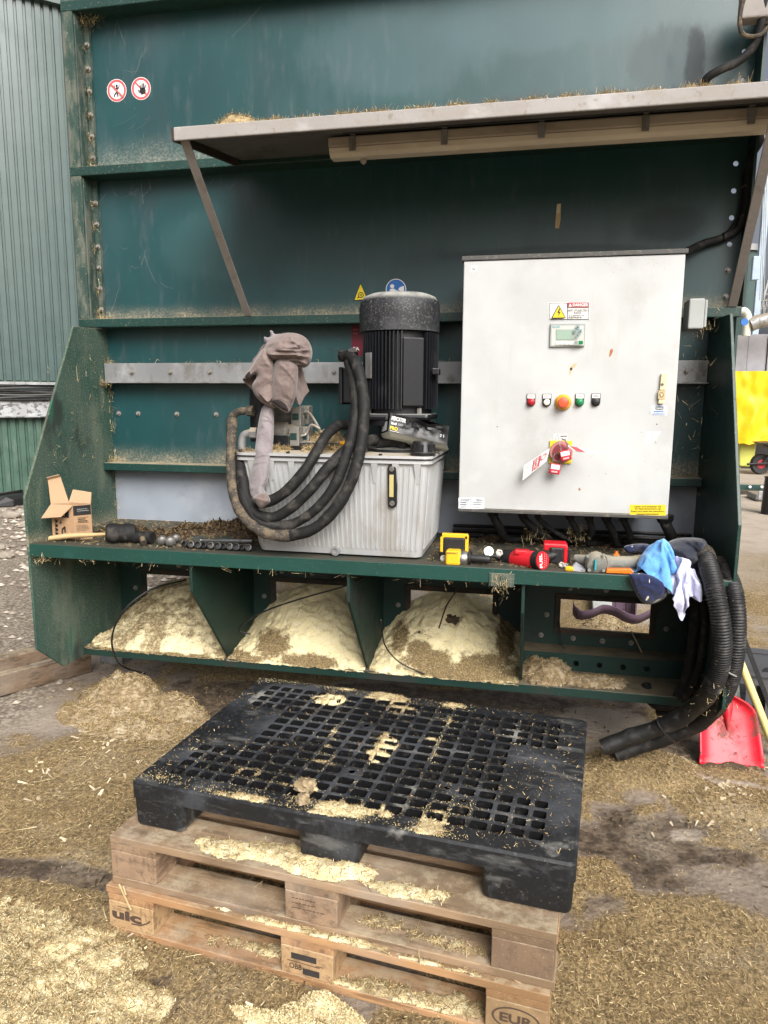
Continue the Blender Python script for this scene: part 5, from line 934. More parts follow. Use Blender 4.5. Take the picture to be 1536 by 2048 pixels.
# ---------------------------------------------------------------- draped cloths: grids of vertices in millimetres
CLOTH = {}
CLOTH['blue'] = (26, [789,-694,812,786,-685,824,778,-680,835,770,-678,846,760,-678,856,763,-674,867,760,-665,873,752,-658,871,760,-653,872,770,-650,874,779,-654,876,788,-659,881,796,-663,886,806,-664,891,810,-652,892,798,-654,887,787,-653,883,780,-646,880,790,-642,877,800,-647,876,808,-653,873,815,-660,870,825,-663,870,835,-663,870,850,-659,871,864,-656,870,785,-699,824,789,-691,835,786,-681,844,776,-681,853,766,-680,863,756,-678,871,752,-669,876,750,-659,880,757,-651,882,767,-647,883,777,-649,886,782,-657,891,790,-661,897,799,-664,903,806,-653,904,794,-654,898,783,-651,893,782,-642,889,794,-641,886,804,-649,885,813,-653,883,822,-652,879,826,-648,870,836,-648,870,849,-646,872,862,-645,873,776,-698,832,782,-695,844,786,-687,853,782,-677,861,771,-674,869,762,-675,878,754,-672,885,751,-662,889,755,-652,892,765,-649,894,774,-644,897,779,-653,903,784,-662,909,793,-663,914,803,-655,916,790,-653,909,782,-646,902,787,-639,898,796,-646,895,808,-647,894,817,-646,889,824,-643,883,831,-641,877,837,-636,870,847,-636,876,859,-635,874,767,-693,838,773,-693,849,778,-689,861,781,-682,870,778,-672,876,770,-669,883,762,-666,891,754,-664,900,753,-653,902,762,-649,905,771,-642,907,780,-647,913,779,-657,919,787,-661,924,799,-655,926,786,-650,918,781,-641,910,791,-640,906,801,-641,901,809,-638,895,815,-637,886,818,-638,877,826,-633,874,834,-628,873,845,-628,870,854,-626,877,758,-687,843,762,-688,855,767,-684,865,772,-683,877,777,-676,885,777,-665,891,770,-660,898,761,-658,906,752,-655,913,759,-648,915,766,-640,917,777,-641,921,776,-651,927,784,-656,932,795,-650,934,782,-645,925,788,-637,916,793,-631,908,793,-634,898,800,-633,890,806,-632,881,815,-630,882,825,-628,883,835,-628,883,838,-622,875,848,-618,873,747,-683,850,751,-681,861,755,-683,872,761,-680,882,768,-676,892,775,-669,901,776,-659,906,767,-655,913,757,-655,921,755,-645,923,763,-641,926,773,-635,928,774,-644,935,781,-649,940,791,-641,939,781,-636,929,781,-631,916,784,-625,906,792,-623,900,801,-622,894,810,-624,889,816,-633,892,824,-629,893,828,-622,887,839,-622,885,839,-616,875,736,-679,858,740,-678,869,743,-683,879,749,-680,889,758,-677,898,767,-671,907,773,-663,915,773,-653,921,763,-652,928,754,-646,932,758,-636,933,766,-630,935,772,-636,942,780,-641,948,787,-632,943,783,-627,931,778,-623,919,787,-618,912,797,-616,907,806,-615,902,815,-618,897,815,-629,902,823,-621,898,832,-617,894,840,-614,890,838,-608,882,726,-680,864,730,-676,876,739,-670,879,744,-668,888,748,-670,900,756,-671,912,763,-664,921,767,-657,929,767,-646,935,758,-646,942,754,-636,943,762,-629,944,772,-627,948,778,-633,955,782,-625,948,776,-623,937,780,-616,927,791,-615,920,802,-617,915,806,-623,907,810,-613,905,816,-625,910,828,-619,906,835,-613,902,839,-607,897,839,-601,889,717,-675,867,726,-666,874,734,-659,880,739,-657,889,745,-658,899,749,-661,913,754,-662,926,759,-657,935,763,-650,944,763,-641,949,754,-637,953,758,-627,954,767,-630,957,775,-626,962,778,-618,954,776,-613,944,783,-621,938,794,-619,932,800,-626,923,807,-618,917,811,-610,914,819,-620,919,826,-611,912,834,-606,909,835,-600,902,833,-595,894,709,-670,871,719,-660,877,726,-657,886,731,-662,894,736,-657,904,742,-654,917,746,-655,930,750,-656,941,754,-651,949,758,-645,957,759,-635,962,754,-626,964,764,-630,967,769,-619,967,770,-611,959,780,-613,956,787,-622,950,797,-624,944,800,-617,933,799,-611,923,808,-614,924,819,-613,927,825,-604,919,830,-599,914,830,-593,908,835,-588,901,701,-665,875,710,-658,883,717,-660,893,722,-661,902,728,-657,912,733,-651,923,738,-650,936,740,-655,945,745,-651,955,750,-644,963,754,-638,971,751,-629,973,761,-627,976,760,-615,971,772,-611,970,780,-619,967,791,-623,963,794,-616,952,791,-612,939,800,-606,933,808,-609,934,816,-603,931,823,-596,924,829,-591,920,833,-586,914,840,-583,908,693,-660,881,702,-656,890,709,-656,899,714,-655,909,719,-653,920,725,-648,930,729,-650,941,734,-648,950,743,-641,954,742,-637,965,745,-633,975,749,-631,983,758,-624,985,759,-611,981,772,-617,979,783,-620,978,788,-614,969,786,-610,956,788,-603,945,800,-603,944,807,-599,940,814,-594,935,823,-587,930,832,-585,928,839,-582,921,845,-586,916,686,-655,886,694,-653,896,701,-651,906,707,-648,915,711,-649,926,717,-646,935,723,-643,944,729,-639,952,738,-631,953,744,-627,963,748,-623,972,748,-621,982,752,-620,993,760,-608,991,772,-616,990,781,-611,984,783,-605,973,780,-602,960,789,-596,953,799,-594,950,807,-590,945,816,-585,941,829,-585,940,839,-584,938,847,-584,933,852,-581,923,681,-648,891,687,-649,902,693,-648,912,699,-647,921,706,-641,927,713,-637,935,719,-634,943,724,-629,952,733,-622,955,741,-617,962,747,-614,969,750,-612,979,754,-610,991,758,-608,1002,768,-605,995,775,-601,987,773,-599,975,780,-593,966,791,-589,961,799,-585,956,807,-581,950,818,-579,949,832,-577,947,845,-575,944,849,-572,936,847,-572,923,673,-643,896,679,-644,906,685,-644,916,691,-642,925,698,-637,932,706,-631,939,713,-626,945,720,-621,951,727,-615,957,734,-611,964,739,-608,972,741,-608,982,745,-605,991,753,-599,996,762,-593,999,766,-591,988,773,-588,980,781,-583,973,789,-579,965,796,-575,958,806,-572,956,817,-569,952,830,-567,947,840,-565,941,844,-563,933,843,-562,921,678,-634,896,686,-639,901,690,-636,912,691,-632,922,691,-629,933,698,-624,939,706,-618,945,713,-614,952,718,-610,960,723,-608,968,728,-605,976,733,-601,984,741,-596,989,751,-592,988,761,-591,987,763,-580,991,770,-577,982,778,-573,974,787,-569,968,795,-565,962,803,-561,956,811,-560,948,820,-559,940,828,-558,933,833,-556,925,836,-553,917,683,-634,886,683,-630,897,683,-628,908,682,-627,919,688,-621,927,693,-616,935,700,-610,942,707,-605,950,712,-599,957,716,-595,965,720,-592,975,728,-590,980,740,-588,981,750,-592,978,760,-588,978,761,-577,981,767,-567,983,772,-565,973,780,-561,965,790,-555,961,798,-551,953,806,-548,946,816,-546,941,824,-545,933,829,-544,925,834,-541,919,672,-631,884,673,-627,895,673,-624,906,676,-618,915,681,-613,923,687,-608,931,695,-601,939,703,-594,945,703,-590,956,707,-585,965,714,-580,971,725,-579,974,736,-582,971,747,-587,969,757,-584,968,762,-575,971,766,-563,972,771,-553,974,773,-553,962,784,-550,954,795,-540,953,804,-536,948,812,-534,939,819,-535,930,826,-534,925,826,-535,917,675,-621,880,672,-617,890,669,-615,900,673,-610,908,678,-604,917,683,-598,926,689,-592,934,698,-585,941,698,-580,952,704,-575,960,712,-571,965,723,-572,965,733,-578,961,744,-581,959,752,-575,962,752,-567,970,756,-557,972,762,-548,971,771,-543,962,779,-543,948,789,-532,949,798,-527,943,805,-528,933,814,-526,925,821,-527,918,828,-524,917,666,-616,874,664,-612,883,667,-606,893,673,-601,901,676,-595,911,680,-589,920,687,-583,927,690,-576,937,695,-571,946,703,-566,952,713,-564,955,723,-568,954,731,-575,952,742,-575,950,743,-569,959,744,-561,966,749,-552,968,755,-543,965,765,-536,957,773,-535,944,783,-526,942,792,-525,934,801,-518,927,810,-517,918,818,-517,911,823,-520,906,657,-609,870,666,-605,874,668,-598,885,670,-591,895,676,-586,903,679,-580,913,683,-574,922,689,-568,928,694,-561,936,704,-558,940,711,-566,940,722,-566,940,732,-564,945,742,-567,944,737,-562,953,737,-556,961,742,-547,961,751,-541,955,760,-536,947,768,-526,940,778,-524,932,786,-517,926,795,-514,916,803,-514,907,811,-510,904,816,-516,899,651,-598,870,661,-594,870,673,-591,877,676,-585,888,677,-577,896,682,-572,906,681,-565,915,688,-559,921,693,-552,928,702,-559,928,714,-558,929,720,-552,936,729,-557,934,741,-557,937,735,-554,946,730,-549,954,738,-542,951,747,-542,944,755,-534,937,764,-527,930,770,-518,924,779,-514,915,788,-513,905,796,-508,901,804,-508,896,811,-512,891,645,-587,870,656,-583,870,670,-581,871,679,-577,880,681,-570,890,681,-564,900,680,-557,908,687,-551,914,696,-546,920,703,-556,917,711,-549,923,721,-545,927,730,-550,924,737,-546,933,727,-549,939,723,-543,947,733,-541,941,742,-540,933,751,-535,926,757,-525,920,764,-518,912,773,-514,904,781,-510,898,789,-509,893,797,-513,889,804,-513,882,642,-576,870,651,-573,875,665,-571,870,678,-568,875,677,-562,885,680,-556,894,679,-549,903,688,-544,907,698,-542,911,703,-551,908,712,-545,913,723,-546,916,733,-543,917,732,-538,928,721,-542,932,720,-534,940,730,-530,938,736,-530,928,743,-529,918,751,-525,909,759,-520,901,765,-512,896,774,-512,889,783,-515,884,790,-514,877,797,-508,874,640,-566,870,651,-564,874,663,-561,870,677,-559,870,676,-554,881,675,-549,891,685,-549,897,692,-542,900,701,-538,904,705,-548,900,715,-544,904,725,-541,907,729,-533,914,723,-540,920,714,-535,926,720,-526,931,730,-529,926,733,-518,925,739,-517,915,745,-515,905,751,-513,895,759,-513,887,769,-519,883,777,-516,874,782,-508,870,788,-502,873,641,-553,870,652,-553,870,664,-551,870,677,-550,870,684,-549,880,678,-541,887,688,-547,888,697,-542,892,705,-536,896,709,-545,893,719,-541,896,726,-535,900,720,-532,909,714,-540,915,713,-529,917,722,-534,922,727,-527,915,725,-515,917,731,-519,908,738,-520,898,746,-521,890,753,-518,881,763,-522,873,767,-512,870,773,-504,870,780,-497,870])
CLOTH['lilac'] = (22, [816,-696,727,823,-692,734,827,-691,744,832,-691,755,825,-695,763,829,-701,770,826,-708,777,830,-715,783,837,-713,791,836,-705,797,830,-696,801,827,-684,806,835,-679,810,837,-689,813,845,-696,819,855,-691,819,850,-684,814,857,-677,811,862,-686,809,869,-698,808,874,-710,806,884,-707,804,809,-696,735,814,-690,742,819,-688,751,824,-687,761,828,-689,771,826,-696,778,829,-703,785,827,-710,792,831,-717,799,836,-711,806,831,-703,812,831,-691,815,830,-680,820,836,-688,824,846,-692,829,852,-684,827,851,-676,821,861,-680,821,863,-689,819,866,-700,817,876,-707,816,885,-702,814,802,-699,748,810,-699,755,810,-693,763,814,-689,772,819,-684,779,826,-689,787,827,-697,794,827,-705,801,823,-713,807,827,-718,816,833,-712,823,830,-700,826,828,-688,830,836,-685,835,846,-688,839,844,-680,832,854,-676,832,861,-683,831,860,-693,828,870,-696,826,877,-704,827,887,-701,824,797,-702,760,806,-707,765,815,-704,772,821,-700,779,821,-693,787,821,-683,794,823,-692,802,823,-699,808,822,-709,817,819,-718,824,826,-718,832,831,-705,836,827,-693,840,838,-694,840,838,-684,844,848,-683,842,856,-676,841,855,-686,840,864,-691,838,873,-694,836,879,-703,837,888,-698,835,793,-703,769,803,-708,775,813,-711,780,819,-707,787,814,-698,792,813,-687,799,820,-686,809,819,-694,816,822,-702,824,816,-710,831,821,-713,840,830,-706,847,829,-693,850,839,-696,850,845,-688,851,843,-677,849,856,-679,852,855,-691,852,864,-697,851,874,-695,850,883,-699,848,886,-691,842,785,-705,777,796,-707,784,809,-714,789,818,-713,795,817,-703,801,811,-692,808,813,-682,815,814,-688,823,816,-695,831,820,-701,840,817,-703,850,825,-695,853,831,-692,861,841,-697,860,839,-687,859,840,-676,859,855,-681,862,855,-696,863,865,-700,865,875,-698,864,883,-692,859,885,-684,852,778,-711,786,787,-706,792,802,-713,798,813,-717,804,817,-709,810,813,-697,817,808,-685,824,815,-681,831,814,-687,839,812,-692,847,819,-691,855,825,-692,864,830,-700,868,838,-695,870,836,-685,869,837,-675,869,851,-677,872,855,-693,873,867,-697,874,874,-691,871,876,-685,863,884,-678,862,777,-720,793,781,-712,800,795,-707,807,807,-715,813,814,-712,819,813,-701,826,809,-690,833,809,-680,839,816,-679,846,813,-684,855,812,-689,864,818,-694,871,826,-696,876,835,-693,880,837,-683,879,834,-673,878,845,-673,882,851,-686,885,863,-686,882,869,-680,875,873,-674,868,882,-672,870,778,-726,800,780,-719,808,789,-710,816,801,-709,822,808,-712,829,812,-704,836,807,-693,842,806,-684,848,810,-676,855,817,-677,863,819,-684,870,816,-688,879,823,-691,885,832,-691,890,836,-681,889,831,-672,888,841,-670,892,849,-676,895,854,-672,886,859,-667,879,867,-661,876,876,-659,880,774,-730,808,781,-726,815,788,-717,823,794,-710,831,802,-709,837,809,-707,846,806,-698,852,808,-687,858,803,-678,863,810,-679,870,817,-678,877,823,-683,885,821,-687,895,829,-688,899,836,-680,899,829,-673,898,839,-675,901,844,-668,896,850,-661,891,854,-655,884,863,-650,883,871,-650,888,769,-721,813,774,-724,822,784,-723,831,790,-716,838,796,-712,846,801,-707,853,809,-703,860,804,-693,866,802,-683,871,804,-676,878,810,-679,886,816,-683,896,822,-678,903,826,-684,909,835,-679,911,828,-672,911,835,-665,909,841,-659,904,846,-653,895,851,-646,888,860,-642,888,868,-644,896,776,-712,811,779,-715,822,778,-715,836,784,-718,846,791,-716,854,797,-712,861,802,-707,868,807,-699,875,807,-689,880,803,-684,887,804,-678,898,810,-683,905,815,-677,911,822,-678,918,831,-676,923,833,-665,925,843,-663,923,848,-655,916,850,-647,906,850,-639,898,859,-634,899,866,-635,908,781,-704,812,783,-706,825,787,-710,837,784,-708,848,786,-709,858,790,-710,867,796,-710,876,800,-705,883,804,-699,891,805,-693,899,805,-686,906,805,-678,913,812,-680,920,817,-673,926,827,-671,932,839,-665,936,844,-657,934,846,-648,927,844,-642,917,852,-636,913,855,-626,912,856,-626,901,792,-704,815,794,-705,827,791,-701,838,791,-701,848,795,-704,857,796,-701,867,795,-700,877,791,-702,887,793,-700,896,797,-697,905,801,-692,914,805,-684,921,807,-676,929,815,-678,936,821,-667,940,835,-660,944,839,-650,940,841,-642,934,842,-634,926,843,-629,917,846,-630,906,846,-624,897,803,-700,818,802,-698,828,801,-697,838,801,-695,848,794,-693,855,790,-693,865,787,-693,876,786,-693,887,786,-692,898,788,-691,908,792,-688,917,798,-685,928,804,-680,937,809,-676,944,818,-667,950,826,-655,946,830,-645,941,831,-639,933,833,-636,923,835,-635,913,836,-628,905,837,-619,899,795,-692,818,798,-689,827,800,-686,837,801,-684,847,801,-685,857,798,-685,867,791,-683,877,787,-683,887,786,-682,897,787,-680,907,791,-678,917,799,-675,925,802,-670,935,804,-666,944,811,-659,952,817,-649,947,819,-644,938,822,-643,928,824,-640,918,825,-632,913,828,-622,910,828,-615,902,790,-692,827,792,-680,827,793,-678,838,792,-678,848,791,-680,858,794,-675,867,795,-674,878,797,-678,888,799,-681,897,800,-676,906,800,-671,915,798,-665,923,802,-661,932,803,-657,941,805,-651,953,808,-651,942,810,-649,933,811,-646,923,813,-637,920,816,-627,916,818,-618,913,817,-608,909,784,-690,819,783,-683,829,782,-678,839,782,-676,849,782,-676,860,784,-677,871,787,-678,881,787,-677,891,795,-670,893,799,-664,901,800,-660,910,801,-655,919,801,-651,928,800,-647,939,799,-644,950,804,-641,941,802,-642,931,802,-642,921,805,-636,913,806,-627,910,807,-618,905,809,-610,896,778,-697,825,776,-690,833,775,-684,842,779,-686,852,777,-685,863,776,-683,874,777,-677,882,783,-670,886,787,-664,894,792,-656,899,793,-653,909,796,-647,916,797,-642,925,793,-640,936,794,-635,947,801,-632,940,797,-633,931,798,-632,920,795,-634,911,796,-625,906,798,-617,900,799,-608,893,768,-697,826,768,-695,836,768,-693,846,766,-690,856,764,-685,866,766,-678,872,771,-670,878,776,-663,884,780,-656,891,783,-650,899,786,-645,907,788,-639,915,790,-635,924,790,-630,935,790,-625,946,797,-622,939,798,-622,929,791,-623,920,788,-626,910,789,-628,900,790,-619,893,790,-610,888,767,-687,825,762,-686,835,758,-686,846,752,-685,857,751,-680,867,757,-671,870,763,-664,878,767,-657,885,771,-651,892,773,-645,900,776,-640,909,777,-636,918,779,-633,927,780,-629,937,787,-621,937,793,-612,937,797,-611,927,795,-613,917,790,-616,907,785,-620,896,784,-622,886,787,-615,879,759,-683,820,755,-680,832,748,-682,844,742,-678,857,740,-675,867,746,-667,872,755,-657,876,761,-649,882,763,-643,891,766,-638,899,768,-634,908,769,-631,919,769,-628,929,780,-627,927,788,-621,927,787,-611,929,792,-603,925,794,-603,915,792,-607,903,786,-610,892,781,-613,883,779,-615,873])
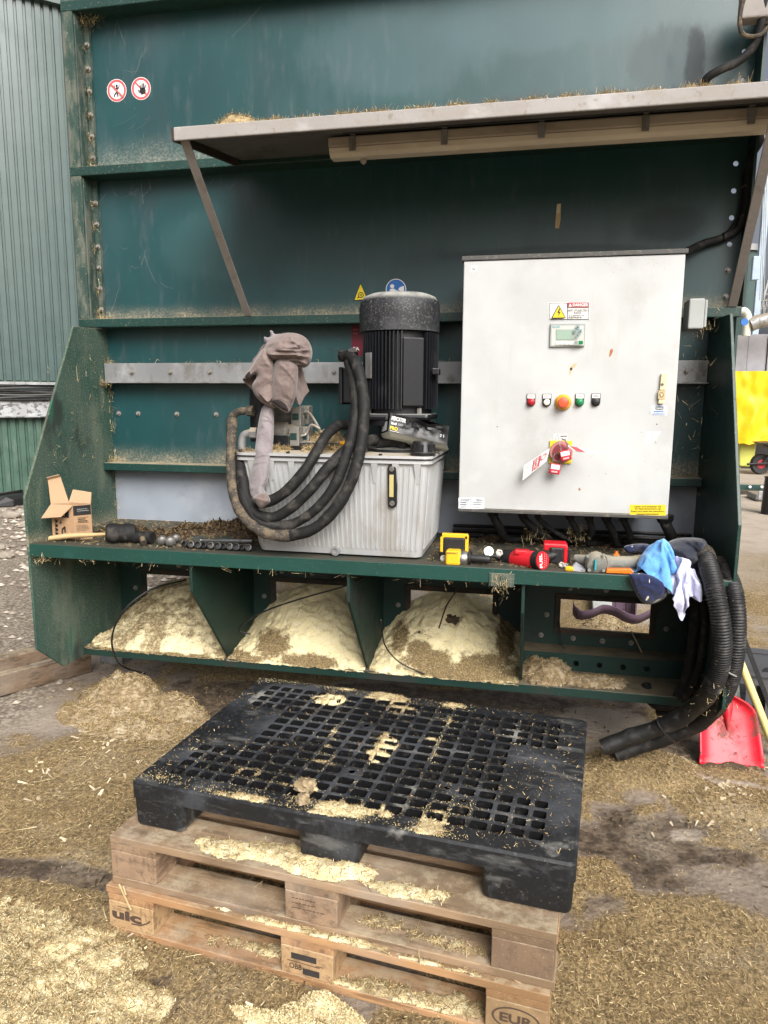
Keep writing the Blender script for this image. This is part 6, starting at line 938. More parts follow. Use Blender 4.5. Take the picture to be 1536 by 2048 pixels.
CLOTH['hoodie'] = (26, [-728,-620,1463,-719,-608,1476,-716,-592,1487,-721,-576,1496,-730,-564,1507,-745,-556,1517,-762,-556,1525,-778,-552,1534,-787,-538,1542,-774,-525,1543,-755,-525,1542,-737,-524,1541,-719,-522,1540,-702,-513,1541,-684,-510,1539,-671,-523,1539,-677,-541,1542,-680,-559,1545,-672,-576,1544,-657,-585,1538,-642,-584,1527,-636,-574,1512,-634,-564,1497,-631,-555,1480,-629,-546,1464,-629,-534,1449,-741,-621,1476,-729,-613,1489,-721,-600,1501,-719,-585,1512,-725,-571,1522,-738,-562,1532,-754,-559,1541,-770,-555,1550,-781,-543,1559,-772,-527,1561,-754,-524,1560,-736,-528,1558,-718,-524,1558,-701,-515,1558,-684,-510,1557,-670,-522,1557,-674,-540,1559,-675,-558,1562,-664,-573,1559,-648,-576,1551,-638,-569,1537,-639,-559,1522,-635,-549,1507,-633,-540,1491,-632,-530,1475,-627,-520,1460,-754,-616,1487,-743,-613,1501,-731,-606,1514,-723,-595,1526,-721,-580,1537,-731,-567,1547,-746,-562,1556,-761,-558,1565,-774,-548,1574,-771,-530,1578,-753,-526,1577,-735,-529,1576,-717,-526,1575,-700,-517,1575,-684,-509,1576,-669,-520,1576,-672,-538,1577,-670,-556,1578,-656,-567,1574,-642,-564,1562,-637,-554,1547,-639,-544,1531,-641,-535,1516,-635,-524,1501,-634,-515,1485,-627,-505,1471,-766,-604,1495,-756,-604,1510,-745,-603,1525,-733,-600,1539,-724,-590,1552,-725,-575,1562,-737,-564,1571,-753,-560,1581,-767,-552,1590,-769,-535,1595,-752,-528,1595,-734,-531,1594,-715,-529,1593,-700,-519,1593,-684,-508,1593,-669,-519,1594,-671,-537,1595,-664,-555,1595,-648,-557,1587,-638,-549,1573,-635,-539,1558,-636,-529,1542,-639,-520,1525,-641,-510,1510,-635,-500,1495,-626,-491,1482,-777,-592,1502,-767,-592,1518,-757,-593,1533,-747,-594,1549,-736,-595,1564,-727,-585,1577,-730,-570,1587,-744,-561,1596,-759,-555,1605,-766,-539,1612,-751,-529,1612,-733,-533,1611,-715,-529,1611,-699,-520,1611,-685,-508,1611,-669,-518,1611,-670,-537,1612,-656,-549,1610,-643,-544,1598,-636,-534,1583,-634,-524,1568,-635,-515,1552,-636,-505,1536,-639,-495,1520,-631,-486,1506,-621,-478,1493,-789,-581,1510,-779,-582,1525,-767,-581,1540,-757,-580,1555,-748,-581,1571,-742,-587,1588,-731,-579,1602,-736,-564,1611,-750,-557,1620,-761,-545,1628,-750,-530,1630,-732,-534,1629,-714,-530,1629,-698,-521,1628,-685,-508,1629,-669,-518,1629,-666,-536,1630,-649,-539,1622,-642,-529,1608,-642,-520,1592,-644,-512,1575,-644,-502,1560,-642,-491,1545,-633,-482,1531,-623,-474,1518,-615,-465,1504,-799,-569,1516,-791,-571,1533,-781,-573,1549,-769,-569,1563,-758,-569,1578,-751,-573,1595,-744,-579,1613,-733,-572,1627,-741,-558,1635,-755,-549,1644,-750,-532,1647,-731,-535,1647,-713,-531,1646,-698,-522,1646,-685,-508,1646,-670,-518,1647,-659,-533,1645,-649,-524,1632,-654,-516,1616,-654,-507,1600,-652,-497,1584,-646,-487,1570,-636,-479,1557,-625,-472,1543,-617,-462,1530,-614,-451,1515,-803,-552,1521,-799,-555,1538,-792,-559,1556,-783,-563,1573,-773,-564,1588,-763,-563,1604,-757,-569,1621,-747,-569,1637,-735,-565,1651,-748,-553,1660,-750,-535,1665,-731,-536,1664,-713,-532,1664,-697,-522,1664,-684,-508,1664,-673,-522,1664,-656,-519,1657,-658,-510,1640,-662,-503,1624,-657,-493,1609,-648,-484,1595,-640,-475,1582,-628,-469,1569,-622,-458,1554,-622,-448,1539,-625,-440,1522,-795,-535,1522,-794,-538,1540,-791,-542,1559,-786,-546,1577,-782,-550,1595,-776,-555,1612,-769,-559,1629,-759,-559,1645,-749,-558,1661,-737,-553,1674,-749,-540,1682,-731,-536,1682,-713,-531,1682,-696,-523,1681,-684,-508,1682,-668,-515,1679,-662,-505,1665,-667,-498,1648,-661,-488,1634,-650,-482,1621,-640,-474,1607,-632,-464,1594,-632,-455,1578,-636,-449,1560,-639,-447,1542,-643,-445,1524,-787,-519,1524,-785,-523,1542,-783,-527,1561,-782,-530,1580,-780,-533,1598,-778,-538,1616,-775,-543,1635,-771,-548,1652,-761,-548,1668,-751,-547,1684,-738,-542,1697,-735,-524,1696,-716,-523,1697,-701,-513,1695,-683,-510,1699,-672,-501,1688,-673,-493,1671,-666,-483,1658,-653,-477,1646,-644,-469,1632,-642,-459,1617,-646,-455,1599,-649,-454,1581,-652,-456,1563,-654,-457,1544,-656,-458,1525,-800,-508,1529,-793,-508,1547,-787,-509,1566,-782,-512,1584,-777,-515,1602,-774,-520,1620,-771,-526,1638,-769,-531,1656,-772,-536,1675,-762,-535,1691,-747,-526,1698,-736,-522,1713,-722,-511,1710,-706,-502,1709,-689,-496,1708,-682,-487,1693,-674,-478,1680,-660,-472,1670,-652,-463,1656,-655,-457,1638,-659,-461,1621,-662,-462,1602,-665,-462,1583,-669,-461,1565,-671,-459,1546,-673,-456,1527,-817,-508,1537,-809,-506,1555,-803,-503,1573,-795,-502,1590,-789,-503,1607,-784,-506,1625,-783,-513,1642,-779,-518,1661,-771,-519,1679,-772,-522,1697,-757,-514,1705,-743,-506,1716,-728,-498,1721,-712,-489,1720,-696,-481,1714,-683,-473,1703,-671,-465,1692,-663,-456,1678,-669,-459,1660,-673,-458,1642,-675,-455,1623,-677,-452,1605,-676,-448,1586,-672,-443,1567,-668,-441,1550,-665,-439,1531,-827,-520,1544,-821,-517,1561,-816,-513,1579,-811,-509,1596,-806,-506,1614,-801,-503,1631,-794,-501,1648,-788,-503,1666,-786,-511,1683,-775,-504,1697,-767,-500,1713,-753,-491,1721,-736,-483,1726,-719,-474,1725,-704,-465,1718,-690,-457,1708,-676,-450,1700,-678,-448,1682,-678,-444,1663,-679,-441,1644,-676,-438,1626,-670,-436,1608,-663,-436,1590,-655,-438,1572,-651,-436,1554,-648,-433,1536,-834,-536,1550,-828,-532,1567,-823,-529,1584,-819,-526,1602,-814,-523,1620,-810,-519,1637,-806,-514,1654,-803,-509,1672,-800,-502,1688,-789,-493,1701,-776,-484,1711,-762,-475,1720,-746,-467,1726,-728,-458,1725,-712,-449,1719,-697,-442,1711,-684,-434,1701,-674,-431,1685,-671,-429,1666,-672,-425,1647,-663,-426,1631,-656,-427,1612,-649,-426,1594,-643,-426,1576,-638,-425,1558,-634,-423,1540,-844,-549,1556,-841,-543,1573,-838,-537,1590,-835,-531,1607,-832,-523,1624,-827,-514,1639,-821,-504,1654,-814,-495,1668,-804,-486,1681,-795,-478,1695,-783,-468,1706,-769,-460,1715,-754,-451,1721,-737,-442,1721,-721,-435,1714,-707,-429,1704,-696,-428,1689,-683,-416,1682,-672,-411,1667,-667,-409,1649,-663,-409,1631,-659,-409,1612,-656,-410,1593,-653,-411,1575,-651,-412,1556,-650,-413,1538,-862,-546,1558,-857,-536,1573,-852,-526,1588,-845,-517,1602,-836,-508,1616,-826,-499,1629,-815,-493,1642,-803,-488,1655,-797,-477,1669,-795,-464,1683,-786,-454,1696,-774,-445,1706,-761,-436,1716,-745,-427,1717,-730,-422,1706,-716,-416,1695,-703,-412,1684,-694,-413,1668,-683,-399,1662,-683,-406,1645,-680,-412,1627,-676,-416,1610,-671,-420,1592,-668,-422,1574,-665,-423,1556,-662,-426,1538,-867,-530,1550,-859,-521,1564,-849,-512,1577,-838,-505,1590,-827,-499,1603,-814,-495,1616,-803,-488,1630,-798,-476,1643,-799,-463,1657,-794,-452,1671,-787,-441,1684,-778,-431,1697,-768,-421,1710,-752,-413,1709,-742,-416,1694,-727,-409,1683,-714,-410,1670,-703,-398,1661,-692,-398,1647,-677,-391,1638,-683,-396,1621,-685,-402,1604,-685,-409,1587,-684,-417,1570,-682,-426,1553,-678,-433,1536,-861,-519,1538,-850,-511,1552,-839,-505,1565,-827,-500,1578,-815,-496,1591,-804,-488,1604,-798,-477,1617,-799,-463,1631,-797,-451,1645,-791,-439,1658,-784,-428,1672,-773,-419,1684,-775,-408,1700,-759,-400,1699,-753,-409,1683,-738,-404,1670,-726,-408,1657,-713,-399,1647,-702,-386,1639,-688,-382,1627,-675,-381,1615,-675,-389,1598,-678,-395,1581,-677,-403,1563,-674,-412,1546,-677,-417,1529,-850,-512,1526,-839,-506,1539,-827,-502,1552,-815,-496,1565,-805,-488,1578,-799,-477,1592,-797,-464,1605,-796,-451,1619,-789,-441,1632,-782,-430,1646,-780,-417,1659,-785,-409,1675,-781,-396,1688,-767,-408,1685,-759,-395,1672,-750,-403,1657,-737,-404,1644,-724,-398,1633,-713,-385,1625,-699,-378,1614,-686,-373,1603,-672,-373,1590,-669,-381,1574,-668,-389,1557,-667,-397,1540,-668,-403,1523,-838,-507,1513,-826,-502,1526,-815,-497,1540,-805,-488,1553,-799,-477,1566,-795,-465,1579,-792,-452,1593,-789,-440,1607,-786,-428,1621,-791,-419,1636,-792,-407,1650,-789,-395,1664,-776,-386,1674,-776,-405,1670,-760,-407,1659,-760,-392,1647,-748,-394,1633,-735,-395,1619,-723,-384,1610,-708,-383,1600,-696,-373,1589,-683,-365,1579,-670,-365,1566,-663,-373,1551,-660,-381,1534,-658,-388,1518,-825,-505,1501,-814,-498,1514,-806,-488,1527,-799,-477,1540,-795,-465,1554,-792,-452,1567,-791,-439,1580,-792,-427,1594,-796,-417,1610,-798,-406,1625,-795,-394,1639,-789,-382,1651,-771,-383,1657,-780,-400,1654,-770,-414,1646,-760,-404,1633,-760,-390,1620,-747,-387,1607,-733,-383,1596,-718,-386,1585,-703,-380,1575,-694,-367,1565,-681,-359,1554,-668,-359,1541,-658,-365,1527,-652,-372,1511,-814,-500,1489,-806,-489,1502,-801,-477,1515,-796,-465,1528,-794,-452,1541,-794,-439,1555,-798,-427,1569,-800,-416,1583,-802,-404,1597,-794,-394,1611,-794,-381,1626,-784,-371,1638,-769,-381,1640,-781,-396,1636,-780,-415,1632,-765,-415,1621,-763,-401,1606,-759,-388,1593,-744,-385,1582,-727,-388,1571,-712,-385,1560,-702,-373,1550,-692,-360,1540,-679,-353,1529,-665,-352,1517,-654,-356,1503,-807,-490,1476,-805,-476,1489,-801,-464,1503,-795,-452,1516,-794,-439,1529,-799,-427,1543,-802,-415,1557,-804,-403,1571,-798,-391,1584,-789,-382,1598,-792,-369,1613,-777,-363,1623,-768,-379,1622,-778,-396,1619,-788,-412,1616,-775,-422,1607,-762,-413,1593,-763,-400,1580,-753,-390,1567,-736,-391,1556,-720,-390,1545,-710,-378,1535,-702,-364,1526,-690,-354,1515,-677,-347,1504,-663,-345,1493,-803,-478,1463,-803,-464,1477,-800,-451,1490,-795,-439,1503,-796,-427,1517,-802,-415,1530,-804,-403,1544,-797,-392,1559,-791,-381,1572,-789,-368,1587,-789,-356,1601,-771,-358,1608,-768,-376,1604,-780,-393,1601,-792,-407,1600,-786,-424,1594,-770,-423,1581,-762,-413,1568,-759,-401,1553,-745,-395,1541,-729,-395,1531,-718,-384,1521,-710,-369,1511,-699,-359,1501,-687,-349,1490,-675,-340,1480,-798,-466,1450,-797,-453,1464,-795,-440,1478,-795,-426,1491,-797,-414,1504,-802,-402,1518,-802,-390,1532,-797,-378,1547,-794,-367,1562,-793,-354,1576,-781,-344,1589,-766,-354,1591,-770,-373,1587,-782,-389,1584,-794,-403,1583,-793,-422,1578,-779,-432,1569,-768,-424,1555,-760,-414,1541,-753,-402,1527,-738,-401,1516,-727,-390,1506,-718,-376,1496,-707,-365,1486,-696,-354,1476,-685,-343,1466,-794,-455,1437,-794,-441,1451,-795,-427,1465,-797,-414,1479,-800,-401,1492,-800,-389,1506,-798,-377,1521,-794,-365,1536,-792,-353,1550,-789,-339,1565,-773,-335,1576,-763,-351,1574,-772,-370,1570,-785,-384,1568,-795,-399,1565,-796,-419,1560,-790,-436,1555,-776,-435,1543,-766,-425,1529,-757,-414,1514,-747,-405,1502,-736,-394,1492,-726,-382,1482,-716,-370,1472,-705,-359,1461,-694,-348,1451])
def crumple(o, strength, size):
    t = bpy.data.textures.get('cloth_creases_%d' % (size*1000)) or bpy.data.textures.new('cloth_creases_%d' % (size*1000), 'MUSGRAVE')
    t.musgrave_type = 'RIDGED_MULTIFRACTAL'; t.noise_scale = size; t.octaves = 2.0; t.lacunarity = 1.8; t.dimension_max = 1.0
    d = o.modifiers.new('creases', 'DISPLACE'); d.texture = t; d.texture_coords = 'LOCAL'; d.strength = strength; d.mid_level = .5; return o
def draped(name, key, m, par=None, off=(0, 0, 0), sx=1.0):
    n, dta = CLOTH[key]; q = np.array(dta, dtype=float).reshape(-1, 3)*.001; c = q.mean(0); q[:, 0] = c[0]+(q[:, 0]-c[0])*sx; q += np.array(off)
    me = bpy.data.meshes.new(name); me.from_pydata(q.tolist(), [], [(j*n+i, j*n+i+1, (j+1)*n+i+1, (j+1)*n+i) for j in range(n-1) for i in range(n-1)])
    o = link(name, me, M[m], par, smooth=180); a = o.modifiers.new('smooth', 'SUBSURF'); a.levels = a.render_levels = 3
    crumple(o, .0035, .075)
    b = o.modifiers.new('thickness', 'SOLIDIFY'); b.thickness = .0013; return o
# ---------------------------------------------------------------- cloth: an outline filled with folds, its own thickness all round
def relief(name, poly, Y0, bulge, fold, sc, ang, seed, m, step=2.6, par=None, slope=(0, 0), stretch=2.6, back=.35, smooth_out=4):
    """poly: outline in photo pixels laid at depth Y0 (+ slope per px); bulge, fold in m; folds run along ang"""
    pl = [(p.x, p.y) for p in catmull([(x, y, 0) for x, y in poly], smooth_out, True)] if smooth_out else poly
    out = []
    for i, p in enumerate(pl):
        q = pl[(i+1) % len(pl)]; L = math.hypot(q[0]-p[0], q[1]-p[1]); n = max(1, int(L/step+.5))
        out += [(p[0]+(q[0]-p[0])*k/n, p[1]+(q[1]-p[1])*k/n) for k in range(n)]
    E_ = np.array(out); nb = len(E_); xs, ys = E_[:, 0], E_[:, 1]; pts = [Vector(p) for p in out]
    gx = np.arange(xs.min(), xs.max(), step); gy = np.arange(ys.min(), ys.max(), step)
    for j, y in enumerate(gy):
        for i, x in enumerate(gx):
            x_ = x+(j % 2)*step*.5
            c = ((ys > y) != (np.roll(ys, -1) > y)) & (x_ < (np.roll(xs, -1)-xs)*(y-ys)/(np.roll(ys, -1)-ys+1e-12)+xs)
            if c.sum() % 2 and np.min((xs-x_)**2+(ys-y)**2) > (step*.55)**2: pts.append(Vector((x_, y)))
    r = geometry.delaunay_2d_cdt(pts, [(i, (i+1) % nb) for i in range(nb)], [], 1, 1e-4); V, Fc = r[0], r[2]
    ca, sa = math.cos(R(ang)), math.sin(R(ang)); dm = 0; dist = []
    for v in V: dist.append(math.sqrt(np.min((xs-v.x)**2+(ys-v.y)**2)))
    dm = max(dist); me = bpy.data.meshes.new(name); cx, cy = xs.mean(), ys.mean(); fr, bk = [], []
    def ridge(x, y, s):
        n = N3(x, y, s); return 1-min(1, abs(n)*2.4)
    for v, d in zip(V, dist):
        k = math.sqrt(max(0, 1-(1-min(1, d/(dm*.75)))**2)); u = ((v.x-cx)*ca+(v.y-cy)*sa)/100; w_ = (-(v.x-cx)*sa+(v.y-cy)*ca)/100
        wu = u+.25*N3(u*2.2, w_*2.2, seed+7); ww = w_+.25*N3(u*2.2+9, w_*2.2, seed+3)
        sc_ = sc*.52; f = .75*ridge(wu*sc_/stretch, ww*sc_, seed)+.35*ridge(wu*sc_*1.7/stretch+3, ww*sc_*1.7+wu*sc_*.7, seed+11)+.12*ridge(wu*sc_*3.1, ww*sc_*3.1/1.3, seed+5)
        e = min(1., d/(dm*.22+1e-6)); base = Y0+slope[0]*(v.x-cx)+slope[1]*(v.y-cy)
        fr.append(at(v.x, v.y, base-bulge*k-fold*f*(.25+.75*e))); bk.append(at(v.x, v.y, base+back*bulge*k+.003-fold*.3*f*e))
    n = len(V); fcs = [list(f) for f in Fc]+[[i+n for i in f[::-1]] for f in Fc]
    from collections import Counter
    ec = Counter(); 
    for f in Fc:
        for a, c in zip(f, list(f[1:])+[f[0]]): ec[(a, c)] += 1
    fcs += [[c, a, a+n, c+n] for (a, c) in ec if (c, a) not in ec]
    me.from_pydata(fr+bk, [], fcs)
    b = MB(); b.bm.from_mesh(me); o = b.build(name, M[m], par, smooth=70); return o
def sock(b, pts, Y, radii, flat=.6, n=16, seed=0, wr=.12):
    """open cloth tube with an inner lining"""
    P = catmull([at(x, y, yy) for (x, y), yy in zip(pts, Y)], 7); L = len(P)
    rr = [np.interp(i/(L-1), np.linspace(0, 1, len(radii)), radii)*(1+wr*fbm(i*.35, seed, 1, 3)) for i in range(L)]
    b.tube(P, rr, n, False, sx=1, sz=flat); b.tube(P[-6:], [r_*.90 for r_ in rr[-6:]], n, False, sx=1, sz=flat*.92)
    return P, rr
# old hoodie slung over the return filter
H = thing('old_hoodie', 'washed out pinkish brown hoodie slung over the valves of the oil tank', 'hoodie', at(545, 790, -.5))
draped('torso', 'hoodie', 'hoodie', H)
relief('hood', [(528, 705), (535, 683), (560, 668), (590, 666), (612, 676), (624, 698), (622, 722), (610, 735), (588, 733), (572, 734), (556, 722), (540, 722)], -.53, .06, .040, 7.5, 28, 9, 'hoodie', 2.2, H, stretch=3.2)
relief('hem', [(528, 678), (529, 673), (536, 675), (541, 671), (540, 661), (545, 662), (550, 668), (566, 668), (570, 680), (552, 690), (538, 692), (530, 686)], -.50, .03, .015, 6, 20, 5, 'hoodie_grey', 2, H)
relief('flap', [(529,696),(514,714),(501,735),(490,751),(496,759),(510,750),(512,756),(504,770),(507,785),(514,796),(529,809),(551,816),(545,800),(548,781),(549,744),(545,718)], -.55, .03, .022, 6, 66, 14, 'hoodie', 2.0, H, stretch=3.4)
relief('sleeve', [(551,722),(544,761),(540,802),(552,812),(565,822),(577,826),(583,815),(587,805),(593,785),(596,750),(594,729),(575,718)], -.565, .045, .016, 5, 80, 17, 'hoodie', 2.0, H, stretch=3.4)
relief('sleeve_shade', [(544,802),(554,799),(566,804),(574,813),(576,822),(566,819),(554,811)], -.618, .004, .003, 5, 30, 3, 'opening_shade', 2.0, H)  # flat dark piece painting the shade inside the sleeve opening
relief('flap_shade', [(491,751),(499,743),(508,746),(509,750),(500,756),(495,758)], -.588, .004, .003, 5, 30, 3, 'opening_shade', 2.0, H)  # same for the flap opening: its shade laid on as a dark piece
relief('long_sleeve', [(526,812),(546,812),(548,845),(546,890),(541,930),(536,960),(529,978),(535,990),(527,1000),(508,999),(499,985),(498,965),(505,930),(511,890),(516,850)], -.60, .03, .020, 6, 70, 23, 'hoodie_grey', 2.0, H, slope=(0, -.00085), stretch=2.4)
relief('cuff', [(506,994),(530,985),(541,1002),(532,1011),(521,1017),(512,1006)], -.735, .03, .010, 6, 40, 27, 'hoodie', 2.0, H)
# clothes at the right end of the shelf
o = relief('work_jacket', [(1330, 1092), (1350, 1078), (1385, 1075), (1410, 1080), (1416, 1100), (1412, 1130), (1400, 1150), (1375, 1160), (1350, 1150), (1338, 1125)], -.52, .09, .035, 6, 40, 2, 'navy', 2.6); setp(o, 'crumpled dark navy work jacket behind the blue cloth at the shelf end', 'clothing')
o = relief('printed_cloth', [(1258, 1150), (1275, 1146), (1300, 1150), (1330, 1165), (1338, 1185), (1325, 1200), (1300, 1209), (1282, 1203), (1268, 1180)], -.672, .02, .016, 6, 60, 5, 'navyprint', 2.2, slope=(0, .0006)); setp(o, 'navy cloth with pale print hanging over the shelf lip under the blue cloth', 'cloth')
o = draped('lilac_cloth', 'lilac', 'lilac', None, (.004, -.006, -.012), .85); setp(o, 'pale lilac cloth hanging over the shelf lip beside the corrugated hoses', 'cloth')
o = draped('blue_cloth', 'blue', 'shirt', None, (-.002, -.015, -.004), .92); setp(o, 'crumpled sky blue cloth heaped on the right end of the shelf', 'cloth')
o = relief('striped_rag', [(1248, 1093), (1262, 1089), (1285, 1087), (1300, 1090), (1302, 1103), (1285, 1108), (1262, 1108), (1250, 1102)], -.42, .04, .02, 7, 10, 6, 'navyprint', 2.4); setp(o, 'small dark striped rag lying behind the blue cloth', 'rag')

# ---------------------------------------------------------------- left end of the shelf
SZ = .8625
bx = thing('cardboard_box', 'small open brown cardboard box with raised flaps standing at the left end of the shelf', 'box', (-1.69, -.52, SZ))
BL, BM_, BR = atZ(106, 1078, SZ), atZ(150, 1081, SZ), atZ(186, 1077, SZ); BB = BL+BR-BM_; up = Vector((0, 0, .155))
b = MB()
for p, q in ((BL, BM_), (BM_, BR), (BR, BB), (BB, BL)):
    n_ = (q-p).cross(up).normalized()*.002; b.prism([p, q, q+up, p+up], n_ if n_.dot((BL+BR)/2-p) > 0 else -n_)
b.poly([v+Vector((0, 0, .003)) for v in (BL, BM_, BR, BB)]); b.build('carton', M['card'], bx)
def flap(a, c, d1, d2, m='card_in', bend=None):
    b = MB(); q = [a, c, c+d2, a+d1]; n_ = (q[1]-q[0]).cross(q[3]-q[0]).normalized()*.0025; b.prism(q, n_); return b.build('flap', M[m], bx)
T = [v+up for v in (BL, BM_, BR, BB)]
flap(T[0], T[3], Vector((-.018, .015, .105)), Vector((-.035, .0, .115)))
flap(T[3], T[2], Vector((.004, .03, .055)), Vector((-.014, .03, .046)))
flap(T[0], T[1], Vector((-.014, -.05, -.055)), Vector((-.03, -.045, -.045)))
a, c = T[0]+Vector((-.018, .015, .105)), T[3]+Vector((-.035, .0, .115)); flap(a, c, Vector((.006, -.015, .012)), Vector((.006, -.015, .012)))
d = Decal(quadmap(T[0], T[1], BM_, BL), 1).rect(.12, .18, .80, .36, 'black').lines(.18, .21, .74, .33, 2, 'tan', .5)
for k, v in enumerate((.44, .56, .68, .80)): d.line([(.16, v), (.28, v+.04), (.16, v+.07)], .05, 'black')
d.line([(.42, .45), (.46, .52), (.38, .52)], .035, 'black').line([(.48, .92), (.48, .70), (.62, .62), (.60, .78)], .05, 'black').rect(.14, .92, .40, .95, 'black').rect(.55, .9, .75, .94, 'black'); d.build('print', bx)
d = Decal(quadmap(T[1], T[2], BR, BM_), 1).rect(.0, .02, .98, .30, 'black').lines(.2, .10, .9, .20, 2, 'grey', .3).rect(.18, .36, .80, .37, 'black').rect(.18, .50, .80, .51, 'black').lines(.22, .38, .78, .49, 2, 'black', .5).lines(.12, .56, .85, .75, 5, 'black', .25).lines(.25, .80, .70, .92, 2, 'black', .5); d.build('print', bx)
ml = thing('rubber_mallet', 'black rubber mallet with a pale wooden handle lying along the shelf edge', 'mallet', atZ(240, 1088, SZ))
c = atZ(243, 1086, SZ)+Vector((0, .0, .044)); ax = Vector((.82, .5, -.06)).normalized()
b = MB(); b.lathe([(.028, -.062), (.038, -.056), (.042, -.035), (.041, -.012), (.0385, -.008), (.0385, .008), (.041, .012), (.042, .035), (.038, .056), (.028, .062)], c, ax, 28); b.build('head', M['rubber'], ml, smooth=35)
e = atZ(101, 1083, SZ)+Vector((0, 0, .014)); b = MB(); b.tube(catmull([e, e.lerp(c, .3)+Vector((0, 0, .004)), e.lerp(c, .7), c], 5), lambda t: .0145-.003*t+.002*math.sin(t*6), 12, sx=1, sz=.75); b.build('handle', M['handle'], ml, smooth=True)
ft = thing('pipe_fitting', 'dark tee shaped pipe fitting right of the mallet head', 'pipe fitting', atZ(290, 1090, SZ))
c = atZ(288, 1087, SZ)+Vector((0, 0, .027)); b = MB(); b.lathe([(.026, -.05), (.026, .045)], c, (1, -.08, .02), 20); b.build('barrel', M['rubber'], ft, smooth=35)
b = MB(); b.tube(catmull([c, c+Vector((.015, -.035, -.003)), c+Vector((.032, -.055, -.012))], 4), .013, 12); b.build('branch', M['rust_frame'], ft, smooth=35)
for k, (px, py, r, m, tx) in enumerate(((325, 1090, .021, 'galv', 'dull grey hex fitting next to the dark tee'), (341, 1093, .022, 'steel', 'bright round steel coupling in the row of fittings'), (352, 1085, .019, 'galv', 'grey nut lying behind the bright coupling'))):
    c = atZ(px, py, SZ)+Vector((0, 0, r)); b = MB(); b.lathe([(r, -.02), (r, .004)], c, (.5, -.85, .1), 6); b.lathe([(r*.72, .0045), (r*.72, .022), (r*.5, .024)], c, (.5, -.85, .1), 18); o = b.build('hose_fitting', M['oldsteel'], smooth=35); setp(o, tx, 'fitting', 'fittings on the shelf')
sock_x = [(372, .0), (385, .0), (398, 0), (411, 0), (424, 0), (437, 0), (450, 0), (462, 0), (474, 0), (487, 0), (499, 0)]
rl = thing('socket_rail', 'rail of black and chrome sockets lying on the shelf left of the oil tank', 'socket set', atZ(435, 1100, SZ))
p, q = atZ(362, 1094, SZ), atZ(508, 1102, SZ); b = MB(); b.hexa([p, q, q+Vector((0, .02, 0)), p+Vector((0, .02, 0)), p+Vector((0, 0, .008)), q+Vector((0, 0, .008)), q+Vector((0, .02, .008)), p+Vector((0, .02, .008))]); b.build('rail', M['oldsteel'], rl)
for k, (x, _) in enumerate(sock_x):
    c = atZ(x, 1096+(x-372)*.055, SZ)+Vector((0, -.002, .016)); r = .0125+.003*((k*7) % 3)/2; b = MB(); b.lathe([(r, -.02), (r, .012), (r*.7, .013), (r*.7, .0)], c, (.1*((k % 3)-1), -.9, .35), 14); b.build('socket', M['oldsteel' if k % 3 == 1 else 'tooldark'], rl, smooth=35)
sp = thing('ratchet', 'chrome ratchet handle lying behind the row of sockets', 'ratchet', atZ(440, 1090, SZ))
p, q = atZ(395, 1086, SZ)+Vector((0, 0, .012)), atZ(505, 1092, SZ)+Vector((0, 0, .02)); b = MB(); b.tube([p, p.lerp(q, .4), p.lerp(q, .45), q], [.006, .006, .009, .009], 10); b.build('shaft', M['steel'], sp, smooth=35)
b = MB(); b.lathe([(.018, -.01), (.018, .01)], p, (0, -.3, 1), 16); b.build('head', M['steel'], sp, smooth=35)
# muck along the back of the shelf
B = [(atZ(x, y, SZ).x, atZ(x, y, SZ).y, rx, ry, h) for x, y, rx, ry, h in ((330, 1074, .13, .05, .03), (380, 1066, .12, .07, .035), (440, 1064, .14, .09, .05), (485, 1062, .12, .10, .06), (500, 1085, .09, .06, .04), (210, 1070, .10, .08, .018), (150, 1080, .2, .08, .006), (255, 1062, .12, .08, .02))]
o, g = heap('shelf_muck', None, B, SZ, .008, crumb=.03, seed=31, clip=lambda x, y, h: y > -.645 and y < -.004 and not (-.80 < x < -.1 and y > -.59)); o.data.materials.clear()
o.data.materials.append(mat('dark_rotting_muck', (.05, .033, .018), .95, layers=[((.16, .11, .06), 40, .48, .65, .8), ((.28, .22, .13), 120, .6, .72, .6)], bump=[(60, .9), (170, .5)])); setp(o, 'dark rotting muck along the back of the shelf left of the oil tank', 'muck', kind='stuff')
P = on_heap(g, 3600, SZ); o = strands('muck_flakes', P, RNG.gamma(3, .005, len(P))+.005, RNG.uniform(.003, .010, len(P)), M['dirt_flakes'], .6); setp(o, 'dark flakes in the muck on the shelf', 'dirt', kind='stuff')
P = np.stack([RNG.uniform(-1.79, -.95, 2600), RNG.uniform(-.64, -.01, 2600), np.full(2600, SZ+.003)], 1); P2 = np.stack([RNG.uniform(-.1, .97, 1500), RNG.uniform(-.64, -.01, 1500), np.full(1500, SZ+.003)], 1)
o = strands('shelf_straw', np.concatenate([P, P2]), RNG.gamma(3, .004, 4100)+.004, RNG.uniform(.001, .002, 4100), M['straw'], .3); setp(o, 'straw bits scattered on the shelf', 'straw', kind='stuff')

P = np.stack([RNG.uniform(-.09, .95, 2600), -.65+.64*RNG.beta(1.2, 1.6, 2600), np.full(2600, SZ+.004)], 1); P = P[[fbm(p[0]*6, p[1]*9, 3, 3) > -.12 for p in P]]
o = strands('shelf_dirt', P, RNG.gamma(2.5, .003, len(P))+.003, RNG.uniform(.002, .008, len(P)), M['dirt_flakes'], .5); setp(o, 'dark dirt flakes between the power tools on the shelf', 'dirt', kind='stuff')
o, g = heap('shelf_muck', bpy.data.materials['dark_rotting_muck'], [(x, y, .12, .05, .022) for x, y in ((-.03, -.3), (.15, -.12), (.4, -.10), (.62, -.14), (.25, -.42), (.52, -.45), (.85, -.2))], SZ, .010, crumb=.012, seed=33); setp(o, 'dark muck on the shelf under the cabinet cables', 'muck', kind='stuff')
